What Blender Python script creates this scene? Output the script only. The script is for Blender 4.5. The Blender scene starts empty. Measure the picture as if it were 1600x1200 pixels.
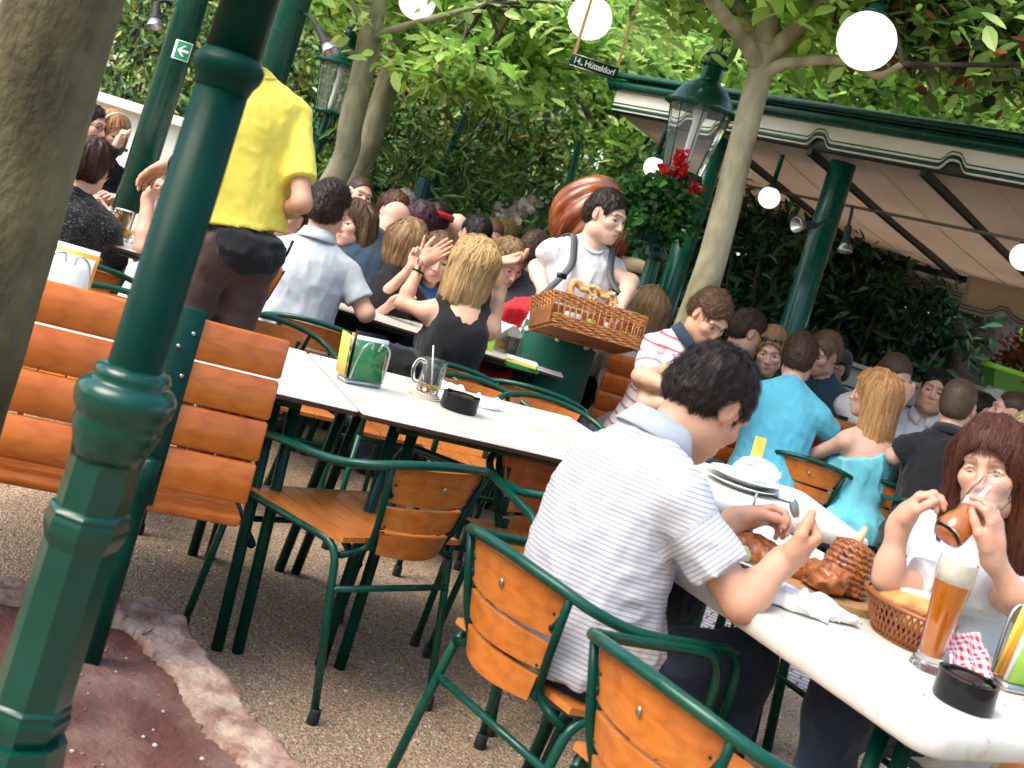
import bpy, math, random
import numpy as np
from math import sin, cos, pi, radians as R
random.seed(7); RNG = np.random.default_rng(11)
SC = bpy.context.scene
COL = SC.collection
V = lambda *a: np.array(a, dtype=float)
def nrm(v):
    v = np.asarray(v, float); return v/(np.linalg.norm(v)+1e-12)
# ---------------------------------------------------------------- camera
FPX, ROLL, HCAM, VH = 1800.0, R(17.3), 1.30, 225.0      # level camera with a falling front: the horizon lies VH pixels above the picture centre
FW = V(0, 1, 0); UPV = V(0, 0, 1); HR = V(1, 0, 0)
CAM = V(0, 0, HCAM)
def ray(px, py):
    dx, dy = px-800, py-600
    u = dx*cos(ROLL)+dy*sin(ROLL); v = -dx*sin(ROLL)+dy*cos(ROLL)
    return FW*FPX + HR*u - UPV*(v+VH)
def W(px, py, D):            # point of the photograph at ground distance D in front of the camera
    d = ray(px, py); return CAM + d*(D/d[1])
def G(px, py, z=0.0):        # point of the photograph on the level z
    d = ray(px, py); return CAM + d*((z-HCAM)/d[2])
E1 = V(cos(R(22)), sin(R(22)), 0); E2 = V(-sin(R(22)), cos(R(22)), 0)
# ---------------------------------------------------------------- objects
def link(o, parent=None):
    COL.objects.link(o)
    if parent is not None: o.parent = parent
    return o
def tag(o, label=None, cat=None, group=None, kind=None):
    if label: o['label'] = label
    if cat: o['category'] = cat
    if group: o['group'] = group
    if kind: o['kind'] = kind
    return o
def thing(name, label, cat, loc=(0, 0, 0), rz=0.0, group=None):
    o = bpy.data.objects.new(name, None); o.location = tuple(loc); o.rotation_euler = (0, 0, rz)
    o.empty_display_size = .1
    link(o); return tag(o, label, cat, group)
def copy_tree(o, parent=None):
    c = o.copy(); link(c)
    c.parent = parent
    for ch in list(o.children): copy_tree(ch, c)
    return c
def rawmesh(name, verts, faces, mats=None, parent=None, smooth=True, cols=None, floats=None, mi=None, origin=None):
    """verts (n,3); faces: list of arrays (m,k) of equal-size polygons, or one array"""
    verts = np.asarray(verts, np.float32).reshape(-1, 3)
    if origin is not None: verts = verts - np.asarray(origin, np.float32)
    if isinstance(faces, np.ndarray): faces = [faces]
    faces = [np.asarray(f, np.int32) for f in faces if len(f)]
    me = bpy.data.meshes.new(name)
    me.vertices.add(len(verts)); me.vertices.foreach_set('co', verts.ravel())
    nl = sum(f.size for f in faces); npoly = sum(len(f) for f in faces)
    me.loops.add(nl); me.loops.foreach_set('vertex_index', np.concatenate([f.ravel() for f in faces]))
    me.polygons.add(npoly)
    tot = np.concatenate([np.full(len(f), f.shape[1], np.int32) for f in faces])
    me.polygons.foreach_set('loop_start', np.concatenate([[0], np.cumsum(tot)[:-1]]).astype(np.int32))
    if mi is not None: me.polygons.foreach_set('material_index', np.asarray(mi, np.int32))
    me.polygons.foreach_set('use_smooth', np.full(npoly, bool(smooth)))
    if cols is not None:
        a = me.color_attributes.new('col', 'FLOAT_COLOR', 'POINT')
        c = np.ones((len(verts), 4), np.float32); c[:, :3] = cols
        a.data.foreach_set('color', c.ravel())
    for k, arr in (floats or {}).items():
        a = me.attributes.new(k, 'FLOAT', 'POINT'); a.data.foreach_set('value', np.asarray(arr, np.float32))
    if mats is not None:
        for m in (mats if isinstance(mats, (list, tuple)) else [mats]): me.materials.append(m)
    me.update(calc_edges=True); me.validate()
    o = bpy.data.objects.new(name, me)
    return link(o, parent)
def rotm(axis, ang):
    a = nrm(axis); c, s = cos(ang), sin(ang); x, y, z = a
    return np.array([[c+x*x*(1-c), x*y*(1-c)-z*s, x*z*(1-c)+y*s], [y*x*(1-c)+z*s, c+y*y*(1-c), y*z*(1-c)-x*s], [z*x*(1-c)-y*s, z*y*(1-c)+x*s, c+z*z*(1-c)]])
def RZ(a): return rotm((0, 0, 1), a)
def frame(z, hint=(0, 0, 1)):
    """columns x,y,z with z along the given direction"""
    z = nrm(z); h = np.asarray(hint, float)
    if abs(np.dot(z, nrm(h))) > .98: h = V(1, 0, 0) if abs(z[0]) < .9 else V(0, 1, 0)
    x = nrm(np.cross(h, z)); y = np.cross(z, x)
    return np.stack([x, y, z], 1)
def smooth_path(pts, n=8, closed=False):
    p = np.asarray(pts, float)
    if closed: q = np.vstack([p[-1], p, p[0], p[1]])
    else: q = np.vstack([2*p[0]-p[1], p, 2*p[-1]-p[-2]])
    out = []
    for i in range(1, len(q)-2):
        a, b, c, d = q[i-1], q[i], q[i+1], q[i+2]
        for k in range(n):
            t = k/n
            out.append(.5*((2*b)+(-a+c)*t+(2*a-5*b+4*c-d)*t*t+(-a+3*b-3*c+d)*t**3))
    if not closed: out.append(q[-2])
    return np.array(out)
def rounded(pts, r=.04, n=5):
    """polyline with its corners rounded"""
    p = [np.asarray(q, float) for q in pts]; out = [p[0]]
    for i in range(1, len(p)-1):
        a, b, c = p[i-1], p[i], p[i+1]
        rr = min(r, .48*np.linalg.norm(a-b), .48*np.linalg.norm(c-b))
        s, e = b+nrm(a-b)*rr, b+nrm(c-b)*rr
        for k in range(n+1):
            t = k/n; out.append((1-t)**2*s+2*t*(1-t)*b+t*t*e)
    out.append(p[-1]); return np.array(out)
class MB:
    """collects boxes, tubes, lathes and sheets into one mesh"""
    def __init__(s): s.v = []; s.f = {}; s.n = 0; s.c = []; s.cc = None; s.m = {}; s.cm = 0
    def add(s, v, faces):
        v = np.asarray(v, float).reshape(-1, 3)
        for f in faces:
            s.f.setdefault((len(f), s.cm), []).append([i+s.n for i in f])
        s.v.append(v); s.n += len(v)
        s.c.append(np.tile(np.asarray(s.cc if s.cc is not None else (1, 1, 1), float), (len(v), 1)))
        return s
    def box(s, c, h, M=None, bev=0.0):
        c = np.asarray(c, float); h = np.asarray(h, float)
        M = np.eye(3) if M is None else M
        if bev <= 0:
            v = [(x, y, z) for x in (-1, 1) for y in (-1, 1) for z in (-1, 1)]
            v = np.array(v)*h
            s.add(v@M.T+c, [(0, 1, 3, 2), (4, 6, 7, 5), (0, 4, 5, 1), (2, 3, 7, 6), (0, 2, 6, 4), (1, 5, 7, 3)]); return s
        b = min(bev, *(h*.9))
        vs = []; idx = {}
        for x in (-1, 1):
            for y in (-1, 1):
                for z in (-1, 1):
                    sg = V(x, y, z)
                    for ax in range(3):
                        p = h-b; p[ax] = h[ax]; idx[(x, y, z, ax)] = len(vs); vs.append(p*sg)
        F = []
        for ax in range(3):
            o1, o2 = (ax+1) % 3, (ax+2) % 3
            for sg in (-1, 1):
                q = []
                for a, d in ((-1, -1), (1, -1), (1, 1), (-1, 1)):
                    k = [0, 0, 0]; k[ax] = sg; k[o1] = a; k[o2] = d; q.append(idx[(*k, ax)])
                F.append(q if sg > 0 else q[::-1])
            for a in (-1, 1):
                for d in (-1, 1):
                    k0 = [0, 0, 0]; k0[o1] = a; k0[o2] = d
                    k1 = list(k0); k0[ax] = -1; k1[ax] = 1
                    q = [idx[(*k0, o1)], idx[(*k1, o1)], idx[(*k1, o2)], idx[(*k0, o2)]]
                    F.append(q if a*d < 0 else q[::-1])
        for x in (-1, 1):
            for y in (-1, 1):
                for z in (-1, 1):
                    q = [idx[(x, y, z, 0)], idx[(x, y, z, 1)], idx[(x, y, z, 2)]]
                    F.append(q if x*y*z > 0 else q[::-1])
        s.add(np.array(vs)@M.T+c, F); return s
    def tube(s, path, r, n=8, closed=False, cap=True, up=(0, 0, 1), flat=None):
        p = np.asarray(path, float); m = len(p)
        rr = np.full(m, r) if np.isscalar(r) else np.asarray(r, float)
        T = np.gradient(p, axis=0) if not closed else np.roll(p, -1, 0)-np.roll(p, 1, 0)
        T /= np.linalg.norm(T, axis=1)[:, None]+1e-12
        F0 = frame(T[0], up); x = F0[:, 0]; vs = []
        for i in range(m):
            x = nrm(x-T[i]*np.dot(x, T[i])); y = np.cross(T[i], x)
            a = np.arange(n)*2*pi/n
            fx = 1 if flat is None else flat
            vs.append(p[i]+rr[i]*(np.cos(a)[:, None]*x+fx*np.sin(a)[:, None]*y))
        F = []
        for i in range(m if closed else m-1):
            j = (i+1) % m
            for k in range(n):
                l = (k+1) % n
                F.append((i*n+k, i*n+l, j*n+l, j*n+k))
        if cap and not closed:
            F.append(tuple(range(n-1, -1, -1))); F.append(tuple((m-1)*n+k for k in range(n)))
        s.add(np.vstack(vs), F); return s
    def lathe(s, prof, n=16, c=(0, 0, 0), M=None, caps=True):
        """prof: (r, z) from bottom to top"""
        M = np.eye(3) if M is None else M; c = np.asarray(c, float)
        a = np.arange(n)*2*pi/n; vs = []
        for r, z in prof: vs.append(np.stack([r*np.cos(a), r*np.sin(a), np.full(n, z)], 1))
        F = []
        for i in range(len(prof)-1):
            for k in range(n):
                l = (k+1) % n; F.append((i*n+k, i*n+l, (i+1)*n+l, (i+1)*n+k))
        if caps:
            if prof[0][0] > 1e-6: F.append(tuple(range(n-1, -1, -1)))
            if prof[-1][0] > 1e-6: F.append(tuple((len(prof)-1)*n+k for k in range(n)))
        s.add(np.vstack(vs)@M.T+c, F); return s
    def prism(s, poly, z0, z1, M=None, c=(0, 0, 0)):
        """2D polygon (counter clockwise) extruded in local z"""
        M = np.eye(3) if M is None else M; c = np.asarray(c, float); n = len(poly)
        p = np.asarray(poly, float)
        v = np.vstack([np.c_[p, np.full(n, z0)], np.c_[p, np.full(n, z1)]])
        F = [tuple(range(n-1, -1, -1)), tuple(range(n, 2*n))]+[(i, (i+1) % n, n+(i+1) % n, n+i) for i in range(n)]
        s.add(v@M.T+c, F); return s
    def grid(s, P, thick=0.0):
        """P (a,b,3) grid of points -> sheet, given thickness along its normals"""
        P = np.asarray(P, float); a, b = P.shape[:2]
        if thick > 0:
            du = np.gradient(P, axis=0); dv = np.gradient(P, axis=1)
            N = np.cross(du, dv); N /= np.linalg.norm(N, axis=2)[..., None]+1e-12
            A = P+N*thick/2; B = P-N*thick/2
            v = np.vstack([A.reshape(-1, 3), B.reshape(-1, 3)]); o = a*b
        else: v = P.reshape(-1, 3); o = 0
        F = []
        for i in range(a-1):
            for j in range(b-1):
                q = (i*b+j, (i+1)*b+j, (i+1)*b+j+1, i*b+j+1); F.append(q)
                if thick > 0: F.append(tuple(k+o for k in q[::-1]))
        if thick > 0:
            for i in range(a-1):
                for j, fl in ((0, 0), (b-1, 1)):
                    q = (i*b+j, i*b+j+o, (i+1)*b+j+o, (i+1)*b+j); F.append(q if not fl else q[::-1])
            for j in range(b-1):
                for i, fl in ((0, 1), (a-1, 0)):
                    q = (i*b+j, i*b+j+o, i*b+j+1+o, i*b+j+1); F.append(q if not fl else q[::-1])
        s.add(v, F); return s
    def ball(s, c, r, n=12, m=8, M=None):
        r = np.full(3, r) if np.isscalar(r) else np.asarray(r, float)
        M = np.eye(3) if M is None else M
        prof = [(sin(pi*i/m), -cos(pi*i/m)) for i in range(m+1)]
        a = np.arange(n)*2*pi/n; vs = [np.stack([q*np.cos(a), q*np.sin(a), np.full(n, z)], 1) for q, z in prof]
        F = [(i*n+k, i*n+(k+1) % n, (i+1)*n+(k+1) % n, (i+1)*n+k) for i in range(m) for k in range(n)]
        s.add((np.vstack(vs)*r)@M.T+np.asarray(c, float), F); return s
    def build(s, name, mats, parent=None, smooth=True, origin=None, auto=None, usecol=False):
        v = np.vstack(s.v); fs = []; mi = []
        for (k, m), f in s.f.items():
            fs.append(np.array(f)); mi += [m]*len(f)
        o = rawmesh(name, v, fs, mats, parent, smooth, cols=np.vstack(s.c) if usecol else None, mi=mi, origin=origin)
        if smooth and auto is not None:
            try: o.data.set_sharp_from_angle(angle=R(auto))
            except Exception: pass
        return o
# ---------------------------------------------------------------- materials
MATS = {}
def mat(name, c1, c2=None, scale=8.0, rough=.5, bump=0.0, bscale=40.0, spec=.5, metal=0.0, coat=0.0, trans=0.0, ior=1.45, stretch=None, detail=4.0,
        vary=0.0, attr=None, amix=1.0, emit=None, estr=0.0, sss=0.0, alpha=1.0, coord='Object', contrast=(.35, .65), rough2=None, transl=0.0, sheen=0.0):
    m = bpy.data.materials.new(name); m.use_nodes = True; MATS[name] = m
    nt = m.node_tree; N = nt.nodes; L = nt.links; b = N['Principled BSDF']
    b.inputs['Roughness'].default_value = rough; b.inputs['Metallic'].default_value = metal
    b.inputs['Specular IOR Level'].default_value = spec; b.inputs['IOR'].default_value = ior
    b.inputs['Coat Weight'].default_value = coat; b.inputs['Coat Roughness'].default_value = .12
    b.inputs['Transmission Weight'].default_value = trans
    if sheen: b.inputs['Sheen Weight'].default_value = sheen
    if sss:
        b.inputs['Subsurface Weight'].default_value = sss; b.inputs['Subsurface Scale'].default_value = .01
        b.inputs['Subsurface Radius'].default_value = (1, .35, .2)
    tc = N.new('ShaderNodeTexCoord'); mp = N.new('ShaderNodeMapping'); L.new(tc.outputs[coord], mp.inputs[0])
    if stretch is not None: mp.inputs['Scale'].default_value = stretch
    def rgb(c): return (*c, 1.0)
    if attr:
        at = N.new('ShaderNodeAttribute'); at.attribute_name = attr; src = at.outputs['Color']
    else: src = None
    if c2 is not None:
        no = N.new('ShaderNodeTexNoise'); no.inputs['Scale'].default_value = scale; no.inputs['Detail'].default_value = detail
        L.new(mp.outputs[0], no.inputs['Vector'])
        cr = N.new('ShaderNodeValToRGB'); cr.color_ramp.elements[0].position, cr.color_ramp.elements[1].position = contrast
        cr.color_ramp.elements[0].color = rgb(c1); cr.color_ramp.elements[1].color = rgb(c2)
        L.new(no.outputs['Fac'], cr.inputs[0]); col = cr.outputs[0]
        if rough2 is not None:
            mr = N.new('ShaderNodeMapRange'); mr.inputs['To Min'].default_value = rough; mr.inputs['To Max'].default_value = rough2
            mr.inputs['From Min'].default_value = contrast[0]; mr.inputs['From Max'].default_value = contrast[1]
            L.new(no.outputs['Fac'], mr.inputs[0]); L.new(mr.outputs[0], b.inputs['Roughness'])
    else:
        rg = N.new('ShaderNodeRGB'); rg.outputs[0].default_value = rgb(c1); col = rg.outputs[0]
    if src is not None:
        mx = N.new('ShaderNodeMix'); mx.data_type = 'RGBA'; mx.blend_type = 'MULTIPLY'; mx.inputs['Factor'].default_value = amix
        L.new(col, mx.inputs['A']); L.new(src, mx.inputs['B']); col = mx.outputs['Result']
    if vary:
        oi = N.new('ShaderNodeObjectInfo'); hs = N.new('ShaderNodeHueSaturation')
        mr = N.new('ShaderNodeMapRange'); mr.inputs['To Min'].default_value = 1-vary; mr.inputs['To Max'].default_value = 1+vary
        L.new(oi.outputs['Random'], mr.inputs[0]); L.new(mr.outputs[0], hs.inputs['Value']); L.new(col, hs.inputs['Color']); col = hs.outputs[0]
    L.new(col, b.inputs['Base Color'])
    if bump:
        nb = N.new('ShaderNodeTexNoise'); nb.inputs['Scale'].default_value = bscale; nb.inputs['Detail'].default_value = 4
        L.new(mp.outputs[0], nb.inputs['Vector'])
        bp = N.new('ShaderNodeBump'); bp.inputs['Strength'].default_value = bump; bp.inputs['Distance'].default_value = .01
        L.new(nb.outputs['Fac'], bp.inputs['Height']); L.new(bp.outputs[0], b.inputs['Normal'])
    if emit is not None:
        b.inputs['Emission Color'].default_value = rgb(emit); b.inputs['Emission Strength'].default_value = estr
    if transl:
        tr = N.new('ShaderNodeBsdfTranslucent'); L.new(col, tr.inputs['Color'])
        ms = N.new('ShaderNodeMixShader'); ms.inputs[0].default_value = transl
        out = [n for n in N if n.type == 'OUTPUT_MATERIAL'][0]
        L.new(b.outputs[0], ms.inputs[1]); L.new(tr.outputs[0], ms.inputs[2]); L.new(ms.outputs[0], out.inputs['Surface'])
    return m
def finish_nodes(m): 
    nt = m.node_tree; return nt, nt.nodes, nt.links, nt.nodes['Principled BSDF']
# ---------------------------------------------------------------- signed distance bodies
LAT = RNG.random((32, 32, 32)).astype(np.float32)
def vnoise(x, y, z):
    xi, yi, zi = np.floor(x).astype(int), np.floor(y).astype(int), np.floor(z).astype(int)
    fx, fy, fz = x-xi, y-yi, z-zi
    fx, fy, fz = [t*t*(3-2*t) for t in (fx, fy, fz)]
    g = lambda a, b, c: LAT[(xi+a) & 31, (yi+b) & 31, (zi+c) & 31]
    return ((g(0, 0, 0)*(1-fx)+g(1, 0, 0)*fx)*(1-fy)+(g(0, 1, 0)*(1-fx)+g(1, 1, 0)*fx)*fy)*(1-fz)+((g(0, 0, 1)*(1-fx)+g(1, 0, 1)*fx)*(1-fy)+(g(0, 1, 1)*(1-fx)+g(1, 1, 1)*fx)*fy)*fz
def cone(a, b, ra, rb, k=.03, cap=False, op='u', flat=None):
    a, b = np.asarray(a, float), np.asarray(b, float); r = max(ra, rb)
    return dict(t='cone', a=a, b=b, ra=ra, rb=rb, cap=cap, k=k, op=op, lo=np.minimum(a, b)-r, hi=np.maximum(a, b)+r)
def ell(c, r, M=None, k=.03, op='u'):
    c = np.asarray(c, float); r = np.full(3, r) if np.isscalar(r) else np.asarray(r, float)
    M = np.eye(3) if M is None else M; e = np.sqrt(((M*r)**2).sum(1))
    return dict(t='ell', c=c, r=r, M=M, k=k, op=op, lo=c-e, hi=c+e)
def rbox(c, h, M=None, rnd=.01, k=.01, op='u'):
    c = np.asarray(c, float); h = np.asarray(h, float); M = np.eye(3) if M is None else M; e = np.abs(M)@h+rnd
    return dict(t='box', c=c, h=h, M=M, rnd=rnd, k=k, op=op, lo=c-e, hi=c+e)
def cutp(c, n): return dict(t='cut', c=np.asarray(c, float), n=nrm(n))
def wrinkle(amp, M, sc, seed=0): return dict(t='wr', amp=amp, M=M, sc=np.asarray(sc, float), seed=seed)
def prims_bounds(P):
    Q = [p for p in P if p.get('op') == 'u']
    return np.min([p['lo'] for p in Q], 0), np.max([p['hi'] for p in Q], 0)
def sdf_grid(P, h, lo=None, hi=None):
    if lo is None:
        lo, hi = prims_bounds(P); lo = lo-3*h; hi = hi+3*h
    lo = np.asarray(lo, float); n = np.ceil((np.asarray(hi)-lo)/h).astype(int)+2
    f = np.full(n, .15, np.float32)
    ax = [(lo[i]+h*np.arange(n[i])).astype(np.float32) for i in range(3)]
    for p in P:
        if p['t'] == 'cut':
            n_ = p['n']; d = ((ax[0]-p['c'][0])*n_[0])[:, None, None]+((ax[1]-p['c'][1])*n_[1])[None, :, None]+((ax[2]-p['c'][2])*n_[2])[None, None, :]
            np.maximum(f, d, out=f); continue
        if p['t'] == 'wr':
            I = np.argwhere(np.abs(f) < .03)
            if len(I) == 0: continue
            X = lo+I*h; Y = (X@p['M'])*p['sc']+p['seed']*7.13
            w1 = vnoise(Y[:, 0]+.35*Y[:, 2], Y[:, 1], Y[:, 2]); w2 = vnoise(Y[:, 0]*1.9+5, Y[:, 1]*1.9-.6*Y[:, 2], Y[:, 2]*1.7)
            w = .45-1.25*(1-np.abs(2*w1-1))**3-.55*(1-np.abs(2*w2-1))**3
            f[I[:, 0], I[:, 1], I[:, 2]] += (p['amp']*w).astype(np.float32); continue
        m = p['k']+2*h
        i0 = np.maximum(0, np.floor((p['lo']-m-lo)/h).astype(int)); i1 = np.minimum(n, np.ceil((p['hi']+m-lo)/h).astype(int)+1)
        if (i1 <= i0).any(): continue
        sl = tuple(slice(a, b) for a, b in zip(i0, i1))
        X, Y, Z = [ax[i][sl[i]].reshape([-1 if j == i else 1 for j in range(3)]) for i in range(3)]
        if p['t'] == 'cone':
            a, ab = p['a'], p['b']-p['a']; L2 = float(ab@ab)+1e-12
            px, py, pz = X-a[0], Y-a[1], Z-a[2]
            t = (px*ab[0]+py*ab[1]+pz*ab[2])/L2; tc = np.clip(t, 0, 1)
            d = np.sqrt((px-tc*ab[0])**2+(py-tc*ab[1])**2+(pz-tc*ab[2])**2)-(p['ra']+(p['rb']-p['ra'])*tc)
            if p['cap']: d = np.maximum(d, (t-1)*math.sqrt(L2))
        elif p['t'] == 'ell':
            M, r, c = p['M'], p['r'], p['c']; px, py, pz = X-c[0], Y-c[1], Z-c[2]
            q = [px*M[0, i]+py*M[1, i]+pz*M[2, i] for i in range(3)]
            k0 = np.sqrt(sum((q[i]/r[i])**2 for i in range(3))); k1 = np.sqrt(sum((q[i]/r[i]**2)**2 for i in range(3)))+1e-9
            d = k0*(k0-1)/k1
        else:
            M, hh, c = p['M'], p['h']-p['rnd'], p['c']; px, py, pz = X-c[0], Y-c[1], Z-c[2]
            q = [np.abs(px*M[0, i]+py*M[1, i]+pz*M[2, i])-hh[i] for i in range(3)]
            d = np.sqrt(sum(np.maximum(x, 0)**2 for x in q))+np.minimum(np.maximum(np.maximum(q[0], q[1]), q[2]), 0)-p['rnd']
        d = d.astype(np.float32); g = f[sl]; k = p['k']
        if p['op'] == 'u':
            hh = np.maximum(k-np.abs(g-d), 0)/max(k, 1e-6); f[sl] = np.minimum(g, d)-hh*hh*k*.25
        else:
            e = -d; hh = np.maximum(k-np.abs(g-e), 0)/max(k, 1e-6); f[sl] = np.maximum(g, e)+hh*hh*k*.25
    return f, lo, h
CORN = np.array([(x, y, z) for x in (0, 1) for y in (0, 1) for z in (0, 1)])
EDG = [(a, b) for a in range(8) for b in range(a+1, 8) if np.abs(CORN[a]-CORN[b]).sum() == 1]
def nets(F):
    f, lo, h = F; s = f < 0
    c = np.zeros(np.array(f.shape)-1, np.int8)
    for x, y, z in CORN: c += s[x:s.shape[0]-1+x, y:s.shape[1]-1+y, z:s.shape[2]-1+z]
    act = (c > 0) & (c < 8); I = np.argwhere(act)
    if len(I) == 0: return np.zeros((0, 3)), np.zeros((0, 4), int)
    idm = np.full(act.shape, -1, np.int64); idm[act] = np.arange(len(I))
    acc = np.zeros((len(I), 3)); cnt = np.zeros(len(I))
    cv = [f[I[:, 0]+o[0], I[:, 1]+o[1], I[:, 2]+o[2]] for o in CORN]
    for a, b in EDG:
        x = (cv[a] < 0) != (cv[b] < 0)
        t = cv[a][x]/(cv[a][x]-cv[b][x]+1e-12)
        acc[x] += CORN[a]+(CORN[b]-CORN[a])*t[:, None]; cnt[x] += 1
    v = lo+h*(I+acc/cnt[:, None]); Q = []
    for axi in range(3):
        o1, o2 = (axi+1) % 3, (axi+2) % 3
        A = np.moveaxis(s, (axi, o1, o2), (0, 1, 2))
        x = np.argwhere(A[:-1, 1:-1, 1:-1] != A[1:, 1:-1, 1:-1])
        if len(x) == 0: continue
        x = x+[0, 1, 1]; ins = A[x[:, 0], x[:, 1], x[:, 2]]
        B = np.moveaxis(idm, (axi, o1, o2), (0, 1, 2))
        q = np.stack([B[x[:, 0], x[:, 1]-1, x[:, 2]-1], B[x[:, 0], x[:, 1], x[:, 2]-1], B[x[:, 0], x[:, 1], x[:, 2]], B[x[:, 0], x[:, 1]-1, x[:, 2]]], 1)
        q[~ins] = q[~ins][:, ::-1]; Q.append(q)
    return v, np.vstack(Q)
def sample(F, P):
    f, lo, h = F; q = np.clip((P-lo)/h, 0, np.array(f.shape)-1.001); i = q.astype(int); t = q-i
    g = lambda a, b, c: f[i[:, 0]+a, i[:, 1]+b, i[:, 2]+c]
    x, y, z = t.T
    return ((g(0, 0, 0)*(1-x)+g(1, 0, 0)*x)*(1-y)+(g(0, 1, 0)*(1-x)+g(1, 1, 0)*x)*y)*(1-z)+((g(0, 0, 1)*(1-x)+g(1, 0, 1)*x)*(1-y)+(g(0, 1, 1)*(1-x)+g(1, 1, 1)*x)*y)*z
def gradn(F, P):
    e = F[2]; g = np.stack([sample(F, P+d)-sample(F, P-d) for d in np.eye(3)*e], 1)
    return g/(np.linalg.norm(g, axis=1)[:, None]+1e-9)
def keep(v, q, m):
    """keep the quads whose mask (per quad) is true and drop unused vertices"""
    q = q[m]; u, inv = np.unique(q, return_inverse=True)
    return v[u], inv.reshape(-1, 4), u
# ---------------------------------------------------------------- hands
HANDS = dict(relax=((18, 28, 18),)*4, flat=((3, 4, 3),)*4, grip=((55, 80, 45),)*4, hold=((38, 55, 35),)*4, fist=((75, 95, 60),)*4, cup=((28, 38, 25),)*4,
             vee=((2, 4, 3), (2, 4, 3), (70, 95, 60), (75, 95, 60)), pinch=((48, 62, 30), (42, 58, 30), (34, 50, 30), (24, 40, 25)))
def hand_prims(wr, d, n, side, kind='relax', s=1.0, thumb=.5):
    """wr wrist, d towards the fingers, n palm normal, side vector towards the thumb"""
    d = nrm(d); n = nrm(n-d*np.dot(n, d)); x = nrm(np.cross(d, n))
    if np.dot(x, side) < 0: x = -x
    M = np.stack([x, d, n], 1); P = []
    P.append(ell(wr+d*.045*s, (.042*s, .056*s, .0165*s), M, .012))
    P.append(cone(wr-d*.012*s, wr+d*.03*s, .026*s, .026*s, .025))
    P.append(cone(wr+d*.025*s+x*.022*s+n*.008*s, wr+d*.05*s+x*.03*s+n*.01*s, .016*s, .013*s, .01))
    offs = (.030, .0105, -.0095, -.028); L = (.070, .079, .073, .058); base = (.086, .090, .086, .077); spread = (.10, .03, -.04, -.12)
    if kind == 'vee': spread = (.26, -.10, -.08, -.12)
    if kind == 'flat': spread = (.05, .015, -.02, -.06)
    nails = []
    for j in range(4):
        c = HANDS[kind][j]; p = wr+d*base[j]*s+x*offs[j]*s; a = 0.0; r = (.0095, .0095, .0092, .0082)[j]*s
        P.append(cone(wr+d*.05*s+x*offs[j]*.8*s, p, .012*s, r*1.08, .008))
        for q in range(3):
            a += R(c[q]); dd = d*cos(a)+n*sin(a); dd = nrm(dd+x*spread[j]*max(.1, cos(a)))
            e = p+dd*L[j]*s*(.45, .31, .26)[q]
            P.append(cone(p, e, r, r*.92, .0045)); p = e; r *= .92
        nails.append((p, dd, nrm(np.cross(np.cross(dd, n), dd)), r))
    p = wr+d*.024*s+x*.028*s+n*.006*s; a = .75-.35*thumb
    d1 = nrm(d*cos(a)+x*sin(a)+n*.45*thumb); e = p+d1*.040*s; P.append(cone(p, e, .0155*s, .0125*s, .012))
    d2 = nrm(d*(.9)+x*(.35-.5*thumb)+n*.6*thumb); p2 = e+d2*.030*s; P.append(cone(e, p2, .0122*s, .0112*s, .006))
    d3 = nrm(d2-x*.25*thumb); P.append(cone(p2, p2+d3*.024*s, .0112*s, .0090*s, .005))
    return P
# ---------------------------------------------------------------- head
def head_prims(c, M, s=1.0, fem=False, hk=1.0, mouth=0.0, lid=.35):
    q = lambda r, f, u: c+M@(V(r, f, u)*s)
    w = .95 if fem else 1.0
    P = [ell(q(0, -.012, .035), V(.077*w, .098, .092)*s, M, .02),
         ell(q(0, .028, -.028), V(.064*w, .068, .088)*s, M, .03),
         ell(q(0, .062, -.078), V(.038*w, .036, .036)*s, M, .035),
         ell(q(0, .082, -.098), V(.019, .017, .016)*s, M, .02)]
    for g in (-1, 1):
        P += [ell(q(g*.048*w, .010, -.070), V(.020, .034, .030)*s, M, .03),                # jaw corner
              ell(q(g*.040, .070, -.018), V(.023, .022, .020)*s, M, .025),             # cheek bone
              cone(q(g*.012, .093 if not fem else .090, .030), q(g*.046, .078 if not fem else .075, .030), (.0085 if fem else .0105)*s, (.007 if fem else .009)*s, .014)]   # brow
    for g in (-1, 1):
        P += [ell(q(g*.0315, .098, .008), V(.019, .016, .0125)*s, M, .012, 's')]
    for g in (-1, 1):
        up = .0105-.007*lid
        P += [ell(q(g*.0315, .0745, .0140-.011*lid), V(.0190, .0165, .0075)*s, M, .004),
              ell(q(g*.0315, .0735, -.0085), V(.0180, .0155, .0060)*s, M, .004)]
    P += [cone(q(0, .090, .016), q(0, .112, -.027), .0075*s, .0105*s, .012),
          ell(q(0, .109, -.031), V(.0115, .0115, .0095)*s, M, .008)]
    for g in (-1, 1): P += [ell(q(g*.0125, .098, -.034), V(.0080, .0105, .0075)*s, M, .008), ell(q(g*.007, .106, -.0405), V(.0035, .005, .003)*s, M, .003, 's')]
    P += [ell(q(0, .090, -.063), V(.027, .014, .017)*s, M, .014),
          cone(q(-.019, .094, -.0605), q(.019, .094, -.0605), .0050*s, .0050*s, .006), ell(q(0, .101, -.0585), V(.012, .006, .0045)*s, M, .006),
          ell(q(0, .0985, -.0705), V(.0165, .0085, .0055)*s, M, .005)]
    P += [cone(q(-.021, .106, -.0648), q(.021, .106, -.0648), .0018*s+.005*mouth, .0018*s+.005*mouth, .004, op='s')]
    for g in (-1, 1):
        Me = M@RZ(g*-.35)
        P += [ell(q(g*.0765*w, -.006, .000), V(.0085, .019, .031)*s, Me, .008), ell(q(g*.0865*w, -.002, .004), V(.007, .010, .018)*s, Me, .006, 's'),
              ell(q(g*.074*w, .003, -.024), V(.007, .009, .010)*s, Me, .006)]
    return P
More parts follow.
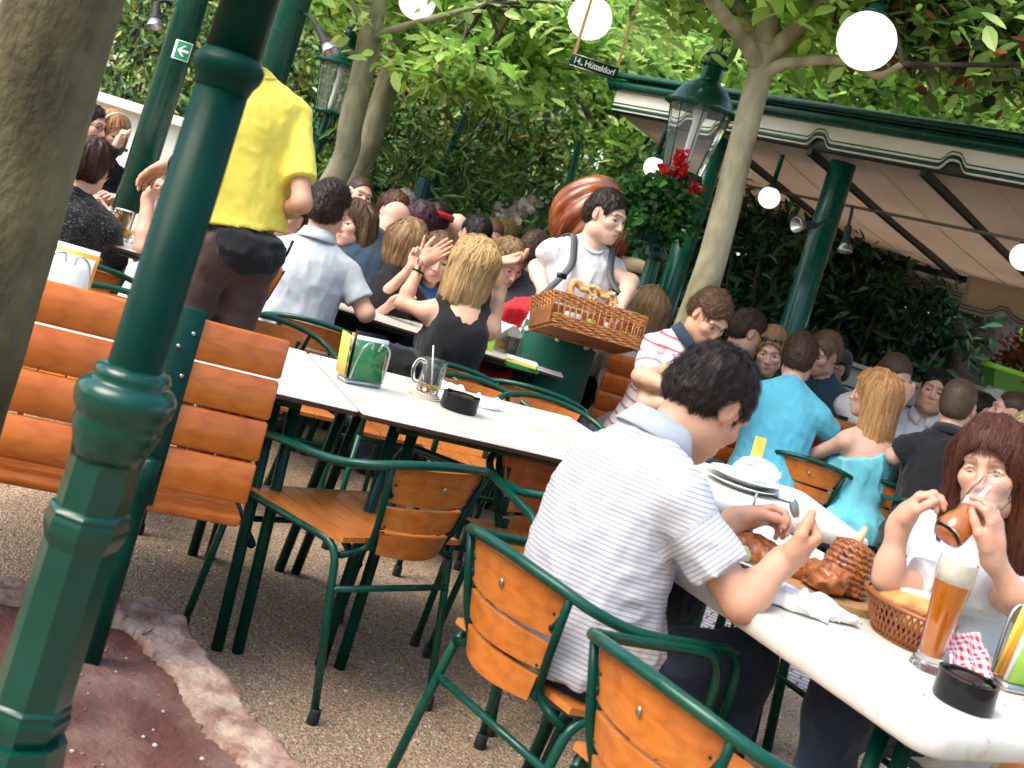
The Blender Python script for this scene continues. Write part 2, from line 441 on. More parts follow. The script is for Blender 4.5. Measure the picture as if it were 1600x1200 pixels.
def head_cols(v, c, M, s, skin, hair, lipc, brow=1.0, stub=0.0, bald=False):
    L = ((v-c)@M)/s; r, f, u = np.abs(L[:, 0]), L[:, 1], L[:, 2]
    col = np.tile(np.array(skin), (len(v), 1)); B = lambda x, a: np.exp(-(x/a)**2)
    fr = 1/(1+np.exp(-(f-.05)/.008))
    def mix(w, c2): 
        nonlocal col
        w = np.clip(w, 0, 1)[:, None]; col = col*(1-w)+np.array(c2)*w
    mix(.28*fr*B(r-.044, .022)*B(u+.022, .022), (skin[0]*1.0, skin[1]*.62, skin[2]*.58))
    mix(.30*fr*B(r, .014)*B(u+.030, .014), (skin[0], skin[1]*.65, skin[2]*.6))
    mix(.35*B(r-.08, .012)*B(u, .03)*B(f, .03), (skin[0], skin[1]*.6, skin[2]*.55))
    if stub: mix(stub*fr*(1/(1+np.exp((u+.04)/.006)))*(1-.5*B(r, .02)*B(u+.062, .01)), np.array(hair)*.6+.04)
    mix(.8*(f > .078)*B(r, .019)*B(u+.0645, .0085), lipc)
    mix(.65*(f > .085)*B(r, .020)*B(u+.0648, .0022), np.array(lipc)*.35)
    arc = u-(.0335-((r-.03)/.028)**2*.005)
    mix(brow*.85*(f > .06)*B(arc, .0042)*((r > .011) & (r < .050)), np.array(hair)*.8+.01)
    lash = .0085+(-.0)  # lash line along the upper lid
    mix(.75*(f > .07)*B(u-.0035-.004*(1-((r-.0315)/.018)**2), .0023)*(np.abs(r-.0315) < .018), (.05, .03, .025))
    if not bald:
        sc = 1/(1+np.exp(-(u-.072+np.clip(f, -.1, .1)*-.12)/.006)); sc = np.maximum(sc, (1/(1+np.exp((f+.028)/.006)))*(u > -.045))
        mix(.85*sc, np.array(hair)*.7)
    return col
# ---------------------------------------------------------------- hair
def hair_shell(c, M, s, style, L):
    q = lambda r, f, u: c+M@(V(r, f, u)*s)
    t = dict(buzz=.003, short=.006, crop=.014, bob=.014, long=.014, pony=.012)[style]
    P = [ell(q(0, -.014, .036), V(.078+t, .099+t, .093+t)*s, M, .02)]
    if style in ('short', 'crop', 'buzz', 'pony'):
        P += [ell(q(0, -.055, -.015), V(.064+t, .060+t*.7, .062)*s, M, .03)]
        if style == 'crop': P += [ell(q(0, .045, .105), V(.060, .045, .034)*s, M, .03)]
        P += [ell(q(0, .125, -.024), V(.098, .107, .106)*s, M, .008, 's')]
        for g in (-1, 1): P += [ell(q(g*.094, .014, -.012), V(.038, .048, .056)*s, M, .008, 's'), ell(q(g*.09, -.020, -.055), V(.033, .030, .045)*s, M, .008, 's')]
        P += [rbox(q(0, -.05, -.125), V(.15, .2, .060)*s, M, .01, .02, 's')]
        if style == 'pony': P += [cone(q(0, -.11, .05), q(0, -.15, .0), .03*s, .035*s, .02), cone(q(0, -.15, .0), q(0, -.13, -L), .035*s, .018*s, .02)]
    else:
        wd = .082+t*.5
        for g in (-1, 1):
            P += [cone(q(g*wd*.9, .012, .03), q(g*wd*.98, .012, -min(L, .22)), .030*s, .028*s, .03),
                  cone(q(g*wd*.75, -.045, .03), q(g*wd*.85, -.03, -L), .045*s, .040*s, .04)]
        P += [cone(q(0, -.06, .02), q(0, -.055, -L), .070*s, .062*s, .05)]
        P += [ell(q(0, .120, -.040), V(.080, .101, .120)*s, M, .010, 's')]
    return P
def strands(F, v, c, M, s, n, length, width, flow, col, rng, lift=.002, seg=4, jit=.25, light=.0, col2=None):
    i = rng.integers(0, len(v), n); p = v[i].copy(); f0 = v[i]
    p += rng.normal(0, .002, p.shape)
    crown = c+M@(V(.01, -.045, .13)*s); down = -M[:, 2]*.6+V(0, 0, -1)*.6
    pts = []; st = length/seg*rng.uniform(.6, 1.25, n)[:, None]; jd = rng.normal(0, jit, (n, 3))
    for k in range(seg+1):
        g = gradn(F, p); d = sample(F, p)
        p = p-g*(d-lift*(1+k*.5)*rng.uniform(.3, 1.3, n))[:, None]
        pts.append(p.copy())
        rel = p-crown; rel /= np.linalg.norm(rel, axis=1)[:, None]+1e-9
        z = ((p-c)@M)[:, 2]/s; wd = np.clip((.06-z)/.10, flow, 1)[:, None]
        t = rel*(1-wd)+down*wd+jd*.35
        t -= g*(t*g).sum(1)[:, None]; t /= np.linalg.norm(t, axis=1)[:, None]+1e-9
        p = p+t*st
    T = np.stack(pts, 1); ok = (np.abs(np.stack([sample(F, T[:, k]) for k in range(1, seg+1)], 1)).max(1) < .011) & (np.linalg.norm(np.diff(T, axis=1), axis=2).max(1) < 1.7*length/seg); T = T[ok]; n = len(T); g = gradn(F, T[:, 1]); dr = T[:, 2]-T[:, 0]; sd = np.cross(dr, g); sd /= np.linalg.norm(sd, axis=1)[:, None]+1e-9
    wv = np.linspace(1, .25, seg+1)[None, :, None]*width*.5*rng.uniform(.6, 1.4, n)[:, None, None]
    A = T-sd[:, None]*wv; B = T+sd[:, None]*wv
    vs = np.stack([A, B], 2).reshape(-1, 3); base = np.arange(n)[:, None, None]*(2*(seg+1)); k = np.arange(seg)[None, :, None]*2
    q = (base+k+np.array([0, 1, 3, 2])[None, None]).reshape(-1, 4)
    cc = np.array(col)[None]*rng.uniform(.76, 1.24, n)[:, None]
    if col2 is not None:
        w = rng.random(n)[:, None]**1.6*.8; cc = cc*(1-w)+np.array(col2)*w*rng.uniform(.7, 1.2, n)[:, None]
    return vs, q, np.repeat(cc, 2*(seg+1), 0)
def hair_mesh(root, c, M, s, style, col, rng, L=.10, res=.006, n=900, width=.003, col2=None, origin=None, flow=.15, fringe=0):
    P = hair_shell(c, M, s, style, L)
    if style != 'buzz': P.append(wrinkle(.006 if style == 'short' else .011 if style == 'crop' else .009, M, (55, 55, 30) if style in ('short', 'crop') else (60, 60, 9), rng.integers(0, 50)))
    F = sdf_grid(P, res); v, q = nets(F)
    if len(v) == 0: return
    cs = np.array(col)[None]*np.clip(.8+.15*rng.normal(0, 1, (len(v), 1)), .4, 1.4)
    ln = dict(buzz=.008, short=.019, crop=.034, bob=.11, long=.16, pony=.10)[style]
    if style == 'buzz': n = n//2
    hv, hq, hc = strands(F, v, c, M, s, n, ln*s, width, flow, col, rng, lift=.0015 if style == 'buzz' else .003 if style in ('short', 'crop') else .0018, jit=.22 if style in ('short', 'crop') else .05, col2=col2)
    if fringe:
        nf = fringe; r0 = rng.uniform(-.062, .050, nf); sw = rng.uniform(.004, .026, nf); top_, bot = rng.uniform(.088, .106, nf), rng.uniform(.026, .062, nf); seg = 5; T = []
        for k in range(seg+1):
            q_ = k/seg; rr = r0+sw*q_**1.5; uu = top_+(bot-top_)*q_; ff = np.sqrt(np.clip(1-(rr/.084)**2-((uu-.035)/.101)**2, .0, 1))*.108-.010+.004*sin(q_*3)
            T.append(c+(np.stack([rr, ff, uu], 1)*s)@M.T)
        T = np.stack(T, 1); sd = M[:, 0][None, None]*np.linspace(1, .15, seg+1)[None, :, None]*(width*1.0)*rng.uniform(.5, 1.3, nf)[:, None, None]
        fv = np.stack([T-sd, T+sd], 2).reshape(-1, 3); fq = ((np.arange(nf)[:, None, None]*(2*(seg+1))+np.arange(seg)[None, :, None]*2)+np.array([0, 1, 3, 2])[None, None]).reshape(-1, 4)
        fc = np.repeat(np.array(col)[None]*rng.uniform(.8, 1.7, nf)[:, None], 2*(seg+1), 0); hq = np.vstack([hq, fq+len(hv)]); hv = np.vstack([hv, fv]); hc = np.vstack([hc, fc])
    V_ = np.vstack([v, hv]); Q_ = np.vstack([q, hq+len(v)]); C_ = np.vstack([cs, hc])
    return rawmesh('hair', V_, Q_, MATS['hair'], root, True, cols=C_, origin=origin)
# ---------------------------------------------------------------- person
def dirv(yaw, pitch=0): return V(cos(R(yaw))*cos(R(pitch)), sin(R(yaw))*cos(R(pitch)), sin(R(pitch)))
PEOPLE = []
def person(label, head, look=90, pitch=0, roll=0, body=None, lean=8, side=0, s=1.0, fem=False, pose='sit', res=.014, fres=.006, skin=(.66, .39, .27),
           hair=('short', (.05, .03, .02)), hL=.12, hcol2=None, hn=900, hw=.004, top=('tee', 'white_cloth'), legs='jeans', arms=(None, None), eyes=True, lid=.35,
           mouth=0.0, stub=0.0, belly=1.0, group='guests seated at the tables', hips=None, wr=.0065, lipc=None, name='person', lower=True, bust=1.0, shoes=True,
           brow=1.0, neckroll=None, seed=None, kneedir=None, knee=None, wrsc=(16, 16, 7), hem=-.035, nk=None, fringe=0):
    rng = np.random.default_rng(len(PEOPLE)*13+5 if seed is None else seed)
    body = look if body is None else body
    Hd = np.asarray(head, float) if len(head) == 3 and abs(head[0]) < 40 and abs(head[1]) < 40 else W(*head)
    bf = dirv(body); br = nrm(np.cross(bf, V(0, 0, 1)))
    ax = nrm(V(0, 0, cos(R(lean)))+bf*sin(R(lean))+br*sin(R(side)))            # spine direction
    lk = dirv(look, pitch)
    hu = nrm(V(0, 0, 1)*.75+ax*.35); hr_ = nrm(np.cross(lk, hu)); hu = np.cross(hr_, lk)
    if roll: Rm = rotm(lk, R(roll)); hr_, hu = Rm@hr_, Rm@hu
    HM = np.stack([hr_, lk, hu], 1)
    Nk = Hd-hu*.075*s-lk*.030*s-ax*.105*s-bf*.012
    if nk is not None: Nk = np.asarray(nk, float)
    if hips is None: Hp = Nk-ax*.50*s
    else: Hp = np.asarray(hips, float)
    up = nrm(Nk-Hp); cr = nrm(np.cross(bf, up)); cf = np.cross(up, cr); CM = np.stack([cr, cf, up], 1)
    if lean > 22:                                                              # rounded back
        up2 = nrm(up+bf*.35)
    else: up2 = up
    wS = (.156 if fem else .174)*s
    Cc = Nk-up*.185*s+cf*.012*s-(bf*.0 if lean <= 22 else -up2*0); Ab = (Cc+Hp)/2-up*.01+cf*.012
    if lean > 22: Cc = Cc-cf*.035; Ab = Ab-cf*.045
    base = V(Hp[0], Hp[1], 0.0)
    root = thing(name, label, 'person', base, 0, group)
    tf = .86 if fem else 1.0; I = lambda t: t
    def torso(i, shoulders=True, waist=.92):
        P = [ell(Cc, V(.158*tf+i, .112+i, .205+i)*V(s, s, s), CM, .05),
             ell(Ab, V(.138*tf*(1 if fem else 1.06)+i, .108*belly+i, .170)*s, CM, .06),
             ell(Hp+up*.02*s, V(.168+i, .128*min(belly, 1.1)+i, .130)*s, CM, .06)]
        if shoulders:
            for g in (-1, 1):
                sh = Nk-up*.075*s+cr*g*wS*.97
                P += [cone(Nk-up*.075*s+cr*g*.05*s, sh, .064*tf*s+i, .050*tf*s+i, .04), cone(Nk+up*.022*s, Nk+cr*g*wS*.78-up*.042*s, .044*s+i, .036*s+i, .04)]
            P += [ell(Nk-up*.12*s-cf*.025*s, V(.135*tf+i, .085+i, .11+i)*s, CM, .06)]
        if fem:
            for g in (-1, 1): P.append(ell(Cc+cf*.088*s+cr*g*.072*s-up*.02*s, V(.066, .062, .066)*s*bust+i, CM, .04))
        return P
    # arms
    A = []
    for g, sp in ((-1, arms[0]), (1, arms[1])):
        sh = Nk-up*.078*s+cr*g*wS; sp = dict(sp or {})
        la, lb = .285*s, .250*s
        w = sp.get('w')
        if w is None:
            if pose == 'sit': w = Nk+bf*.36*s+br*g*.10*s; w = V(w[0], w[1], .80)
            else: w = sh+V(0, 0, -.52*s)+br*g*.06+bf*.08
        w = np.asarray(w if len(w) == 3 and abs(w[0]) < 40 and abs(w[1]) < 40 else W(*w), float)
        e = sp.get('e')
        if e is None:
            dv = w-sh; dl = np.linalg.norm(dv)
            if dl > la+lb-.01: w = sh+dv*((la+lb-.01)/dl); dv = w-sh; dl = np.linalg.norm(dv)
            a = (la*la-lb*lb+dl*dl)/(2*dl); hh = math.sqrt(max(la*la-a*a, 0)); u = dv/dl
            hint = np.asarray(sp.get('hint', V(0, 0, -1)+br*g*.6-bf*.3), float); hv = nrm(hint-u*np.dot(hint, u)); e = sh+u*a+hv*hh
        else: e = np.asarray(e if len(e) == 3 and abs(e[0]) < 40 and abs(e[1]) < 40 else W(*e), float)
        fd = nrm(w-e); d = nrm(np.asarray(sp.get('d', fd+V(0, 0, -.1)), float)); n_ = np.asarray(sp.get('n', V(0, 0, -1)-br*g*.4), float)
        A.append(dict(g=g, sh=sh, e=e, w=w, d=d, n=n_, kind=sp.get('hand', 'relax'), x=np.asarray(sp.get('x', -br*g+V(0, 0, .5)), float), th=sp.get('th', .5)))
    ta = .77 if fem else .95
    def arm(a, i=0., upto=None, cap=False, k=.035, fl=0.0):
        P = []
        if upto is None or upto > 1:
            P.append(cone(a['sh'], a['e'], .050*ta*s+i, .040*ta*s+i, k))
            mid = a['e']+(a['w']-a['e'])*.28
            t = 1 if upto is None else upto-1
            P.append(cone(a['e'], mid, .040*ta*s+i, .042*ta*s+i, .02)); en = a['e']+(a['w']-a['e'])*t
            P.append(cone(mid, en, .042*ta*s+i, (.028+(1-t)*.013)*ta*s+i, .02, cap))
        else:
            en = a['sh']+(a['e']-a['sh'])*upto; P.append(cone(a['sh'], en, .047*ta*s+i, .044*ta*s+i+fl, k, cap))
        return P
    neck = [cone(Nk-up*.03*s+cf*.015*s, Hd-hu*.055*s-lk*.022*s, (.050 if fem else .058)*s, (.046 if fem else .055)*s, .03)]
    hp_prims = head_prims(Hd, HM, s, fem, mouth=mouth, lid=lid)
    B = torso(0.)+[p for a in A for p in arm(a)]+neck
    # legs
    LG = []
    for g in (-1, 1):
        hj = Hp+br*g*.088*s-V(0, 0, .02)
        if pose == 'sit':
            kd = dirv(body if kneedir is None else kneedir)
            kn = (np.asarray(knee[0 if g < 0 else 1], float) if knee is not None else hj+kd*.41*s+br*g*.05*s+V(0, 0, -.02)); an = V(kn[0], kn[1], .09)-kd*.06+br*g*.01
        else: kn = V(hj[0], hj[1], Hp[2]*.53)+bf*.02+br*g*.01; an = V(hj[0], hj[1], .09)-bf*.02+br*g*.02
        LG.append((hj, kn, an))
    def legp(i):
        P = []
        for hj, kn, an in LG:
            m = kn+(an-kn)*.3
            P += [cone(hj, kn, .082*s+i, .056*s+i, .05), cone(kn, m, .054*s+i, .054*s+i, .03), cone(m, an, .054*s+i, .036*s+i, .02)]
        return P
    fl_ = dirv(body if kneedir is None or pose != 'sit' else kneedir)
    feet = []
    for hj, kn, an in LG: feet += [cone(an-V(0, 0, .04)-fl_*.02, an-V(0, 0, .055)+fl_*.15, .036, .032, .03)]
    if lower: B = B+legp(0.)+feet
    B = B+hp_prims
    for a in A:
        pass
    hands = [hand_prims(a['w'], a['d'], a['n'], a['x'], a['kind'], s*(.92 if fem else 1.0), a['th']) for a in A]
    vs, qs, cs, n0 = [], [], [], 0
    def push(v, q, c):
        nonlocal n0
        vs.append(v); qs.append(q+n0); cs.append(c); n0 += len(v)
    full = B+[p for h in hands for p in h]
    v, q = nets(sdf_grid(full, res))
    npl = Hd-hu*.125*s-lk*.02; fc = v[q].mean(1)
    m = ((fc-npl)@hu > .006) & (np.linalg.norm(fc-Hd, axis=1) < .24*s)
    for a in A: m |= ((fc-a['w'])@a['d'] > .012) & (np.linalg.norm(fc-a['w']-a['d']*.10, axis=1) < .118*s)
    v, q, _ = keep(v, q, ~m); push(v, q, np.tile(np.array(skin), (len(v), 1)))
    lo, hi = Hd-.21*s, Hd+.21*s
    v, q = nets(sdf_grid(B, fres, lo, hi)); fc = v[q].mean(1)
    v, q, _ = keep(v, q, ((fc-npl)@hu > -.002) & (np.linalg.norm(fc-Hd, axis=1) < .25*s) & (np.abs((fc-Hd)).max(1) < .205*s))
    lc = lipc or (skin[0]*.74, skin[1]*.40, skin[2]*.42)
    bald = hair is None
    push(v, q, head_cols(v, Hd, HM, s, skin, hair[1] if hair else (.1, .07, .05), lc, brow, stub, bald))
    hr2 = max(fres*.8, .0032)
    for a, hpm in zip(A, hands):
        lo, hi = prims_bounds(hpm); v, q = nets(sdf_grid(arm(a)+hpm, hr2, lo-.03, hi+.02)); fc = v[q].mean(1)
        v, q, _ = keep(v, q, (fc-a['w'])@a['d'] > -.004)
        wq = np.clip(((v-a['w'])@a['d']-.0)/.06, 0, 1)[:, None]; c = np.array(skin)*(1-wq*np.array((.0, .10, .12))); push(v, q, c)
    rawmesh('body', np.vstack(vs), np.vstack(qs), MATS['skin'], root, True, cols=np.vstack(cs), origin=base)
    if eyes and lid < .95:
        for g in (-1, 1):
            ec = Hd+HM@(V(g*.0315, .0745, .0035)*s); mb = MB(); E = np.stack([HM[:, 0], -HM[:, 2], HM[:, 1]], 1)
            rr = .0150*s; prof = [(rr*sin(t), -rr*cos(t)) for t in np.linspace(0, pi*.76, 7)]; mb.cm = 0; mb.lathe(prof, 12, ec, E, False)
            mb.cm = 1; mb.lathe([(rr*sin(t)*1.01, -rr*cos(t)*1.01) for t in np.linspace(pi*.74, pi*.90, 4)], 12, ec, E, False)
            mb.cm = 2; mb.lathe([(rr*sin(t)*1.02, -rr*cos(t)*1.02) for t in np.linspace(pi*.89, pi, 4)], 12, ec, E, False)
            mb.build('eye', [MATS['eye_white'], MATS['iris'], MATS['pupil']], root, True, base)
    if hair is not None: hair_mesh(root, Hd, HM, s, hair[0], hair[1], rng, hL, max(fres*1.1, .005), hn, hw, hcol2, base, fringe=fringe)
    # clothes
    kind, mt = top; i = .011; SL = dict(tee=.62, polo=.66, long=1.93, tank=None, off=None, loose=.75, half=.8)[kind]
    P = torso(i, kind != 'tank')
    if kind == 'tank':
        P = torso(i, False)+[ell(Nk-up*.165*s-cf*.022*s, V(.122, .098, .108)*s, CM, .05)]
        for g in (-1, 1): P += [cone(Nk-up*.10*s+cr*g*.075*s-cf*.04*s, Nk-up*.012*s+cr*g*.085*s, .045*s, .036*s, .05), cone(Nk-up*.012*s+cr*g*.085*s, Nk-up*.13*s+cr*g*.07*s+cf*.085*s, .036*s, .035*s, .04)]
    if kind in ('tee', 'loose', 'polo', 'long') and not fem: P += [cone(Cc-up*.02*s, Hp, .118*s+(.012 if kind == 'loose' else .0), .125*s+(.016 if kind == 'loose' else .0), .06)]+[cone(Cc-up*.02*s+cr*q*.055*s, Hp+cr*q*.06*s, .100*s+(.010 if kind == 'loose' else 0), .110*s+(.016 if kind == 'loose' else 0), .06) for q in (-1, 1)]
    P.append(ell(Hp-up*.02*s, V(.182+i, .146*min(belly, 1.1)+i, .16)*s, CM, .05))
    P.append(cutp(Hp+up*hem*s, -up))
    if kind == 'off': P.append(cutp(Nk-up*.085*s, up*.85-cr*.5))
    P.append(wrinkle(wr, CM, wrsc, rng.integers(0, 40)))
    if SL is not None:
        for a in A:
            Q = arm(a, i+.001, SL, True, .022, .010 if SL < 1 else 0)
            P += Q
        ad = nrm(A[0]['e']-A[0]['sh'])
        P.append(wrinkle(wr*.55, CM@rotm((1, 1, 0), .6), (22, 14, 22), rng.integers(0, 40)))
    F = sdf_grid(P, max(res*.72, .007)); v, q = nets(F)
    t = (v-Nk)@up; sl = np.zeros(len(v))
    for a in A:
        ad = a['e']-a['sh']; l = np.linalg.norm(ad); ad = ad/l; tt = (v-a['sh'])@ad; dd = np.linalg.norm(v-a['sh']-tt[:, None]*ad, axis=1)
        mm = (tt > .045*s) & (dd < .09*s) & (tt < 1.1*l) if SL is not None else np.zeros(len(v), bool)
        t = np.where(mm, -tt+.3, t)
    ang = np.arctan2((v-Nk)@cr, (v-Nk)@cf+.12)
    shirt = rawmesh('shirt' if kind != 'long' else 'jumper', v, q, MATS[mt], root, True, floats={'along': t, 'round': ang}, origin=base)
    if kind in ('polo', 'tee', 'half', 'long', 'loose'):
        mb = MB(); rr = (.064 if kind == 'polo' else .068)*s*(.9 if fem else 1); th = np.linspace(0, 2*pi, 29)[:-1]
        cu = nrm(up*.8+nrm(Hd-Nk)*.4); cx = nrm(np.cross(cf, cu)); cy = np.cross(cu, cx)
        ce = Nk+up*.022*s+cf*.014*s
        if kind == 'polo':
            g_ = []
            for hgt, ro in ((.006, 1.50), (.028, 1.30), (.056, 1.10), (.046, 1.04), (.020, 1.05)):
                g_.append([ce+cx*rr*ro*cos(x)+cy*rr*ro*sin(x)*1.06+cu*(hgt-.030*max(0, sin(x))**2)*s for x in np.linspace(R(102), R(438), 40)])
            mb.grid(np.array(g_), .004)
            mb.build('collar', MATS[COLLAR.get(mt, mt)], shirt, True, base)
        else:
            mb.tube([ce+cx*rr*1.12*cos(x)+cy*rr*1.16*sin(x)+cu*(.010-.034*max(0, sin(x))**2)*s for x in th], .0065*s, 6, True)
            mb.build('neckband', MATS[mt], shirt, True, base)
    if lower:
        P = legp(.012)+[ell(Hp+up*.02*s, V(.170, .132*min(belly, 1.1), .13)*s+.008, CM, .05), cutp(V(Hp[0], Hp[1], max(Hp[2]+.09, LG[0][1][2]+.10 if pose == 'sit' else 0)), V(0, 0, 1)), wrinkle(.008, np.eye(3), (14, 14, 14), 3)]
        for hj, kn, an in LG: pass
        P.append(cutp(V(0, 0, .07), V(0, 0, -1)))
        v, q = nets(sdf_grid(P, max(res, .011))); rawmesh('trousers', v, q, MATS[legs], root, True, origin=base)
        if shoes:
            P = []
            for hj, kn, an in LG: P += [cone(an-V(0, 0, .03)-fl_*.02, an-V(0, 0, .05)+fl_*.16, .046, .036, .03), cone(an, an-V(0, 0, .04), .045, .046, .02)]
            P.append(cutp(V(0, 0, .003), V(0, 0, -1)))
            h2 = len(P)
            for k in (0, 1):
                Pk = P[k*2:k*2+2]+[cutp(V(0, 0, .003), V(0, 0, -1))]
                v, q = nets(sdf_grid(Pk, .011)); rawmesh('shoe', v, q, MATS['shoe'], root, True, origin=base)
    info = dict(root=root, Hd=Hd, HM=HM, Nk=Nk, Hp=Hp, CM=CM, A=A, base=base, s=s, shirt=shirt)
    PEOPLE.append(info); return info
COLLAR = {}
# ---------------------------------------------------------------- materials of the place
mat('skin', (1, 1, 1), (.93, .90, .88), scale=30, rough=.48, bump=.10, bscale=140, attr='col', sss=.12, spec=.4)
mat('hair', (1, 1, 1), rough=.46, attr='col', spec=.30)
mat('eye_white', (.75, .72, .68), rough=.15); mat('iris', (.10, .08, .05), rough=.1); mat('pupil', (.01, .01, .01), rough=.08)
def cloth(name, c, c2=None, bump=.25, rough=.85, **k):
    return mat(name, c, c2 or tuple(x*.88 for x in c), scale=9, rough=rough, bump=bump, bscale=k.pop('bscale', 320), sheen=.15, spec=.2, **k)
cloth('white_cloth', (.66, .65, .66)); cloth('yellow_cloth', (.80, .66, .10)); cloth('heather_grey', (.47, .52, .56), (.40, .45, .50), bump=.35, bscale=500)
cloth('black_cloth', (.012, .013, .015)); cloth('navy_cloth', (.028, .055, .085)); cloth('blue_cloth', (.045, .16, .42)); cloth('turquoise', (.12, .50, .66))
cloth('turquoise_knit', (.11, .46, .56), (.18, .55, .62)); cloth('charcoal_cloth', (.055, .06, .065)); cloth('dark_navy', (.018, .03, .042)); cloth('cream_cloth', (.70, .66, .58))
cloth('jeans', (.012, .020, .040), (.020, .032, .060)); cloth('brown_trousers', (.085, .055, .048), (.065, .042, .037)); cloth('apron_green', (.010, .090, .062), (.008, .075, .052))
cloth('red_cloth', (.55, .02, .03)); cloth('maroon_trousers', (.16, .02, .04)); cloth('dark_trousers', (.02, .02, .022)); cloth('sage_cloth', (.42, .48, .40))
mat('shoe', (.03, .025, .022), rough=.5)
def black_knit():
    m = cloth('black_knit', (.006, .006, .007)); nt, N, L, b = finish_nodes(m)
    tc = N.new('ShaderNodeTexCoord'); vo = N.new('ShaderNodeTexNoise'); vo.inputs['Scale'].default_value = 130; vo.inputs['Detail'].default_value = 2
    L.new(tc.outputs['Object'], vo.inputs['Vector']); cr = N.new('ShaderNodeValToRGB'); cr.color_ramp.elements[0].position = .56; cr.color_ramp.elements[1].position = .70
    cr.color_ramp.elements[0].color = (.006, .006, .007, 1); cr.color_ramp.elements[1].color = (.10, .10, .11, 1)
    L.new(vo.outputs['Fac'], cr.inputs[0]); L.new(cr.outputs[0], b.inputs['Base Color'])
black_knit()
def striped(name, base, stripe, period, duty, attr='along', second=None):
    m = cloth(name, base); nt, N, L, b = finish_nodes(m)
    at = N.new('ShaderNodeAttribute'); at.attribute_name = attr
    def band(per, dty, off=0.0):
        a = N.new('ShaderNodeMath'); a.operation = 'MULTIPLY_ADD'; a.inputs[1].default_value = 1/per; a.inputs[2].default_value = 50+off; L.new(at.outputs['Fac'], a.inputs[0])
        f = N.new('ShaderNodeMath'); f.operation = 'FRACT'; L.new(a.outputs[0], f.inputs[0])
        c = N.new('ShaderNodeValToRGB'); e = c.color_ramp.elements; e[0].position = max(0, dty-.06); e[0].color = (1, 1, 1, 1); e[1].position = dty+.06; e[1].color = (0, 0, 0, 1)
        z = e.new(.02); z.color = (1, 1, 1, 1); e[0].position = 0.0; e[0].color = (0, 0, 0, 1); 
        L.new(f.outputs[0], c.inputs[0]); return c.outputs[0]
    old = b.inputs['Base Color'].links[0].from_socket
    c = N.new('ShaderNodeMix'); c.data_type = 'RGBA'; L.new(band(period, duty), c.inputs['Factor']); L.new(old, c.inputs['A']); c.inputs['B'].default_value = (*stripe, 1)
    outc = c.outputs['Result']
    if second:
        c2 = N.new('ShaderNodeMix'); c2.data_type = 'RGBA'; L.new(band(period, second[1], .5), c2.inputs['Factor']); L.new(outc, c2.inputs['A']); c2.inputs['B'].default_value = (*second[0], 1); outc = c2.outputs['Result']
    L.new(outc, b.inputs['Base Color'])
striped('stripe_polo', (.58, .58, .61), (.17, .19, .25), .0100, .32)
striped('red_stripe_polo', (.76, .74, .73), (.50, .03, .07), .050, .34)
striped('bw_stripe', (.75, .75, .76), (.03, .035, .06), .026, .5)
striped('check_shirt', (.62, .58, .53), (.20, .17, .16), .014, .3)
COLLAR.update(stripe_polo='heather_grey', red_stripe_polo='navy_cloth')
# furniture and metal
mat('post_paint', (.001, .040, .026), (.001, .050, .033), scale=14, rough=.14, rough2=.24, spec=.36, coat=.15, bump=.07, bscale=16)
mat('green_metal', (.001, .050, .032), (.002, .062, .040), scale=14, rough=.18, rough2=.30, spec=.36, coat=.10, bump=.06, bscale=22)
mat('green_metal_dark', (.001, .030, .021), (.002, .040, .027), scale=10, rough=.22, rough2=.30, spec=.16, coat=.02, bump=.05, bscale=30)
mat('rubber', (.012, .012, .013), rough=.7)
mat('steel', (.45, .45, .44), rough=.3, metal=1.0)
def wood(name, a, b_, st, rough=.34, coat=.3, vary=.10):
    m = mat(name, a, b_, scale=3.2, rough=rough, bump=.05, bscale=30, stretch=st, coat=coat, vary=vary, detail=7, contrast=(.30, .72)); nt, N, L, b = finish_nodes(m)
    wv = N.new('ShaderNodeTexWave'); wv.inputs['Scale'].default_value = 2.2; wv.inputs['Distortion'].default_value = 7; wv.inputs['Detail'].default_value = 3; wv.inputs['Detail Scale'].default_value = 1.2
    mp = [n for n in N if n.type == 'MAPPING'][0]; L.new(mp.outputs[0], wv.inputs['Vector'])
    old = b.inputs['Base Color'].links[0].from_socket; mx = N.new('ShaderNodeMix'); mx.data_type = 'RGBA'; mx.blend_type = 'MULTIPLY'
    cr = N.new('ShaderNodeValToRGB'); cr.color_ramp.elements[0].color = (.62, .52, .45, 1); cr.color_ramp.elements[1].color = (1, 1, 1, 1); cr.color_ramp.elements[1].position = .5
    L.new(wv.outputs['Fac'], cr.inputs[0]); mx.inputs['Factor'].default_value = .34; L.new(old, mx.inputs['A']); L.new(cr.outputs[0], mx.inputs['B']); L.new(mx.outputs['Result'], b.inputs['Base Color'])
wood('chair_wood', (.58, .185, .030), (.44, .120, .017), (2, 16, 16))
wood('seat_wood', (.58, .20, .042), (.45, .13, .022), (16, 2, 16))
wood('bench_wood', (.72, .195, .024), (.58, .130, .014), (1.6, 12, 12), rough=.30)
mat('table_white', (.66, .64, .59), (.59, .565, .51), scale=6, rough=.30, rough2=.45, bump=.02, bscale=60, detail=6)
mat('table_edge_dark', (.055, .025, .02), rough=.4)
mat('table_edge_white', (.66, .65, .61), (.56, .55, .505), scale=9, rough=.45, bump=.05)
mat('globe_glow', (.8, .74, .66), rough=.25, emit=(1, .90, .76), estr=.40); mat('lamp_tube', (.85, .85, .82), rough=.3)
mat('lantern_glass', (.95, .97, .97), rough=.03, trans=.92, ior=1.12, alpha=1)
mat('bark_pale', (.33, .30, .20), (.17, .155, .085), scale=9, rough=.9, bump=.55, bscale=45, stretch=(1, 1, .5), detail=9, contrast=(.38, .62))
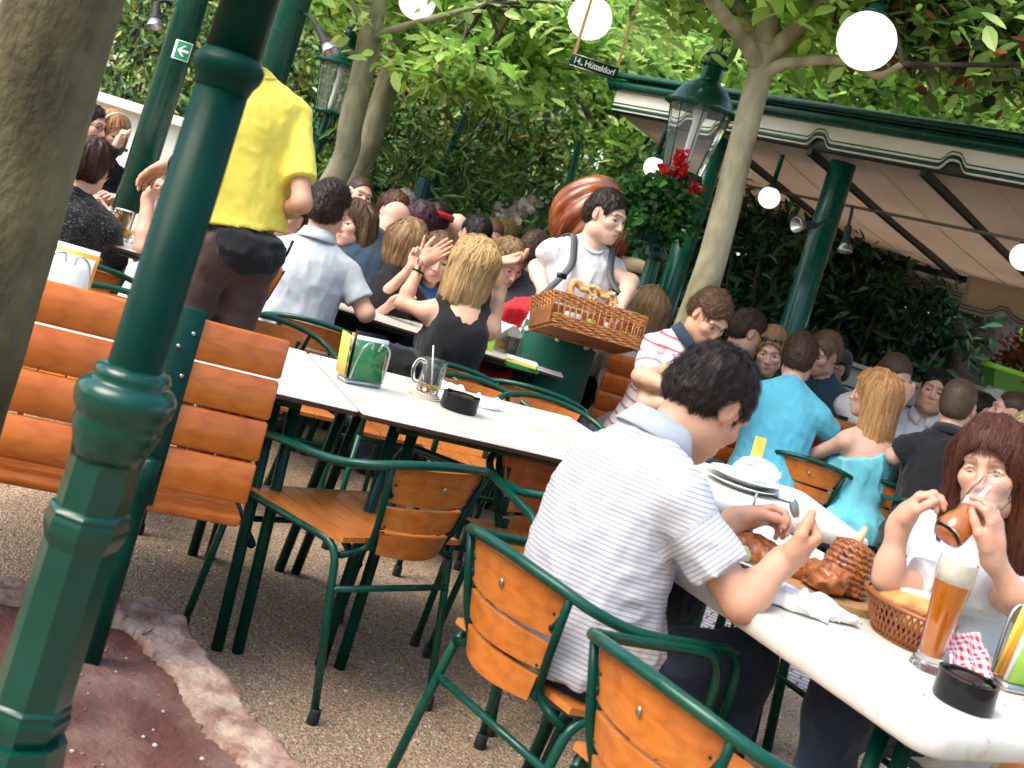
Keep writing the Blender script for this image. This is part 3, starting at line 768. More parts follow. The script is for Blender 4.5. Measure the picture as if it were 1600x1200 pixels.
mat('bark_olive', (.165, .140, .065), (.050, .042, .018), scale=7, rough=.92, bump=1.0, bscale=60, stretch=(1, 1, .55), detail=10, contrast=(.36, .64))
mat('bark_dark', (.085, .068, .052), (.030, .023, .018), scale=12, rough=.95, bump=1.0, bscale=30, stretch=(1, 1, .25), detail=9)
mat('sign_white', (.80, .80, .78), rough=.35); mat('sign_green', (.01, .26, .10), rough=.3)
mat('strap_tan', (.55, .36, .16), rough=.6)
mat('fascia_white', (.72, .70, .64), (.56, .56, .42), scale=3, rough=.5, detail=8, contrast=(.42, .75)); mat('awning_cloth', (.60, .50, .40), (.53, .43, .34), scale=2, rough=.85, transl=.5)
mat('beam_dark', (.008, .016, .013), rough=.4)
mat('seam', (.42, .30, .23), rough=.9); mat('steel_dull', (.25, .25, .24), rough=.5, metal=.7)
mat('mesh_green', (.004, .05, .045), rough=.5)
mat('board_white', (.78, .77, .72), (.70, .69, .64), scale=5, rough=.5); mat('poster_beer', (.75, .42, .05), rough=.4); mat('grey_boards', (.36, .37, .36), (.28, .29, .28), scale=5, rough=.7, stretch=(1, 14, 14))
mat('lime_plastic', (.22, .50, .03), rough=.3); mat('lime_dark', (.05, .20, .02), rough=.35)
mat('glaze_brown', (.36, .085, .014), (.20, .040, .008), scale=7, rough=.22, coat=.5, bump=.3, bscale=16, detail=7)
mat('bone', (.62, .50, .34), (.45, .32, .2), scale=8, rough=.5)
mat('beer_amber', (.86, .27, .008), (.92, .36, .015), scale=6, rough=.1, coat=.3, transl=.5)
mat('card_mix', (.70, .66, .55), (.15, .30, .10), scale=40, rough=.3, detail=2, contrast=(.46, .5))
mat('chips', (.75, .52, .12), (.6, .36, .06), scale=60, rough=.5)
mat('strap_grey', (.10, .10, .11), rough=.6)
mat('shades', (.02, .04, .07), rough=.06, coat=.6)

def stained():
    for nm in ('table_white', 'table_edge_white'):
        nt, N, L, b = finish_nodes(MATS[nm]); tc = N.new('ShaderNodeTexCoord'); old = b.inputs['Base Color'].links[0].from_socket
        for sc, lo, hi, c in ((3.1, .46, .70, (.80, .74, .64, 1)), (34, .60, .72, (.72, .66, .56, 1))):
            n = N.new('ShaderNodeTexNoise'); n.inputs['Scale'].default_value = sc; n.inputs['Detail'].default_value = 8; L.new(tc.outputs['Object'], n.inputs['Vector'])
            r = N.new('ShaderNodeValToRGB'); r.color_ramp.elements[0].position = lo; r.color_ramp.elements[1].position = hi; r.color_ramp.elements[0].color = (1, 1, 1, 1); r.color_ramp.elements[1].color = c; L.new(n.outputs['Fac'], r.inputs[0])
            m = N.new('ShaderNodeMix'); m.data_type = 'RGBA'; m.blend_type = 'MULTIPLY'; m.inputs['Factor'].default_value = .8; L.new(old, m.inputs['A']); L.new(r.outputs[0], m.inputs['B']); old = m.outputs['Result']
        L.new(old, b.inputs['Base Color'])
stained()
# ---------------------------------------------------------------- chairs, tables, benches
def slat(w0, w1, z0, z1, y0, sag, tilt, th=.010, n=13, crown=.006):
    """a bent back slat: arc in plan, centre of the arc at y0"""
    P = []
    for j in range(5):
        t = j/4; row = []
        for i in range(n):
            x = -1+2*i/(n-1); w = w0+(w1-w0)*t
            z = z0+(z1-z0)*t+crown*(1-x*x)*(t*2-1 if t > .5 else -(1-2*t)*.35)
            row.append((x*w, y0+tilt*(z-z0)+sag*x*x, z))
        P.append(row)
    return np.array(P)
def make_chair():
    t = thing('metal_chair', 'green', 'chair')
    rail = rounded([(.258, .225, .425), (.260, .218, .590), (.262, .06, .605), (.260, -.05, .615)], .07, 6)
    arc = [(.248, -.14, .628), (.212, -.215, .648), (.14, -.262, .668), (.055, -.283, .678)]
    half = np.vstack([rail[:-1], smooth_path(np.vstack([rail[-1:], arc, [(0, -.286, .680)]]), 6)])
    full = np.vstack([half, (half[:-1]*(-1, 1, 1))[::-1]])
    MB().tube(full, .0118, 10).build('arm_rail', MATS['green_metal'], t)
    for g in (-1, 1):
        l = MB().tube([(g*.258, .225, .427), (g*.268, .262, .03)], .0112, 10).build('front_leg', MATS['green_metal'], t)
        MB().lathe([(.0150, 0), (.0165, .004), (.0150, .035), (.0135, .037)], 10, (g*.2688, .265, 0)).build('rubber_foot', MATS['rubber'], l)
        p = rounded([(g*.252, .222, .422), (g*.200, -.165, .422), (g*.193, -.262, .03)], .055, 6)
        k = int(len(p)*.45)
        l = MB().tube(p, .0108, 10).build('rear_leg', MATS['green_metal'], t)
        MB().lathe([(.0140, 0), (.0155, .004), (.0140, .035), (.0125, .037)], 10, (g*.1925, -.265, 0)).build('rubber_foot', MATS['rubber'], l)
        up = rounded([(g*.172, -.246, .655), (g*.140, -.224, .50), (g*.116, -.195, .422), (g*.192, -.178, .398)], .05, 6)
        u = MB().tube(up, .0095, 8).build('upright', MATS['green_metal_dark'], t)
        m = MB(); m.tube([(g*np.interp(z, (.42, .655), (.112, .164)), np.interp(z, (.42, .655), (-.198, -.239)), z) for z in (.43, .52, .62)], .006, 6)
        for z in (.595, .508, .446):
            x = np.interp(z, (.42, .655), (.118, .170)); y = np.interp(z, (.42, .655), (-.204, -.245))
            m.box((g*(x-.013), y+.004, z), (.018, .006, .026), None, .003)
            for dz in (-.014, .014): m.ball((g*(x-.02), y-.004, z+dz), .005, 6, 4)
        m.build('brackets', MATS['green_metal_dark'], u)
    MB().tube([(-.262, .236, .33), (.262, .236, .33)], .009, 8).build('stretcher', MATS['green_metal_dark'], t)
    MB().tube([(-.197, -.195, .315), (.197, -.195, .315)], .009, 8).build('stretcher', MATS['green_metal'], t)
    for z0, z1, w0, w1 in ((.562, .655, .140, .163), (.489, .543, .122, .134), (.416, .470, .106, .118)):
        MB().grid(slat(w0, w1, z0, z1, -.268+(.655-z0)*.10, .036, -.10), .013).build('back_slat', MATS['chair_wood'], t, auto=50)
    m = MB()                                                     # contoured seat of six slats running front to back
    for k in range(6):
        x0 = -1+k/3+.012; x1 = x0+1/3-.024; P = []
        for i in range(9):
            q = i/8; y = -.185+.40*q; w = .205+.052*q
            z = .440-.014*sin(q*pi)-(.012*max(0, q-.85)/.15)
            P.append([(x*w, y, z) for x in np.linspace(x0, x1, 3)])
        m.grid(np.array(P), .014)
    m.build('seat', MATS['seat_wood'], t, auto=40)
    b = MB(); b.ball((0, -.2755, .612), (.006, .003, .009), 10, 6); b.build('number_badge', MATS['steel'], t)
    return t
CHAIRS = []
def chair(p, yaw, label, group='green metal chairs with wooden slats', tilt=None):
    """p on the ground, yaw the way the chair faces in degrees"""
    o = CHAIR0 if not CHAIRS else copy_tree(CHAIR0)
    o.location = (p[0], p[1], 0); o.rotation_euler = (0, 0, R(yaw-90)); o['label'] = label; o['group'] = group; CHAIRS.append(o); return o
def table(c, yaw, lx, ly, label, edge='table_edge_dark', th=.018, rad=.014, group='white topped beer garden tables', z=.72, legs=True):
    """lx along yaw"""
    t = thing('garden_table', label, 'table', (c[0], c[1], 0), R(yaw), group)
    def ring(e):
        q = []
        for sx, sy, a0 in ((1, 1, 0), (-1, 1, 90), (-1, -1, 180), (1, -1, 270)):
            for k in range(6):
                a = R(a0+k*18); q.append((sx*(lx/2-rad)+(rad+e)*cos(a), sy*(ly/2-rad)+(rad+e)*sin(a)))
        return q
    def slab(rs, name, m):
        b = MB(); n = 24; vs = [np.c_[np.array(ring(e)), np.full(n, zz)] for e, zz in rs]; F = []
        for i in range(len(rs)-1): F += [(i*n+k, i*n+(k+1) % n, (i+1)*n+(k+1) % n, (i+1)*n+k) for k in range(n)]
        F += [tuple(range(n-1, -1, -1)), tuple((len(rs)-1)*n+k for k in range(n))]
        b.add(np.vstack(vs), F); return b.build(name, m, t, auto=35)
    if edge == 'table_edge_dark':
        slab([(-.004, z-th), (0, z-th+.003), (0, z-.005)], 'edge', MATS['table_edge_dark'])
        slab([(0.0, z-.0045), (.0004, z-.003), (-.003, z)], 'tabletop', MATS['table_white'])
    else: slab([(-.006, z-th), (0, z-th+.008), (.001, z-.010), (-.004, z-.002), (-.010, z)], 'tabletop', MATS[edge])
    if legs:
        for sx in (-1, 1):
            for sy in (-1, 1):
                m = MB()
                for d in (-.028, .028):
                    m.tube([(sx*(lx/2-.17)+d, sy*(ly/2-.13), z-th-.02), (sx*(lx/2-.14)+d, sy*(ly/2-.05), .0)], .0165, 10)
                m.build('leg', MATS['green_metal_dark'], t)
            MB().box((sx*(lx/2-.17), 0, z-th-.018), (.03, ly/2-.08, .015), None, .003).build('cross_bar', MATS['green_metal_dark'], t)
            MB().tube([(sx*(lx/2-.15), -ly/2+.10, .28), (sx*(lx/2-.15), ly/2-.10, .28)], .012, 8).build('stretcher', MATS['green_metal_dark'], t)
        MB().box((0, ly/2-.10, z-th-.016), (lx/2-.2, .012, .013), None, .003).build('long_rail', MATS['green_metal'], t)
        MB().box((0, -ly/2+.10, z-th-.016), (lx/2-.2, .012, .013), None, .003).build('long_rail', MATS['green_metal'], t)
    return t
def bench(c, yaw, L, label, straps=(-.3, .3), group=None):
    """c: middle of the back at the ground, faces +y turned by yaw"""
    t = thing('slatted_bench', label, 'bench', (c[0], c[1], 0), R(yaw), group)
    M = rotm((1, 0, 0), R(-11)); b0 = V(0, 0, .47)
    for k in range(4):
        p = b0+M@V(0, 0, .058+k*.103); MB().box(p, (L/2, .013, .0492), M, .006).build('back_board', MATS['bench_wood'], t)
    for k in range(3): MB().box((0, .055+k*.125, .428+(.0 if k else .004)), (L/2, .055, .014), None, .006).build('seat_board', MATS['bench_wood'], t)
    for x in straps:
        s = MB().box(b0+V(x, 0, 0)+M@V(0, -.019, .20), (.032, .0045, .235), M, .004)
        st = s.build('back_strap', MATS['green_metal_dark'], t)
        q = MB()
        for k in range(4):
            q.box(b0+V(x, 0, 0)+M@V(0, -.0205, .048+k*.103), (.003, .0015, .052), M)
            for d in (-.013, .013): q.ball(b0+V(x+d, 0, 0)+M@V(0, -.025, .048+k*.103+d*1.4), (.006, .004, .006), 8, 5)
        q.build('bolts', MATS['steel'], st)
        MB().tube(rounded([(x, -.035, .55), (x, -.01, .40), (x, -.07, 0)], .08), .021, 8).build('rear_leg', MATS['green_metal_dark'], t)
        MB().tube([(x, .34, .41), (x, .36, 0)], .018, 8).build('front_leg', MATS['green_metal_dark'], t)
        MB().box((x, .17, .405), (.02, .19, .009), None, .003).build('seat_rail', MATS['green_metal_dark'], t)
    return t
# ---------------------------------------------------------------- things on the tables
mat('black_plastic', (.006, .006, .007), rough=.16, spec=.28); mat('glass', (.98, .99, .99), rough=.01, trans=1.0, ior=1.45); mat('beer', (.88, .36, .035), rough=.05, trans=.85, ior=1.33)
mat('beer_pale', (.90, .55, .10), rough=.05, trans=.8, ior=1.33); mat('foam', (.88, .82, .68), (.80, .72, .55), scale=60, rough=.8, bump=.2, bscale=160)
mat('paper', (.78, .77, .74), rough=.7); mat('paper_yellow', (.78, .52, .08), rough=.5); mat('card_green', (.02, .20, .05), rough=.25, coat=.4); mat('card_lime', (.35, .62, .08), rough=.35)
mat('card_orange', (.80, .33, .03), rough=.4); mat('bread', (.62, .34, .12), (.40, .17, .045), scale=22, rough=.6, bump=.3, bscale=60); mat('roast', (.42, .13, .03), (.16, .045, .012), scale=36, rough=.32, bump=.5, bscale=70, coat=.4)
mat('wicker', (.50, .22, .07), (.36, .13, .035), scale=40, rough=.45, bump=.2, bscale=90); mat('wicker_dark', (.30, .12, .04), (.22, .08, .03), scale=40, rough=.55, bump=.3, bscale=90)
mat('basket_plastic', (.28, .09, .03), (.22, .065, .022), rough=.35); mat('board_wood', (.45, .27, .12), (.36, .20, .08), scale=8, rough=.5, stretch=(2, 14, 14)); mat('orange_vinyl', (.85, .20, .01), rough=.35)
mat('napkin', (.80, .80, .80), rough=.9, sheen=.2); mat('pottery', (.72, .70, .66), rough=.2, coat=.4); mat('salad', (.35, .42, .12), (.62, .55, .30), scale=50, rough=.5, bump=.5); mat('coaster', (.58, .52, .40), rough=.7)
def checked_cloth():
    m = mat('red_check', (.80, .76, .74), rough=.85); nt, N, L, b = finish_nodes(m); tc = N.new('ShaderNodeTexCoord'); ck = []
    for o in ('cu', 'cv'):
        at = N.new('ShaderNodeAttribute'); at.attribute_name = o
        a = N.new('ShaderNodeMath'); a.operation = 'MULTIPLY_ADD'; a.inputs[1].default_value = 62; a.inputs[2].default_value = 40; L.new(at.outputs['Fac'], a.inputs[0])
        f = N.new('ShaderNodeMath'); f.operation = 'FRACT'; L.new(a.outputs[0], f.inputs[0]); g = N.new('ShaderNodeMath'); g.operation = 'GREATER_THAN'; g.inputs[1].default_value = .5; L.new(f.outputs[0], g.inputs[0]); ck.append(g)
    s = N.new('ShaderNodeMath'); s.operation = 'ADD'; L.new(ck[0].outputs[0], s.inputs[0]); L.new(ck[1].outputs[0], s.inputs[1])
    h = N.new('ShaderNodeMath'); h.operation = 'MULTIPLY'; h.inputs[1].default_value = .5; L.new(s.outputs[0], h.inputs[0])
    mx = N.new('ShaderNodeMix'); mx.data_type = 'RGBA'; L.new(h.outputs[0], mx.inputs['Factor']); mx.inputs['A'].default_value = (.80, .76, .74, 1); mx.inputs['B'].default_value = (.55, .02, .06, 1); L.new(mx.outputs['Result'], b.inputs['Base Color'])
checked_cloth()
def ashtray(p, label, r=.068, h=.048):
    t = thing('ashtray', label, 'ashtray', p, 0, 'round black ashtrays')
    MB().lathe([(r*.93, 0), (r, .006), (r*.98, h*.8), (r*.99, h), (r*.86, h*.99), (r*.82, h*.80), (r*.5, h*.66)], 32).build('bowl', MATS['black_plastic'], t, auto=40)
    MB().lathe([(r*.83, h*.80), (r*.80, h*.93), (r*.45, h*.97), (.0, h*.95)], 24).build('insert', MATS['black_plastic'], t)
    m = MB()
    for k in range(3):
        a = k*2.1+.4; m.box((cos(a)*r*.86, sin(a)*r*.86, h*1.0), (r*.16, r*.08, .003), RZ(a), .002)
    m.build('rest', MATS['black_plastic'], t); return t
def mug(p, label, fill=.3, hz=.135, r=.043, yaw=0, spoon=False, group='glass beer mugs'):
    t = thing('beer_mug', label, 'mug', p, R(yaw), group)
    MB().lathe([(r*.94, 0), (r, .006), (r, hz), (r*.93, hz), (r*.90, .016), (.0, .014)], 24).build('glass', MATS['glass'], t, auto=45)
    MB().tube(smooth_path([(r*.97, 0, hz*.82), (r*1.55, 0, hz*.84), (r*1.85, 0, hz*.55), (r*1.55, 0, hz*.22), (r*.97, 0, hz*.2)], 6), .0065, 8).build('handle', MATS['glass'], t)
    if fill > 0: MB().lathe([(r*.885, .0165), (r*.915, .016+hz*fill), (0, .016+hz*fill)], 20).build('beer', MATS['beer_pale'], t)
    if fill > .5: MB().lathe([(r*.915, .017+hz*fill), (r*.92, hz*.99), (0, hz*1.02)], 20).build('foam', MATS['foam'], t)
    if spoon: MB().tube([(-.01, 0, .02), (.022, .012, hz*1.38)], (.0075), 6, flat=.35).build('stirrer', MATS['paper'], t)
    return t
def menu_holder(p, yaw, label, cols=('paper_yellow', 'paper', 'card_green', 'paper', 'card_orange'), vee=None, sc=1.0):
    t = thing('menu_holder', label, 'menu holder', p, R(yaw), 'menu holders on the tables')
    MB().box((0, 0, .009), (.072*sc, .028, .009), None, .006).build('base', MATS['steel'], t)
    for k, c in enumerate(cols):
        y = -.020+k*.010; h = (.125+.012*((k*7) % 3))*sc; MB().box((.004*((k*5) % 3-1), y, .019+h/2), (.062*sc, .0016, h/2), rotm((1, 0, 0), R(-9)), 0).build('card', MATS[c], t)
    for k, c in enumerate(vee or ()):
        M = RZ(R(72))@rotm((1, 0, 0), R(-7)); MB().box(V(-.070*sc-.006*k, .02, .019+.066*sc), (.05*sc, .0016, .066*sc), M).build('card', MATS[c], t)
    for g in (-1, 1): MB().tube(smooth_path([(g*.062*sc, -.030, .018), (g*.060*sc, -.034, .08), (g*.048*sc, -.040, .13*sc), (g*.02, -.038, .145*sc), (g*.012, -.03, .12*sc)], 6), .0042, 6).build('wire_clip', MATS['steel'], t)
    return t
def crumple(p, r, label, name='napkin', seed=1, m='napkin', h=.5, group='crumpled paper napkins', flat=None):
    rng = np.random.default_rng(seed); P = [ell(V(0, 0, r*h*.5), (r, r*.8, r*h*.55), None, .03)]
    for k in range(9):
        a = rng.uniform(0, 6.28); q = V(cos(a)*r*.7, sin(a)*r*.6, r*h*rng.uniform(.2, .9)); P.append(rbox(q, (r*.42, r*.30, .0025), rotm(rng.normal(0, 1, 3), rng.uniform(0, 1.1)), .002, .012))
    P += [wrinkle(.007, np.eye(3), (26, 26, 26), seed), cutp((0, 0, .001), (0, 0, -1))]
    v, q = nets(sdf_grid(P, max(.0045, r/16))); o = rawmesh(name, v, q, MATS[m], None, True); o.location = tuple(p)
    return tag(o, label, 'napkin', group)
def plate(p, r, label, group='plates on the tables', m='pottery'):
    o = MB().lathe([(r*.55, 0), (r*.6, .002), (r, .018), (r*.99, .021), (r*.62, .007), (0, .006)], 32).build('plate', MATS[m], None, auto=50); o.location = tuple(p); return tag(o, label, 'plate', group)
def book(p, hx, hy, hz, yaw, m, name, label, cat, group=None, tilt=None):
    M = np.eye(3) if tilt is None else rotm((1, 0, 0), R(tilt))
    o = MB().box((0, 0, 0), (hx, hy, hz), M, .001).build(name, MATS[m], None, smooth=False); o.location = tuple(p); o.rotation_euler = (0, 0, R(yaw)); return tag(o, label, cat, group)
# ---------------------------------------------------------------- ground
def ground():
    m = mat('gravel', (.44, .37, .29), (.29, .235, .18), scale=95, rough=.9, detail=3, contrast=(.38, .62)); nt, N, L, b = finish_nodes(m)
    tc = N.new('ShaderNodeTexCoord'); vo = N.new('ShaderNodeTexVoronoi'); vo.inputs['Scale'].default_value = 175; L.new(tc.outputs['Object'], vo.inputs['Vector'])
    hs = N.new('ShaderNodeMix'); hs.data_type = 'RGBA'; hs.blend_type = 'MULTIPLY'; hs.inputs['Factor'].default_value = .55
    cr = N.new('ShaderNodeValToRGB'); e = cr.color_ramp.elements; e[0].color = (.30, .24, .19, 1); e[1].color = (1.7, 1.55, 1.35, 1); e[0].position = .15; e[1].position = .95
    sp = N.new('ShaderNodeSeparateColor'); L.new(vo.outputs['Color'], sp.inputs[0]); L.new(sp.outputs[0], cr.inputs[0])
    old = b.inputs['Base Color'].links[0].from_socket; L.new(old, hs.inputs['A']); L.new(cr.outputs[0], hs.inputs['B'])
    big = N.new('ShaderNodeTexNoise'); big.inputs['Scale'].default_value = .9; big.inputs['Detail'].default_value = 5; L.new(tc.outputs['Object'], big.inputs['Vector'])
    c2 = N.new('ShaderNodeValToRGB'); c2.color_ramp.elements[0].color = (.66, .58, .50, 1); c2.color_ramp.elements[1].color = (1.15, 1.08, 1, 1); c2.color_ramp.elements[0].position = .38; c2.color_ramp.elements[1].position = .62
    L.new(big.outputs['Fac'], c2.inputs[0]); h2 = N.new('ShaderNodeMix'); h2.data_type = 'RGBA'; h2.blend_type = 'MULTIPLY'; h2.inputs['Factor'].default_value = 1; L.new(hs.outputs['Result'], h2.inputs['A']); L.new(c2.outputs[0], h2.inputs['B'])
    L.new(h2.outputs['Result'], b.inputs['Base Color'])
    bp = N.new('ShaderNodeBump'); bp.inputs['Strength'].default_value = .7; bp.inputs['Distance'].default_value = .008; bp.invert = True; L.new(vo.outputs['Distance'], bp.inputs['Height']); L.new(bp.outputs[0], b.inputs['Normal'])
    o = MB().grid(np.array([[(x, y, 0) for y in (-60, 0, 3, 8, 20, 120)] for x in (-90, -10, 0, 10, 90)])).build('ground', m, smooth=False)
    if o.data.polygons[0].normal.z < 0: o.data.flip_normals()
    tag(o, kind='structure')
    # loose pebbles lying on the gravel near the camera
    rng = np.random.default_rng(5); n = 9000; mb_v = []; mb_f = []
    oc = np.array([(1, 0, 0), (0, 1, 0), (-1, 0, 0), (0, -1, 0), (0, 0, .7), (0, 0, -.6)]); of = np.array([(0, 1, 4), (1, 2, 4), (2, 3, 4), (3, 0, 4)])
    y = 1.9+rng.random(n)**1.5*4.4; x = (rng.random(n)-.5)*2*(.30*y+.7)+.05
    r = rng.uniform(.003, .0075, n); a = rng.uniform(0, 6.28, n); q = oc[None]*r[:, None, None]*rng.uniform(.7, 1.3, (n, 6, 1))
    ca, sa = np.cos(a)[:, None], np.sin(a)[:, None]
    v = np.stack([q[..., 0]*ca-q[..., 1]*sa+x[:, None], q[..., 0]*sa+q[..., 1]*ca+y[:, None], q[..., 2]+.001], 2)
    f = (of[None]+np.arange(n)[:, None, None]*6).reshape(-1, 3)
    c = np.repeat(rng.choice(np.array([(.42, .36, .29), (.24, .19, .15), (.50, .46, .40), (.17, .12, .09), (.33, .22, .16)]), n)*rng.uniform(.7, 1.1, (n, 1)), 6, 0)
    mp = mat('pebble', (1, 1, 1), rough=.8, attr='col')
    o = rawmesh('loose_gravel', v.reshape(-1, 3), f, mp, None, True, cols=c); tag(o, 'loose brown and grey gravel on the ground between the chairs', 'gravel', kind='stuff')
    # paved strip under the right hand tables
    pv = mat('paving', (.34, .34, .36), (.25, .25, .27), scale=14, rough=.8); nt, N, L, b = finish_nodes(pv)
    tc = N.new('ShaderNodeTexCoord'); mp2 = N.new('ShaderNodeMapping'); mp2.inputs['Rotation'].default_value = (0, 0, R(22)); L.new(tc.outputs['Object'], mp2.inputs[0])
    bk = N.new('ShaderNodeTexBrick'); bk.inputs['Scale'].default_value = 5.5; bk.inputs['Mortar Size'].default_value = .03; bk.inputs['Color1'].default_value = (.9, .9, .95, 1); bk.inputs['Color2'].default_value = (.62, .62, .66, 1); bk.inputs['Mortar'].default_value = (.18, .15, .12, 1)
    L.new(mp2.outputs[0], bk.inputs['Vector']); old = b.inputs['Base Color'].links[0].from_socket; mx = N.new('ShaderNodeMix'); mx.data_type = 'RGBA'; mx.blend_type = 'MULTIPLY'; mx.inputs['Factor'].default_value = 1
    L.new(old, mx.inputs['A']); L.new(bk.outputs['Color'], mx.inputs['B']); L.new(mx.outputs['Result'], b.inputs['Base Color'])
    c = G(1190, 985)
    e = E1*.62; f2 = E2*7
    p = [c-e*1.1-E2*.6, c+e*1.5-E2*.6, c+e*1.5+f2, c-e*1.1+f2]
    o = MB().add(np.array(p)+[0, 0, .004], [(0, 1, 2, 3)]).build('paving', pv, smooth=False); tag(o, kind='structure')
def planter():
    soil = mat('red_earth', (.105, .040, .030), (.235, .150, .120), scale=5, rough=.95, bump=.9, bscale=55, detail=13, contrast=(.44, .78))
    st = mat('kerb_stone', (.46, .35, .27), (.24, .13, .10), scale=13, rough=.88, bump=1.0, bscale=48, detail=12, contrast=(.40, .62), stretch=(1, 1, 1))
    z = .085
    out = [G(*p, z) for p in ((150, 918), (205, 930), (270, 940), (300, 985), (328, 1022), (365, 1065), (395, 1112), (430, 1148), (475, 1200), (530, 1275), (590, 1370))]
    inn = [G(*p, z) for p in ((120, 955), (180, 968), (212, 985), (232, 1012), (262, 1042), (290, 1090), (318, 1130), (362, 1172), (398, 1210), (440, 1290), (480, 1390))]
    left = [G(*p, z) for p in ((-260, 850), (-60, 890))]; lin = [G(*p, z) for p in ((-280, 885), (-80, 925))]
    def stone(a, b_, name, label):
        k = len(a); rows = []
        rng = np.random.default_rng(k+int(abs(a[0][0])*100))
        A, B = smooth_path(a, 9), smooth_path(b_, 9); m = len(A)
        jA = np.cumsum(rng.normal(0, .004, (m, 2)), 0)*0+rng.normal(0, .0045, (m, 2)); jB = rng.normal(0, .006, (m, 2))
        wj = np.clip(np.minimum(np.arange(m), m-1-np.arange(m))/6, 0, 1)[:, None]; A[:, :2] += jA*wj*.7; B[:, :2] += jB*wj
        nW = 9
        for (t, zz) in [(0, -z-.02), (0, -.012), (.03, -.002)]+[(q, 0) for q in np.linspace(.10, .92, nW)]+[(.97, -.006), (1, -.05)]:
            P = A*(1-t)+B*t; P = P.copy(); P[:, 2] += zz
            if zz > -.01: P[:, 2] += (vnoise(P[:, 0]*16, P[:, 1]*16, np.zeros(m))-.5)*.022+(vnoise(P[:, 0]*60, P[:, 1]*60, np.zeros(m)+3)-.5)*.009
            rows.append(P)
        for r_ in rows: r_[0] = r_[0]*.98+r_[1]*.02
        g = MB().grid(np.array(rows)); 
        o = g.build(name, st, None, True); tag(o, label, 'kerb stone', 'kerb stones round the earth bed'); return o
    stone(out[:6], inn[:6], 'kerb_stone', 'rough pale kerb stone at the corner of the red earth bed')
    stone([out[5]+V(.0005, -.001, 0)]+out[6:], [inn[5]+V(.0005, -.001, 0)]+inn[6:], 'kerb_stone', 'rough reddish kerb stone along the right side of the earth bed')
    stone(left+[out[0]-V(.02, 0, 0)], lin+[inn[0]-V(.02, 0, 0)], 'kerb_stone', 'dark kerb stone behind the foot of the foreground green post')
    poly = lin+inn+[G(200, 1420, z), G(-300, 1300, z)]
    # earth surface as a bumpy sheet clipped to the bed
    P = np.array(poly)[:, :2]; lo, hi = P.min(0), P.max(0); n = 120
    xs, ys = np.linspace(lo[0], hi[0], n), np.linspace(lo[1], hi[1], n); Xg, Yg = np.meshgrid(xs, ys, indexing='ij')
    ins = np.zeros(Xg.shape, bool)
    for i in range(len(P)):
        (x1, y1), (x2, y2) = P[i], P[(i+1) % len(P)]
        c = ((y1 > Yg) != (y2 > Yg)) & (Xg < (x2-x1)*(Yg-y1)/(y2-y1+1e-12)+x1); ins ^= c
    Z = .070+(vnoise(Xg*9, Yg*9, 0*Xg)-.5)*.022+(vnoise(Xg*40, Yg*40, 0*Xg+2)-.5)*.008
    I = np.arange(n*n).reshape(n, n)
    m = ins[:-1, :-1] | ins[1:, 1:] | ins[1:, :-1] | ins[:-1, 1:]
    q = np.stack([I[:-1, :-1], I[1:, :-1], I[1:, 1:], I[:-1, 1:]], 2)[m]
    o = rawmesh('earth_bed', np.stack([Xg, Yg, Z], 2).reshape(-1, 3), q, soil); tag(o, kind='structure')
    rng = np.random.default_rng(8); k = 260; b = MB()
    for i in range(k):
        x, y = lo+(hi-lo)*rng.random(2); 
        ii = min(n-1, int((x-lo[0])/(hi[0]-lo[0])*n)); jj = min(n-1, int((y-lo[1])/(hi[1]-lo[1])*n))
        if ins[ii, jj]:
            b.cc = rng.choice(np.array([(.5, .42, .36), (.32, .2, .16), (.62, .56, .5), (.2, .12, .1)])); r = rng.uniform(.002, .0065); b.ball((x, y, Z[ii, jj]+.002), (r, r*.8, r*.6), 6, 4)
    o = b.build('bed_pebbles', MATS['pebble'], usecol=True); tag(o, 'small pale pebbles and crumbs strewn over the red earth bed', 'pebbles', kind='stuff')
mat('post_dark', (.001, .022, .015), (.001, .030, .020), scale=10, rough=.30, rough2=.42, spec=.10, coat=.0, bump=.06, bscale=22)
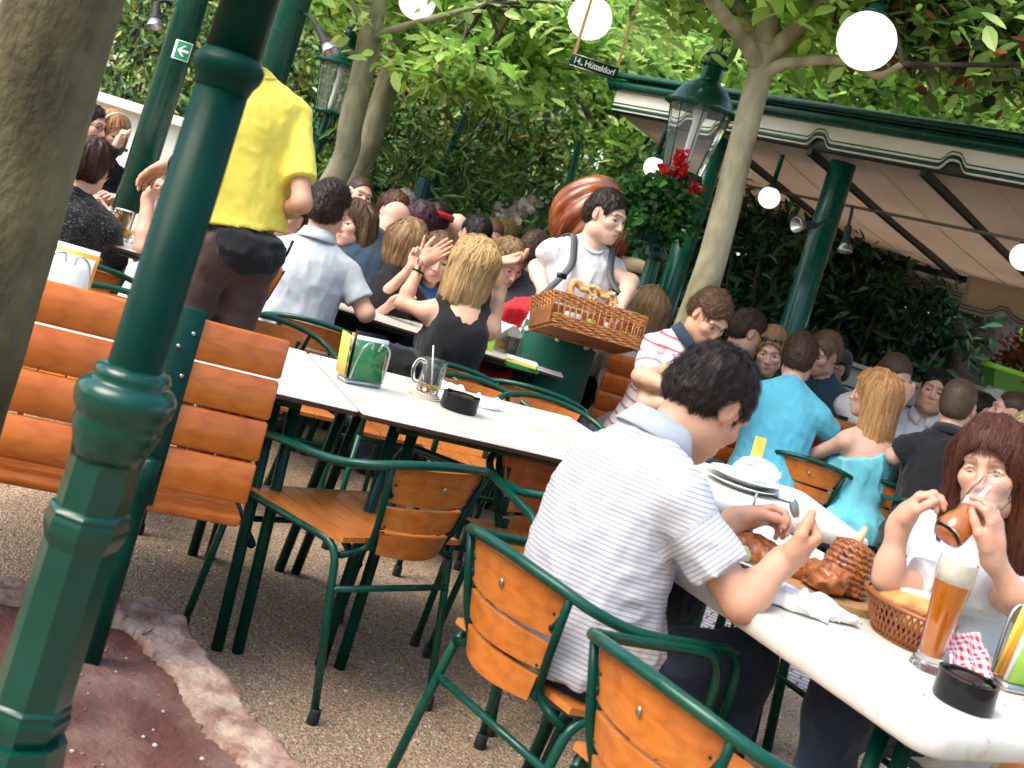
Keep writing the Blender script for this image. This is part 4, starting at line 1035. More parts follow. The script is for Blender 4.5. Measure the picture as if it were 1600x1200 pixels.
# ---------------------------------------------------------------- green posts
def main_post():
    D = 1.75; p = W(360, 110, D); x, y = p[0]-.0, p[1]
    c = W(187, 640, D); x = (p[0]+c[0])/2; y = D
    t = thing('iron_post', 'dark green cast iron post with rounded collars in front of the bench', 'post', (x, y, 0))
    zt = lambda px, py: W(px, py, D)[2]
    z1, z2, z3, z4 = zt(360, 110), zt(187, 640), zt(130, 812), zt(45, 1112)
    oc = rotm((0, 0, 1), R(12))
    MB().lathe([(.056, z2+.01), (.0415, z2+.06), (.0405, z1-.03)], 28).build('shaft', MATS['post_dark'], t)
    MB().lathe([(.0405, z1-.034), (.043, z1-.028), (.045, z1-.020), (.051, z1-.010), (.0535, z1), (.0535, z1+.010), (.049, z1+.017), (.045, z1+.020), (.042, z1+.026)], 28).build('collar', MATS['post_dark'], t)
    MB().lathe([(.0420, z1+.026), (.0405, 3.2), (.040, 4.6)], 28).build('shaft', MATS['post_dark'], t)
    MB().lathe([(.054, z2-.075), (.057, z2-.055), (.060, z2-.045), (.066, z2-.030), (.0665, z2-.022), (.064, z2-.014), (.066, z2-.008), (.0725, z2+.004), (.0755, z2+.018), (.074, z2+.030), (.067, z2+.040), (.059, z2+.043), (.056, z2+.047), (.058, z2+.055), (.055, z2+.064), (.043, z2+.070)], 32).build('collar', MATS['post_paint'], t)
    MB().lathe([(.054, z3+.012), (.054, z2-.074)], 8, M=oc).build('octagonal_shaft', MATS['post_paint'], t, auto=30)
    for zz, nm in ((z3, 'octagonal_ring'), (z4, 'octagonal_ring')):
        MB().lathe([(.055, zz-.035), (.057, zz-.028), (.061, zz-.018), (.0635, zz-.004), (.063, zz+.004), (.0605, zz+.010), (.060, zz+.012), (.0615, zz+.017), (.058, zz+.022), (.054, zz+.024)], 8, M=oc).build(nm, MATS['post_paint'], t, auto=30)
    MB().lathe([(.057, z4+.02), (.055, z3-.034)], 8, M=oc).build('octagonal_shaft', MATS['post_paint'], t, auto=30)
    MB().lathe([(.13, .05), (.13, .14), (.10, .17), (.085, .22), (.069, z4-.034)], 8, M=oc).build('base', MATS['post_paint'], t, auto=30)
def round_post(px, py, D, r, label, z0=0, z1=5, px2=None, name='green_post'):
    p = W(px, py, D); t = thing(name, label, 'post', (p[0], p[1], z0))
    MB().lathe([(r, .10), (r*.97, z1)], 24).build('shaft', MATS['green_metal'], t)
    MB().lathe([(r*1.9, 0), (r*1.9, .02), (r*1.25, .05), (r*1.1, .12)], 24).build('foot', MATS['green_metal'], t); return t, p
# ---------------------------------------------------------------- street lamps
def lamp_post(p, zt, label, k=1.0, r=.045):
    """zt: height of the finial tip; lantern about .62 m high"""
    t = thing('street_lamp', label, 'street lamp', (p[0], p[1], 0)); z = zt-.88*k
    MB().lathe([(r*2.6, 0), (r*2.6, .08), (r*2.0, .12), (r*1.9, .55), (r*2.2, .57), (r*2.1, .62), (r*1.15, .68), (r*1.05, 1.0), (r*1.3, 1.01), (r*1.3, 1.05), (r*.95, 1.07), (r*.85, z-.35), (r*1.35, z-.33), (r*1.35, z-.30), (r*.8, z-.27), (r*.8, z-.12), (r*1.5, z-.09), (r*1.7, z-.06), (r*.7, z-.04), (r*.6, z+.14)], 14).build('column', MATS['green_metal'], t, auto=40)
    fr = MB()
    for q in range(6):
        a = q*pi/3; c, s_ = cos(a), sin(a)
        fr.tube(smooth_path([(c*.055*k, s_*.055*k, z-.07), (c*.10*k, s_*.10*k, z-.02), (c*.105*k, s_*.105*k, z+.06*k), (c*.085*k, s_*.085*k, z+.125*k)], 4), .0085*k, 6)
    fr.build('cradle', MATS['green_metal'], t)
    MB().lathe([(.06*k, z+.115*k), (.118*k, z+.12*k), (.125*k, z+.135*k), (.118*k, z+.15*k), (.09*k, z+.155*k)], 20).build('lower_rim', MATS['green_metal'], t)
    MB().lathe([(.105*k, z+.15*k), (.168*k, z+.50*k)], 8, caps=False).build('glass', MATS['lantern_glass'], t, auto=20)
    g = MB()
    for q in range(8):
        a = q*pi/4; g.tube([(cos(a)*.107*k, sin(a)*.107*k, z+.15*k), (cos(a)*.170*k, sin(a)*.170*k, z+.50*k)], .0032*k, 5)
    g.build('glazing_bar', MATS['green_metal'], t)
    MB().lathe([(.016*k, z+.15*k), (.020*k, z+.2*k), (.020*k, z+.42*k), (.04*k, z+.5*k)], 12).build('bulb', MATS['lamp_tube'], t)
    MB().lathe([(.185*k, z+.492*k), (.205*k, z+.50*k), (.207*k, z+.512*k), (.175*k, z+.530*k), (.150*k, z+.580*k), (.105*k, z+.632*k), (.066*k, z+.655*k), (.060*k, z+.668*k), (.055*k, z+.735*k), (.078*k, z+.740*k), (.080*k, z+.75*k), (.056*k, z+.756*k), (.053*k, z+.79*k), (.075*k, z+.794*k), (.074*k, z+.803*k), (.03*k, z+.826*k), (.016*k, z+.835*k), (.024*k, z+.85*k), (.010*k, z+.862*k), (.004*k, z+.90*k)], 24).build('roof', MATS['green_metal'], t, auto=40)
    return t
def globe(p, r, label, rod=1.6, neck=.05, wire=False):
    t = thing('globe_lamp', label, 'globe lamp', p, 0, 'glowing globe lamps')
    MB().ball((0, 0, 0), r, 28, 16).build('glass_globe', MATS['globe_glow'], t)
    MB().lathe([(neck*.9, r*.90), (neck*1.15, r*.93), (neck*1.15, r*1.02), (neck*.75, r*1.06), (neck*.62, r*1.25), (neck*.4, r*1.3)], 16).build('fitting', MATS['green_metal_dark'], t)
    MB().tube([(0, 0, r*1.2), (0, 0, r+rod)], neck*.42 if not wire else .006, 10).build('hanging_rod', MATS['green_metal_dark'], t); return t
def spotlight(p, d, label, mount=None, L=.16, r=.035):
    t = thing('spotlight', label, 'spotlight', p, 0, 'small black spotlights'); M = frame(d)
    MB().lathe([(r*.45, 0), (r*.6, .01), (r*.62, L*.55), (r*.85, L*.62), (r*.9, L*.70)], 14, M=M).build('housing', MATS['rubber'], t)
    MB().lathe([(r*.85, L*.66), (r*1.25, L*.95), (r*1.28, L), (r*1.1, L*.97), (r*.5, L*.75)], 16, M=M).build('reflector', MATS['steel'], t)
    m = V(0, 0, .08) if mount is None else np.asarray(mount)-np.asarray(p)
    MB().tube(smooth_path([(0, 0, 0), m*.5+V(0, 0, .015), m], 5), .009, 6).build('arm', MATS['rubber'], t); return t
# ---------------------------------------------------------------- foliage
def leaf_mat(name, tl=.40, rough=.42):
    return mat(name, (1, 1, 1), rough=rough, attr='col', transl=tl, spec=.35)
leaf_mat('leaf', .56); leaf_mat('leaf_glossy', .22, .24)
def leaf_arrays(P, N0, size, rng, pal, wts=None, aspect=.46, droop=.3, tilt=.55, curl=.12, tone=.35):
    n = len(P); s = size*rng.uniform(.45, 1.45, n)[:, None]
    nr = np.tile(np.asarray(N0, float), (n, 1)) if np.ndim(N0) == 1 else N0
    nr = nr+rng.normal(0, tilt, (n, 3)); nr /= np.linalg.norm(nr, axis=1)[:, None]
    d = rng.normal(0, 1, (n, 3)); d[:, 2] -= droop; d -= nr*(d*nr).sum(1)[:, None]; d /= np.linalg.norm(d, axis=1)[:, None]
    x = np.cross(d, nr); w = aspect*.5
    def pt(a, b, c): return P+d*s*a+x*s*b+nr*s*c
    cu = curl*rng.uniform(-.3, 1.6, n)[:, None]
    v = np.stack([pt(0, 0, 0), pt(.42, 0, -.02-cu*.15), pt(.76, 0, -cu*.55), pt(1, 0, -cu), pt(.17, w*.62, .05), pt(.45, w, .07-cu*.15), pt(.76, w*.66, .04-cu*.55), pt(.17, -w*.62, .05), pt(.45, -w, .07-cu*.15), pt(.76, -w*.66, .04-cu*.55)], 1)
    tri = np.array([(2, 6, 3), (2, 3, 9)]); qd = np.array([(0, 4, 5, 1), (1, 5, 6, 2), (0, 1, 8, 7), (1, 2, 9, 8)])
    o = np.arange(n)[:, None, None]*10
    pal = np.array(pal); c = pal[rng.choice(len(pal), n, p=wts)]*np.clip(1+rng.normal(0, tone, (n, 1)), .35, 1.9)
    return v.reshape(-1, 3), (tri[None]+o).reshape(-1, 3), (qd[None]+o).reshape(-1, 4), np.repeat(c, 10, 0)
def leaves_mesh(name, m, parent, parts, origin=None):
    vs, ts, qs, cs, n = [], [], [], [], 0
    for v, t, q, c in parts: vs.append(v); ts.append(t+n); qs.append(q+n); cs.append(c); n += len(v)
    return rawmesh(name, np.vstack(vs), [np.vstack(ts), np.vstack(qs)], MATS[m], parent, False, cols=np.vstack(cs), origin=origin)
GREENS = [(.30, .50, .10), (.42, .62, .15), (.20, .38, .065), (.52, .68, .24), (.62, .62, .19)]
DARKS = [(.11, .21, .065), (.16, .28, .09), (.23, .37, .13), (.07, .14, .045)]
MIXED = [(.08, .16, .03), (.14, .24, .05), (.45, .36, .07), (.52, .27, .05), (.05, .11, .025)]
def clusters(c, rad, n, rng, shell=.55, flat=1.0):
    u = rng.normal(0, 1, (n, 3)); u /= np.linalg.norm(u, axis=1)[:, None]; r = (shell**3+(1-shell**3)*rng.random(n))**(1/3)
    return np.asarray(c)+u*r[:, None]*np.asarray(rad)
def sprays(C, per, spread, rng, flat=.45):
    """leaves along flat sprays round each cluster centre"""
    n = len(C)*per; P = np.repeat(C, per, 0); s = np.repeat(rng.uniform(.6, 1.3, (len(C), 1)), per, 0)
    return P+rng.normal(0, 1, (n, 3))*np.array([spread, spread, spread*flat])*s
def trunk_mesh(path, r, name, m, parent, origin, lump=.06, n=24, seed=0):
    p = smooth_path(path, 10); k = len(p); rr = np.interp(np.linspace(0, 1, k), np.linspace(0, 1, len(r)), r)
    b = MB().tube(p, rr, n); v = b.v[0]; i = np.repeat(np.arange(k), n); c = p[i]; d = v[:k*n]-c
    w = vnoise(v[:k*n, 0]*9+seed, v[:k*n, 1]*9, v[:k*n, 2]*4)-.5; w2 = vnoise(v[:k*n, 0]*34+seed, v[:k*n, 1]*34, v[:k*n, 2]*9)-.5
    v[:k*n] = c+d*(1+lump*2*w[:, None]+lump*.7*w2[:, None]); return b.build(name, MATS[m], parent, True, origin)
def limb(root, pts, r, m, origin, name='limb'):
    return MB().tube(smooth_path(pts, 6), np.linspace(r[0], r[1], (len(pts)-1)*6+1), 9).build(name, MATS[m], root, True, origin)
ground(); planter(); main_post()
# other green posts
t, p = round_post(255, 150, 6.3, .082, 'green post with the white and green arrow sign', px2=None)
SIGNPOST = p
round_post(440, 70, 5.9, .080, 'green post rising behind the yellow shirt')
def exit_sign():
    c = W(281, 78, 6.21); M = np.eye(3)
    t = thing('arrow_sign', 'small green and white arrow sign wrapped round the green post', 'sign', c)
    w, h, r = .058, .052, .0855
    def wrapx(x): return V(r*sin(x/r), r-r*cos(x/r), 0)
    def sheet(x0, x1, z0, z1, off, m, nm):
        P = np.array([[(V((r+off)*sin(x/r), .0-(r+off)*cos(x/r)+r, z)) for z in (z0, z1)] for x in np.linspace(x0, x1, 9)])
        o = MB().grid(P).build(nm, MATS[m], t); return o
    sheet(-w*1.1, w, -h, h, .0, 'sign_white', 'plate'); sheet(-.022, w-.005, -h+.005, h-.005, .0012, 'sign_green', 'green_field')
    b = MB(); q = .0045
    def pt(x, z): return V((r+q)*sin(x/r), r-(r+q)*cos(x/r), z)
    for poly in ([(-.012, 0), (.016, .030), (.030, .030), (.008, .007), (.008, -.007), (.030, -.030), (.016, -.030)], [(.006, -.007), (.048, -.007), (.048, .007), (.006, .007)]):
        b.add([pt(*k) for k in poly], [tuple(range(len(poly)))] if len(poly) == 4 else [(0, 1, 2, 3), (0, 3, 4), (0, 4, 5, 6)])
    b.build('arrow', MATS['sign_white'], t)
exit_sign()
def tram_sign():
    a, b_ = W(893, 95, 6.4), W(966, 119, 6.4)
    c = W(928, 104, 6.4); x = nrm(b_-a); x = nrm(V(x[0], 0.0, x[2])); z = nrm(np.cross(x, V(0, 1, 0))); z = z if z[2] > 0 else -z; y = np.cross(z, x); M = np.stack([x, y, z], 1)
    t = thing('hanging_sign', 'small dark green sign with white lettering hanging on two straps', 'sign', c)
    Lh = np.linalg.norm(b_-a)/2; h = .036
    MB().box((0, 0, 0), (Lh, .008, h), M, .003).build('board', MATS['green_metal_dark'], t)
    MB().box(M@V(0, -.009, h-.003), (Lh-.004, .0015, .0018), M).box(M@V(0, -.009, -h+.003), (Lh-.004, .0015, .0018), M).build('rim', MATS['steel'], t)
    cu = bpy.data.curves.new('lettering', 'FONT'); cu.body = '14., Hütteldorf'; cu.align_x = 'CENTER'; cu.align_y = 'CENTER'; cu.size = .048; cu.extrude = .0012; cu.offset = .0003; cu.space_character = .92
    tmp = bpy.data.objects.new('tmp', cu); link(tmp); me = bpy.data.meshes.new_from_object(tmp.evaluated_get(bpy.context.evaluated_depsgraph_get())); COL.objects.unlink(tmp); bpy.data.objects.remove(tmp)
    me.materials.clear(); me.materials.append(MATS['sign_white']); o = link(bpy.data.objects.new('lettering', me), t)
    vv = np.array([v.co for v in me.vertices]); sx = 1.72*Lh/max(1e-6, (vv[:, 0].max()-vv[:, 0].min())); N = np.stack([vv[:, 0]*sx, -.0105-vv[:, 2], vv[:, 1]*1.05], 1)@M.T
    me.vertices.foreach_set('co', N.astype(np.float32).ravel()); me.update()
    for g in (-1, 1):
        q = M@V(g*(Lh-.012), 0, h); MB().box(q+V(0, .004, .75), (.0085, .0015, .75), None).build('strap', MATS['strap_tan'], t, smooth=False)
tram_sign()
# globe lamps
for px, py, D, r, lab in ((652, 2, 8.0, .128, 'glowing globe lamp nearest the slim twin tree trunks'), (922, 28, 6.6, .127, 'glowing globe lamp directly above the small hanging sign'),
                          (1354, 64, 4.9, .126, 'largest glowing globe lamp with dark neck over the roof'), (1022, 262, 6.7, .062, 'small glowing globe lamp behind the red geraniums'),
                          (1202, 309, 6.75, .064, 'small glowing globe lamp under the front of the awning'), (1600, 402, 6.3, .075, 'glowing globe lamp under the awning at the picture edge')):
    globe(W(px, py, D), r, lab, 1.6 if py < 100 else .20, .05 if r > .1 else .035)
# street lamps
pl = W(1128, 66, 6.2); LAMP = pl
lamp_post(pl, pl[2], 'green street lamp with hanging flower pot beside the pale tree', 1.0, .048)
pl2 = W(558, 30, 8.8); lamp_post(pl2, pl2[2], 'green street lamp behind the slim twin trunks', 1.0, .042)
def flower_pot():
    c = W(1018, 362, 6.05); t = thing('flower_pot', 'dark green hanging pot of red geraniums on the lamp post', 'flower pot', c); z = 0
    MB().lathe([(.085, -.06), (.09, -.055), (.125, .10), (.13, .105), (.118, .11), (.108, .095), (0, .09)], 20).build('pot', MATS['green_metal_dark'], t, auto=40)
    rng = np.random.default_rng(3); C = clusters((0, 0, .18), (.19, .17, .11), 34, rng, .3); P = sprays(C, 42, .035, rng, .8)
    P2 = sprays(clusters((0.02, -.08, .06), (.22, .10, .10), 16, rng, .4), 30, .03, rng, 1)
    leaves_mesh('leaves', 'leaf', t, [leaf_arrays(np.vstack([P, P2]), (0, -.5, .8), .042, rng, [(.03, .12, .02), (.06, .20, .03), (.02, .08, .015)], None, .8, .4, .6)])
    fl = [V(.02, -.06, .40), V(.045, -.08, .34), V(-.03, -.06, .32), V(.15, -.05, .27), V(.03, -.1, .37)]
    Q = np.vstack([rng.normal(0, .020, (46, 3))+f for f in fl]); leaves_mesh('blossoms', 'leaf', t, [leaf_arrays(Q, (0, -.6, .5), .026, rng, [(.62, .015, .02), (.45, .01, .015)], None, .9, .0, .9)])
    MB().tube(smooth_path([V(0, 0, -.04), V(.05, .02, -.12), (pl-c)*V(1, 1, 0)+V(0, 0, -.10)], 6), .012, 8).build('bracket', MATS['green_metal'], t)
flower_pot()
for px, py, D, d, lab, mt in ((496, 42, 5.7, (.75, -.2, -.75), 'black spotlight on the green post above the yellow shirt', (470, 20, 5.9)), (245, 4, 6.2, (.3, -.3, -.9), 'black spotlight at the top of the arrow sign post', (268, 8, 6.3)),
                              (1276, 352, 5.85, (-.8, -.55, -.25), 'black spotlight on the awning post, aimed left', (1303, 344, 6.0)), (1326, 352, 6.15, (.1, -.2, -1), 'black spotlight hanging under the awning behind its post', (1332, 322, 6.2)),
                              (1071, 300, 6.3, (-.8, -.6, -.1), 'black spotlight beside the geranium pot', (1096, 288, 6.6))):
    p = W(px, py, D); spotlight(p, d, lab, W(*mt), .15, .032)
# ---------------------------------------------------------------- awning pavilion
def pavilion():
    zb = 2.25; L0, R0 = G(954, 179, zb), G(1600, 300, zb); d = nrm(R0-L0); n = V(-d[1], d[0], 0); n = n if n[1] > 0 else -n
    t = thing('awning_pavilion', 'green and white roofed awning with beige cloth over the tables', 'pavilion', (L0[0], L0[1], 0)); O = V(L0[0], L0[1], 0)
    Ltot = np.linalg.norm(R0-L0)+2.2; M = np.stack([d, n, V(0, 0, 1)], 1)
    def at(s, a, z): return L0+d*s+n*a+V(0, 0, z-zb)
    bumps = [float(np.dot(G(px, py, zb+.07)-L0, d)) for px, py in ((1012, 192), (1131, 203), (1288, 226), (1478, 256))]
    stp = np.mean(np.diff(bumps)); bumps = [bumps[1]+stp*k for k in range(-1, 12)]; bumps = [b for b in bumps if .05 < b < Ltot-.1]
    def lower(s, base, amp, wd=.055): return base+amp*sum(math.exp(-((s-b)/wd)**4) for b in bumps)
    S = np.unique(np.concatenate([np.linspace(0, Ltot, 60)]+[b+np.linspace(-.1, .1, 15) for b in bumps]))
    P = np.array([[at(s, 0, lower(s, zb+.035, .055)) if q == 0 else at(s, 0, zb+.165) for s in S] for q in (0, 1)]); MB().grid(P, .018).build('fascia', MATS['fascia_white'], t, True, O, auto=40)
    for off, w in ((.020, .0105), (.048, .0035)):
        m = MB(); Q = np.array([at(s, -.011, lower(s, zb+.035, .055)+off) for s in S]); A = Q-[0, 0, w]; B = Q+[0, 0, w]; m.grid(np.stack([A, B], 0), .003); m.build('painted_line', MATS['green_metal'], t, True, O)
    MB().box(at(Ltot/2, .035, zb+.066), (Ltot/2, .02, .046), M, .004).build('eaves_beam', MATS['beam_dark'], t, True, O)
    g = [at(0, -.035+0*1, zb+.20)]
    prof = [(.0, .165), (-.035, .168), (-.058, .185), (-.062, .205), (-.050, .222), (-.035, .225)]
    MB().grid(np.array([[at(s, a, zb+z) for s in np.linspace(-.05, Ltot, 30)] for a, z in prof]), .006).build('gutter', MATS['green_metal'], t, True, O)
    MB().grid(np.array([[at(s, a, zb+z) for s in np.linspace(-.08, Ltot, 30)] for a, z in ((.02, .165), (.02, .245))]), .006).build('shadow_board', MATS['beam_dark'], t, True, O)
    MB().grid(np.array([[at(s, a, zb+z) for s in np.linspace(-.10, Ltot, 30)] for a, z in ((-.055, .240), (-.075, .252), (-.070, .268), (-.03, .282), (.16, .29), (.20, .24))]), .01).build('roof', MATS['green_metal'], t, True, O)
    far, zf = 2.35, 1.98
    zc = lambda a: zb+.05+(zf-zb-.05)*a/far
    Pc = np.array([[at(s, a, zc(a)-.03*sin(pi*a/far)+.006*sin(s*9)*sin(pi*a/far)) for s in np.linspace(0, Ltot, 50)] for a in np.linspace(.05, far, 12)]); MB().grid(Pc, .004).build('awning_cloth', MATS['awning_cloth'], t, True, O)
    for k in range(1, int(Ltot/.36)):
        s = .12+k*.36
        if k % 2 == 0: MB().box((at(s, .05, zc(.05)-.045)+at(s, far, zc(far)-.035))/2, (.017, far/2+.02, .022), M@rotm((1, 0, 0), math.atan2(zf-zb-.05, far))).build('rafter', MATS['beam_dark'], t, False, O)
        else: MB().tube([at(s, a, zc(a)-.03*sin(pi*a/far)-.004) for a in np.linspace(.06, far, 10)], .004, 5).build('cloth_seam', MATS['seam'], t, True, O)
    MB().box(at(Ltot/2, far, zc(far)-.03), (Ltot/2, .02, .025), M).build('rear_beam', MATS['beam_dark'], t, False, O)
    MB().tube([at(.3, .9, zc(.9)-.09), at(Ltot, .55, zc(.55)-.10)], .010, 8).build('crank_rod', MATS['steel_dull'], t, True, O)
    def valance(s0, s1, a, zt, hgt, nm, bs):
        S2 = np.linspace(s0, s1, 70); lo = lambda s: zt-hgt+.055*sum(math.exp(-((s-b)/.07)**4) for b in bs)
        P = np.array([[at(s, a+.012*sin(s*11)*q, zt+(lo(s)-zt)*q) for s in S2] for q in (0, .5, 1)]); v = MB().grid(P, .004).build('valance', MATS['awning_cloth'], t, True, O)
        for off in (.022, .045): MB().grid(np.array([[at(s, a-.010+.012*sin(s*11), lo(s)+off+q) for s in S2] for q in (-.0035, .0035)]), .002).build('painted_line', MATS['green_metal_dark'], v, True, O)
    fb = [0.2+.62*k for k in range(12)]
    valance(.35, 1.75, far+.05, zf+.02, .20, 'valance', fb); valance(1.75, Ltot, far-.28, zf-.02, .25, 'valance', fb)
    for s, a in ((float(np.dot(G(1122, 215, zb)-L0, d)), .10), (float(np.dot(G(1330, 258, zb)-L0, d)), .10), (Ltot-.2, .10)):
        q = at(s, a, 0)-V(0, 0, at(s, a, 0)[2]); MB().lathe([(.078, .0), (.078, .03), (.076, 1), (.074, zb-.01)], 24, q).build('post', MATS['green_metal'], t, True, O)
    return at, zb
PAV, ZB = pavilion()
# ---------------------------------------------------------------- trees
def big_trunk():
    D = 2.25; a, b_ = W(112, -40, D), W(-122, 760, D); o = V(b_[0], D, 0); f = a-b_
    foot = b_-f*(b_[2]/f[2]); foot[2] = 0; top = a+f*.9; t = thing('tree', 'big olive brown tree trunk in the near left corner', 'tree', foot)
    trunk_mesh([foot-V(0, 0, .05), foot+(b_-foot)*.5, b_, (a+b_)/2+V(.004, 0, 0), a, top], [.15, .118, .112, .108, .106, .10], 'trunk', 'bark_olive', t, foot, .05, 40)
    rng = np.random.default_rng(2); C = clusters(top+V(0, 0, .9), (1.1, 1.1, .5), 30, rng); limb(t, [top-V(0, 0, .1), top+V(.2, .1, .4), top+V(.6, .2, .9)], (.07, .03), 'bark_olive', foot)
    limb(t, [top-V(0, 0, .1), top+V(-.2, .1, .5), top+V(-.5, .2, 1.0)], (.06, .03), 'bark_olive', foot); leaves_mesh('crown', 'leaf', t, [leaf_arrays(sprays(C, 40, .16, rng), (0, 0, 1), .10, rng, GREENS)], foot)
big_trunk()
def project(P):
    d = np.asarray(P)-CAM; z = d@FW; u = d@HR/z*FPX; v = -(d@UPV)/z*FPX-VH
    return np.stack([800+u*cos(ROLL)-v*sin(ROLL), 600+u*sin(ROLL)+v*cos(ROLL), d[:, 1]], 1)
def clear(C):
    q = project(C); m = np.ones(len(C), bool)
    for px, py, D, rr in ((652, 0, 8.2, 95), (922, 40, 6.9, 115), (1354, 64, 5.2, 110), (1100, 150, 6.5, 105), (1185, 120, 5.5, 60), (930, 90, 6.6, 60), (540, 90, 9, 60), (1000, 230, 6.5, 80), (1210, 300, 9, 170), (1500, 300, 8, 200), (1350, 250, 9, 120), (560, 200, 8.8, 70)): m &= ~((np.hypot(q[:, 0]-px, q[:, 1]-py) < rr) & (q[:, 2] < D))
    return C[m]
TREES = 'slim trees standing among the tables'
def slim_tree(base, pts, r, label, limbs, crown, seed, ls=.085, pal=GREENS, mt='bark_pale', group=TREES, wts=(.32, .30, .2, .12, .06), leafm='leaf'):
    rng = np.random.default_rng(seed); P = [np.asarray(base, float)]+[W(*q) for q in pts]; t = thing('tree', label, 'tree', base, 0, group)
    trunk_mesh(P, r, 'trunk', mt, t, np.asarray(base, float), .07, 22, seed)
    ends = []
    for q, rr in limbs: L_ = [W(*k) for k in q]; limb(t, L_, rr, mt, np.asarray(base, float)); ends.append(L_[-1])
    Cs, tw = [], MB()
    for c, rad, n in crown: Cs.append(clusters(W(*c), rad, int(n*1.45), rng))
    C = clear(np.vstack(Cs))
    for q in C[::2]:
        e = min(ends+[P[-1]], key=lambda k: np.linalg.norm(k-q)); m = (e+q)/2+rng.normal(0, .12, 3)+V(0, 0, .06); tw.tube(smooth_path([e, m, q, q+(q-m)*.25], 3), np.linspace(.014, .003, 10), 5)
    tw.build('twigs', MATS['bark_dark'], t, True, np.asarray(base, float))
    leaves_mesh('crown', leafm, t, [leaf_arrays(sprays(C, 46, .17, rng, .4), (0, -.25, .9), ls, rng, pal, list(wts))], np.asarray(base, float))
b = W(1085, 490, 5.6); b = V(b[0]-.05, b[1], 0)
slim_tree(b, [(1082, 500, 5.6), (1128, 350, 5.6), (1160, 220, 5.6), (1186, 120, 5.6), (1196, 70, 5.6)], [.092, .076, .070, .064, .060, .064], 'pale slim tree in front of the awning, forking at the top',
          [([(1190, 110, 5.6), (1160, 60, 5.5), (1112, 0, 5.3), (1080, -60, 5.2)], (.045, .026)), ([(1194, 80, 5.6), (1160, 20, 5.7), (1130, -30, 5.8)], (.045, .028)), ([(1197, 70, 5.6), (1204, 10, 5.6), (1222, -80, 5.6)], (.065, .045)),
           ([(1200, 85, 5.6), (1240, 48, 5.5), (1296, -6, 5.4), (1340, -60, 5.2)], (.048, .028)), ([(1192, 120, 5.6), (1225, 100, 5.5), (1312, 94, 5.4), (1370, 118, 5.3), (1410, 100, 5.1)], (.034, .014)), ([(1215, 95, 5.6), (1265, 44, 5.8), (1310, 55, 6.0)], (.024, .012))],
          [((1180, -170, 5.6), (1.3, 1.0, .5), 46), ((1440, 70, 5.6), (.9, .6, .22), 26), ((960, 20, 6.2), (.8, .6, .25), 20)], 21, .125)
b = W(520, 290, 8.0); b = V(b[0]-.35, b[1], 0)
slim_tree(b, [(522, 280, 8.0), (548, 190, 8.0), (572, 90, 8.0), (585, 10, 8.0), (592, -60, 8.0)], [.10, .088, .085, .082, .08, .07], 'front one of the pale slim twin trunks by the far lamp',
          [([(580, 70, 8.0), (605, 50, 7.9), (680, 28, 7.8), (760, 6, 7.6)], (.035, .016)), ([(574, 40, 8.0), (556, 15, 8.0), (535, -20, 8.0)], (.03, .02)), ([(565, 95, 8.0), (520, 60, 7.8), (470, 30, 7.6), (440, -10, 7.5)], (.022, .012))],
          [((720, 40, 8.0), (1.3, .9, .5), 44), ((560, -60, 8.0), (1.0, .9, .5), 24)], 22, .115)
b = W(560, 290, 8.7); b = V(b[0]-.35, b[1], 0)
slim_tree(b, [(556, 270, 8.7), (590, 180, 8.7), (618, 90, 8.7), (632, 0, 8.7), (640, -50, 8.7)], [.10, .09, .088, .085, .08, .07], 'rear one of the pale slim twin trunks by the far lamp', [([(630, 20, 8.7), (700, -20, 8.8), (760, -60, 9.0)], (.03, .016))],
          [((820, 30, 8.9), (1.3, .9, .55), 44), ((640, -90, 8.7), (1.0, .9, .4), 20)], 23, .115)
BT = 'background trees behind the guests'
YEL = GREENS+[(.45, .40, .06), (.40, .22, .04)]
def back_tree(px, py, D, label, crown, seed, r=.09, lean=20, pal=GREENS, wts=(.32, .30, .2, .12, .06), ls=.125, leafm='leaf'):
    b = W(px, py, D); b = V(b[0]-.2, b[1], 0); slim_tree(b, [(px, py, D), (px+lean, py-90, D), (px+lean*2, py-180, D), (px+lean*3, py-280, D)], [r*1.2, r, r*.9, r*.8, r*.6], label, [], crown, seed, ls, pal, 'bark_dark', BT, wts, leafm)
back_tree(845, 320, 11, 'dark trunked tree behind the geraniums and ribbed sculpture', [((850, 120, 11), (1.9, 1.2, 1.0), 70), ((1000, 150, 11.5), (1.4, 1.0, .7), 40)], 31, .085, 9)
back_tree(940, 330, 12.5, 'stout dark tree far back, left of the awning', [((990, 60, 12.5), (2.2, 1.3, 1.0), 70), ((1120, 120, 12), (1.6, 1, .6), 40)], 32, .16, 26)
back_tree(1290, 420, 11.5, 'tree with bright leaves rising above the awning roof', [((1270, 70, 11), (2.2, 1.5, .8), 90), ((1480, 100, 10), (1.8, 1.2, .9), 80)], 33, .12, 24)
back_tree(1420, 400, 13, 'tallest bright green tree far behind the awning', [((1380, 30, 13), (2.6, 1.5, 1.0), 80), ((1160, 20, 12.5), (2.0, 1.2, .8), 70), ((1600, 90, 12), (1.8, 1.4, 1.1), 60)], 34, .12, 24)
back_tree(690, 300, 12, 'yellowing tree behind the slanting green pole', [((700, 130, 12), (1.9, 1.2, 1.1), 90), ((560, 90, 12), (1.5, 1.0, .9), 60)], 35, .09, 18, YEL, (.26, .24, .2, .14, .06, .06, .04))
back_tree(470, 260, 12.5, 'dense green tree behind the far street lamp', [((470, 60, 12), (1.6, 1.2, 1.2), 80), ((330, 40, 11.5), (1.4, 1.1, 1.1), 70)], 36, .10, 20, DARKS+GREENS[:2], (.2, .2, .2, .1, .2, .1))
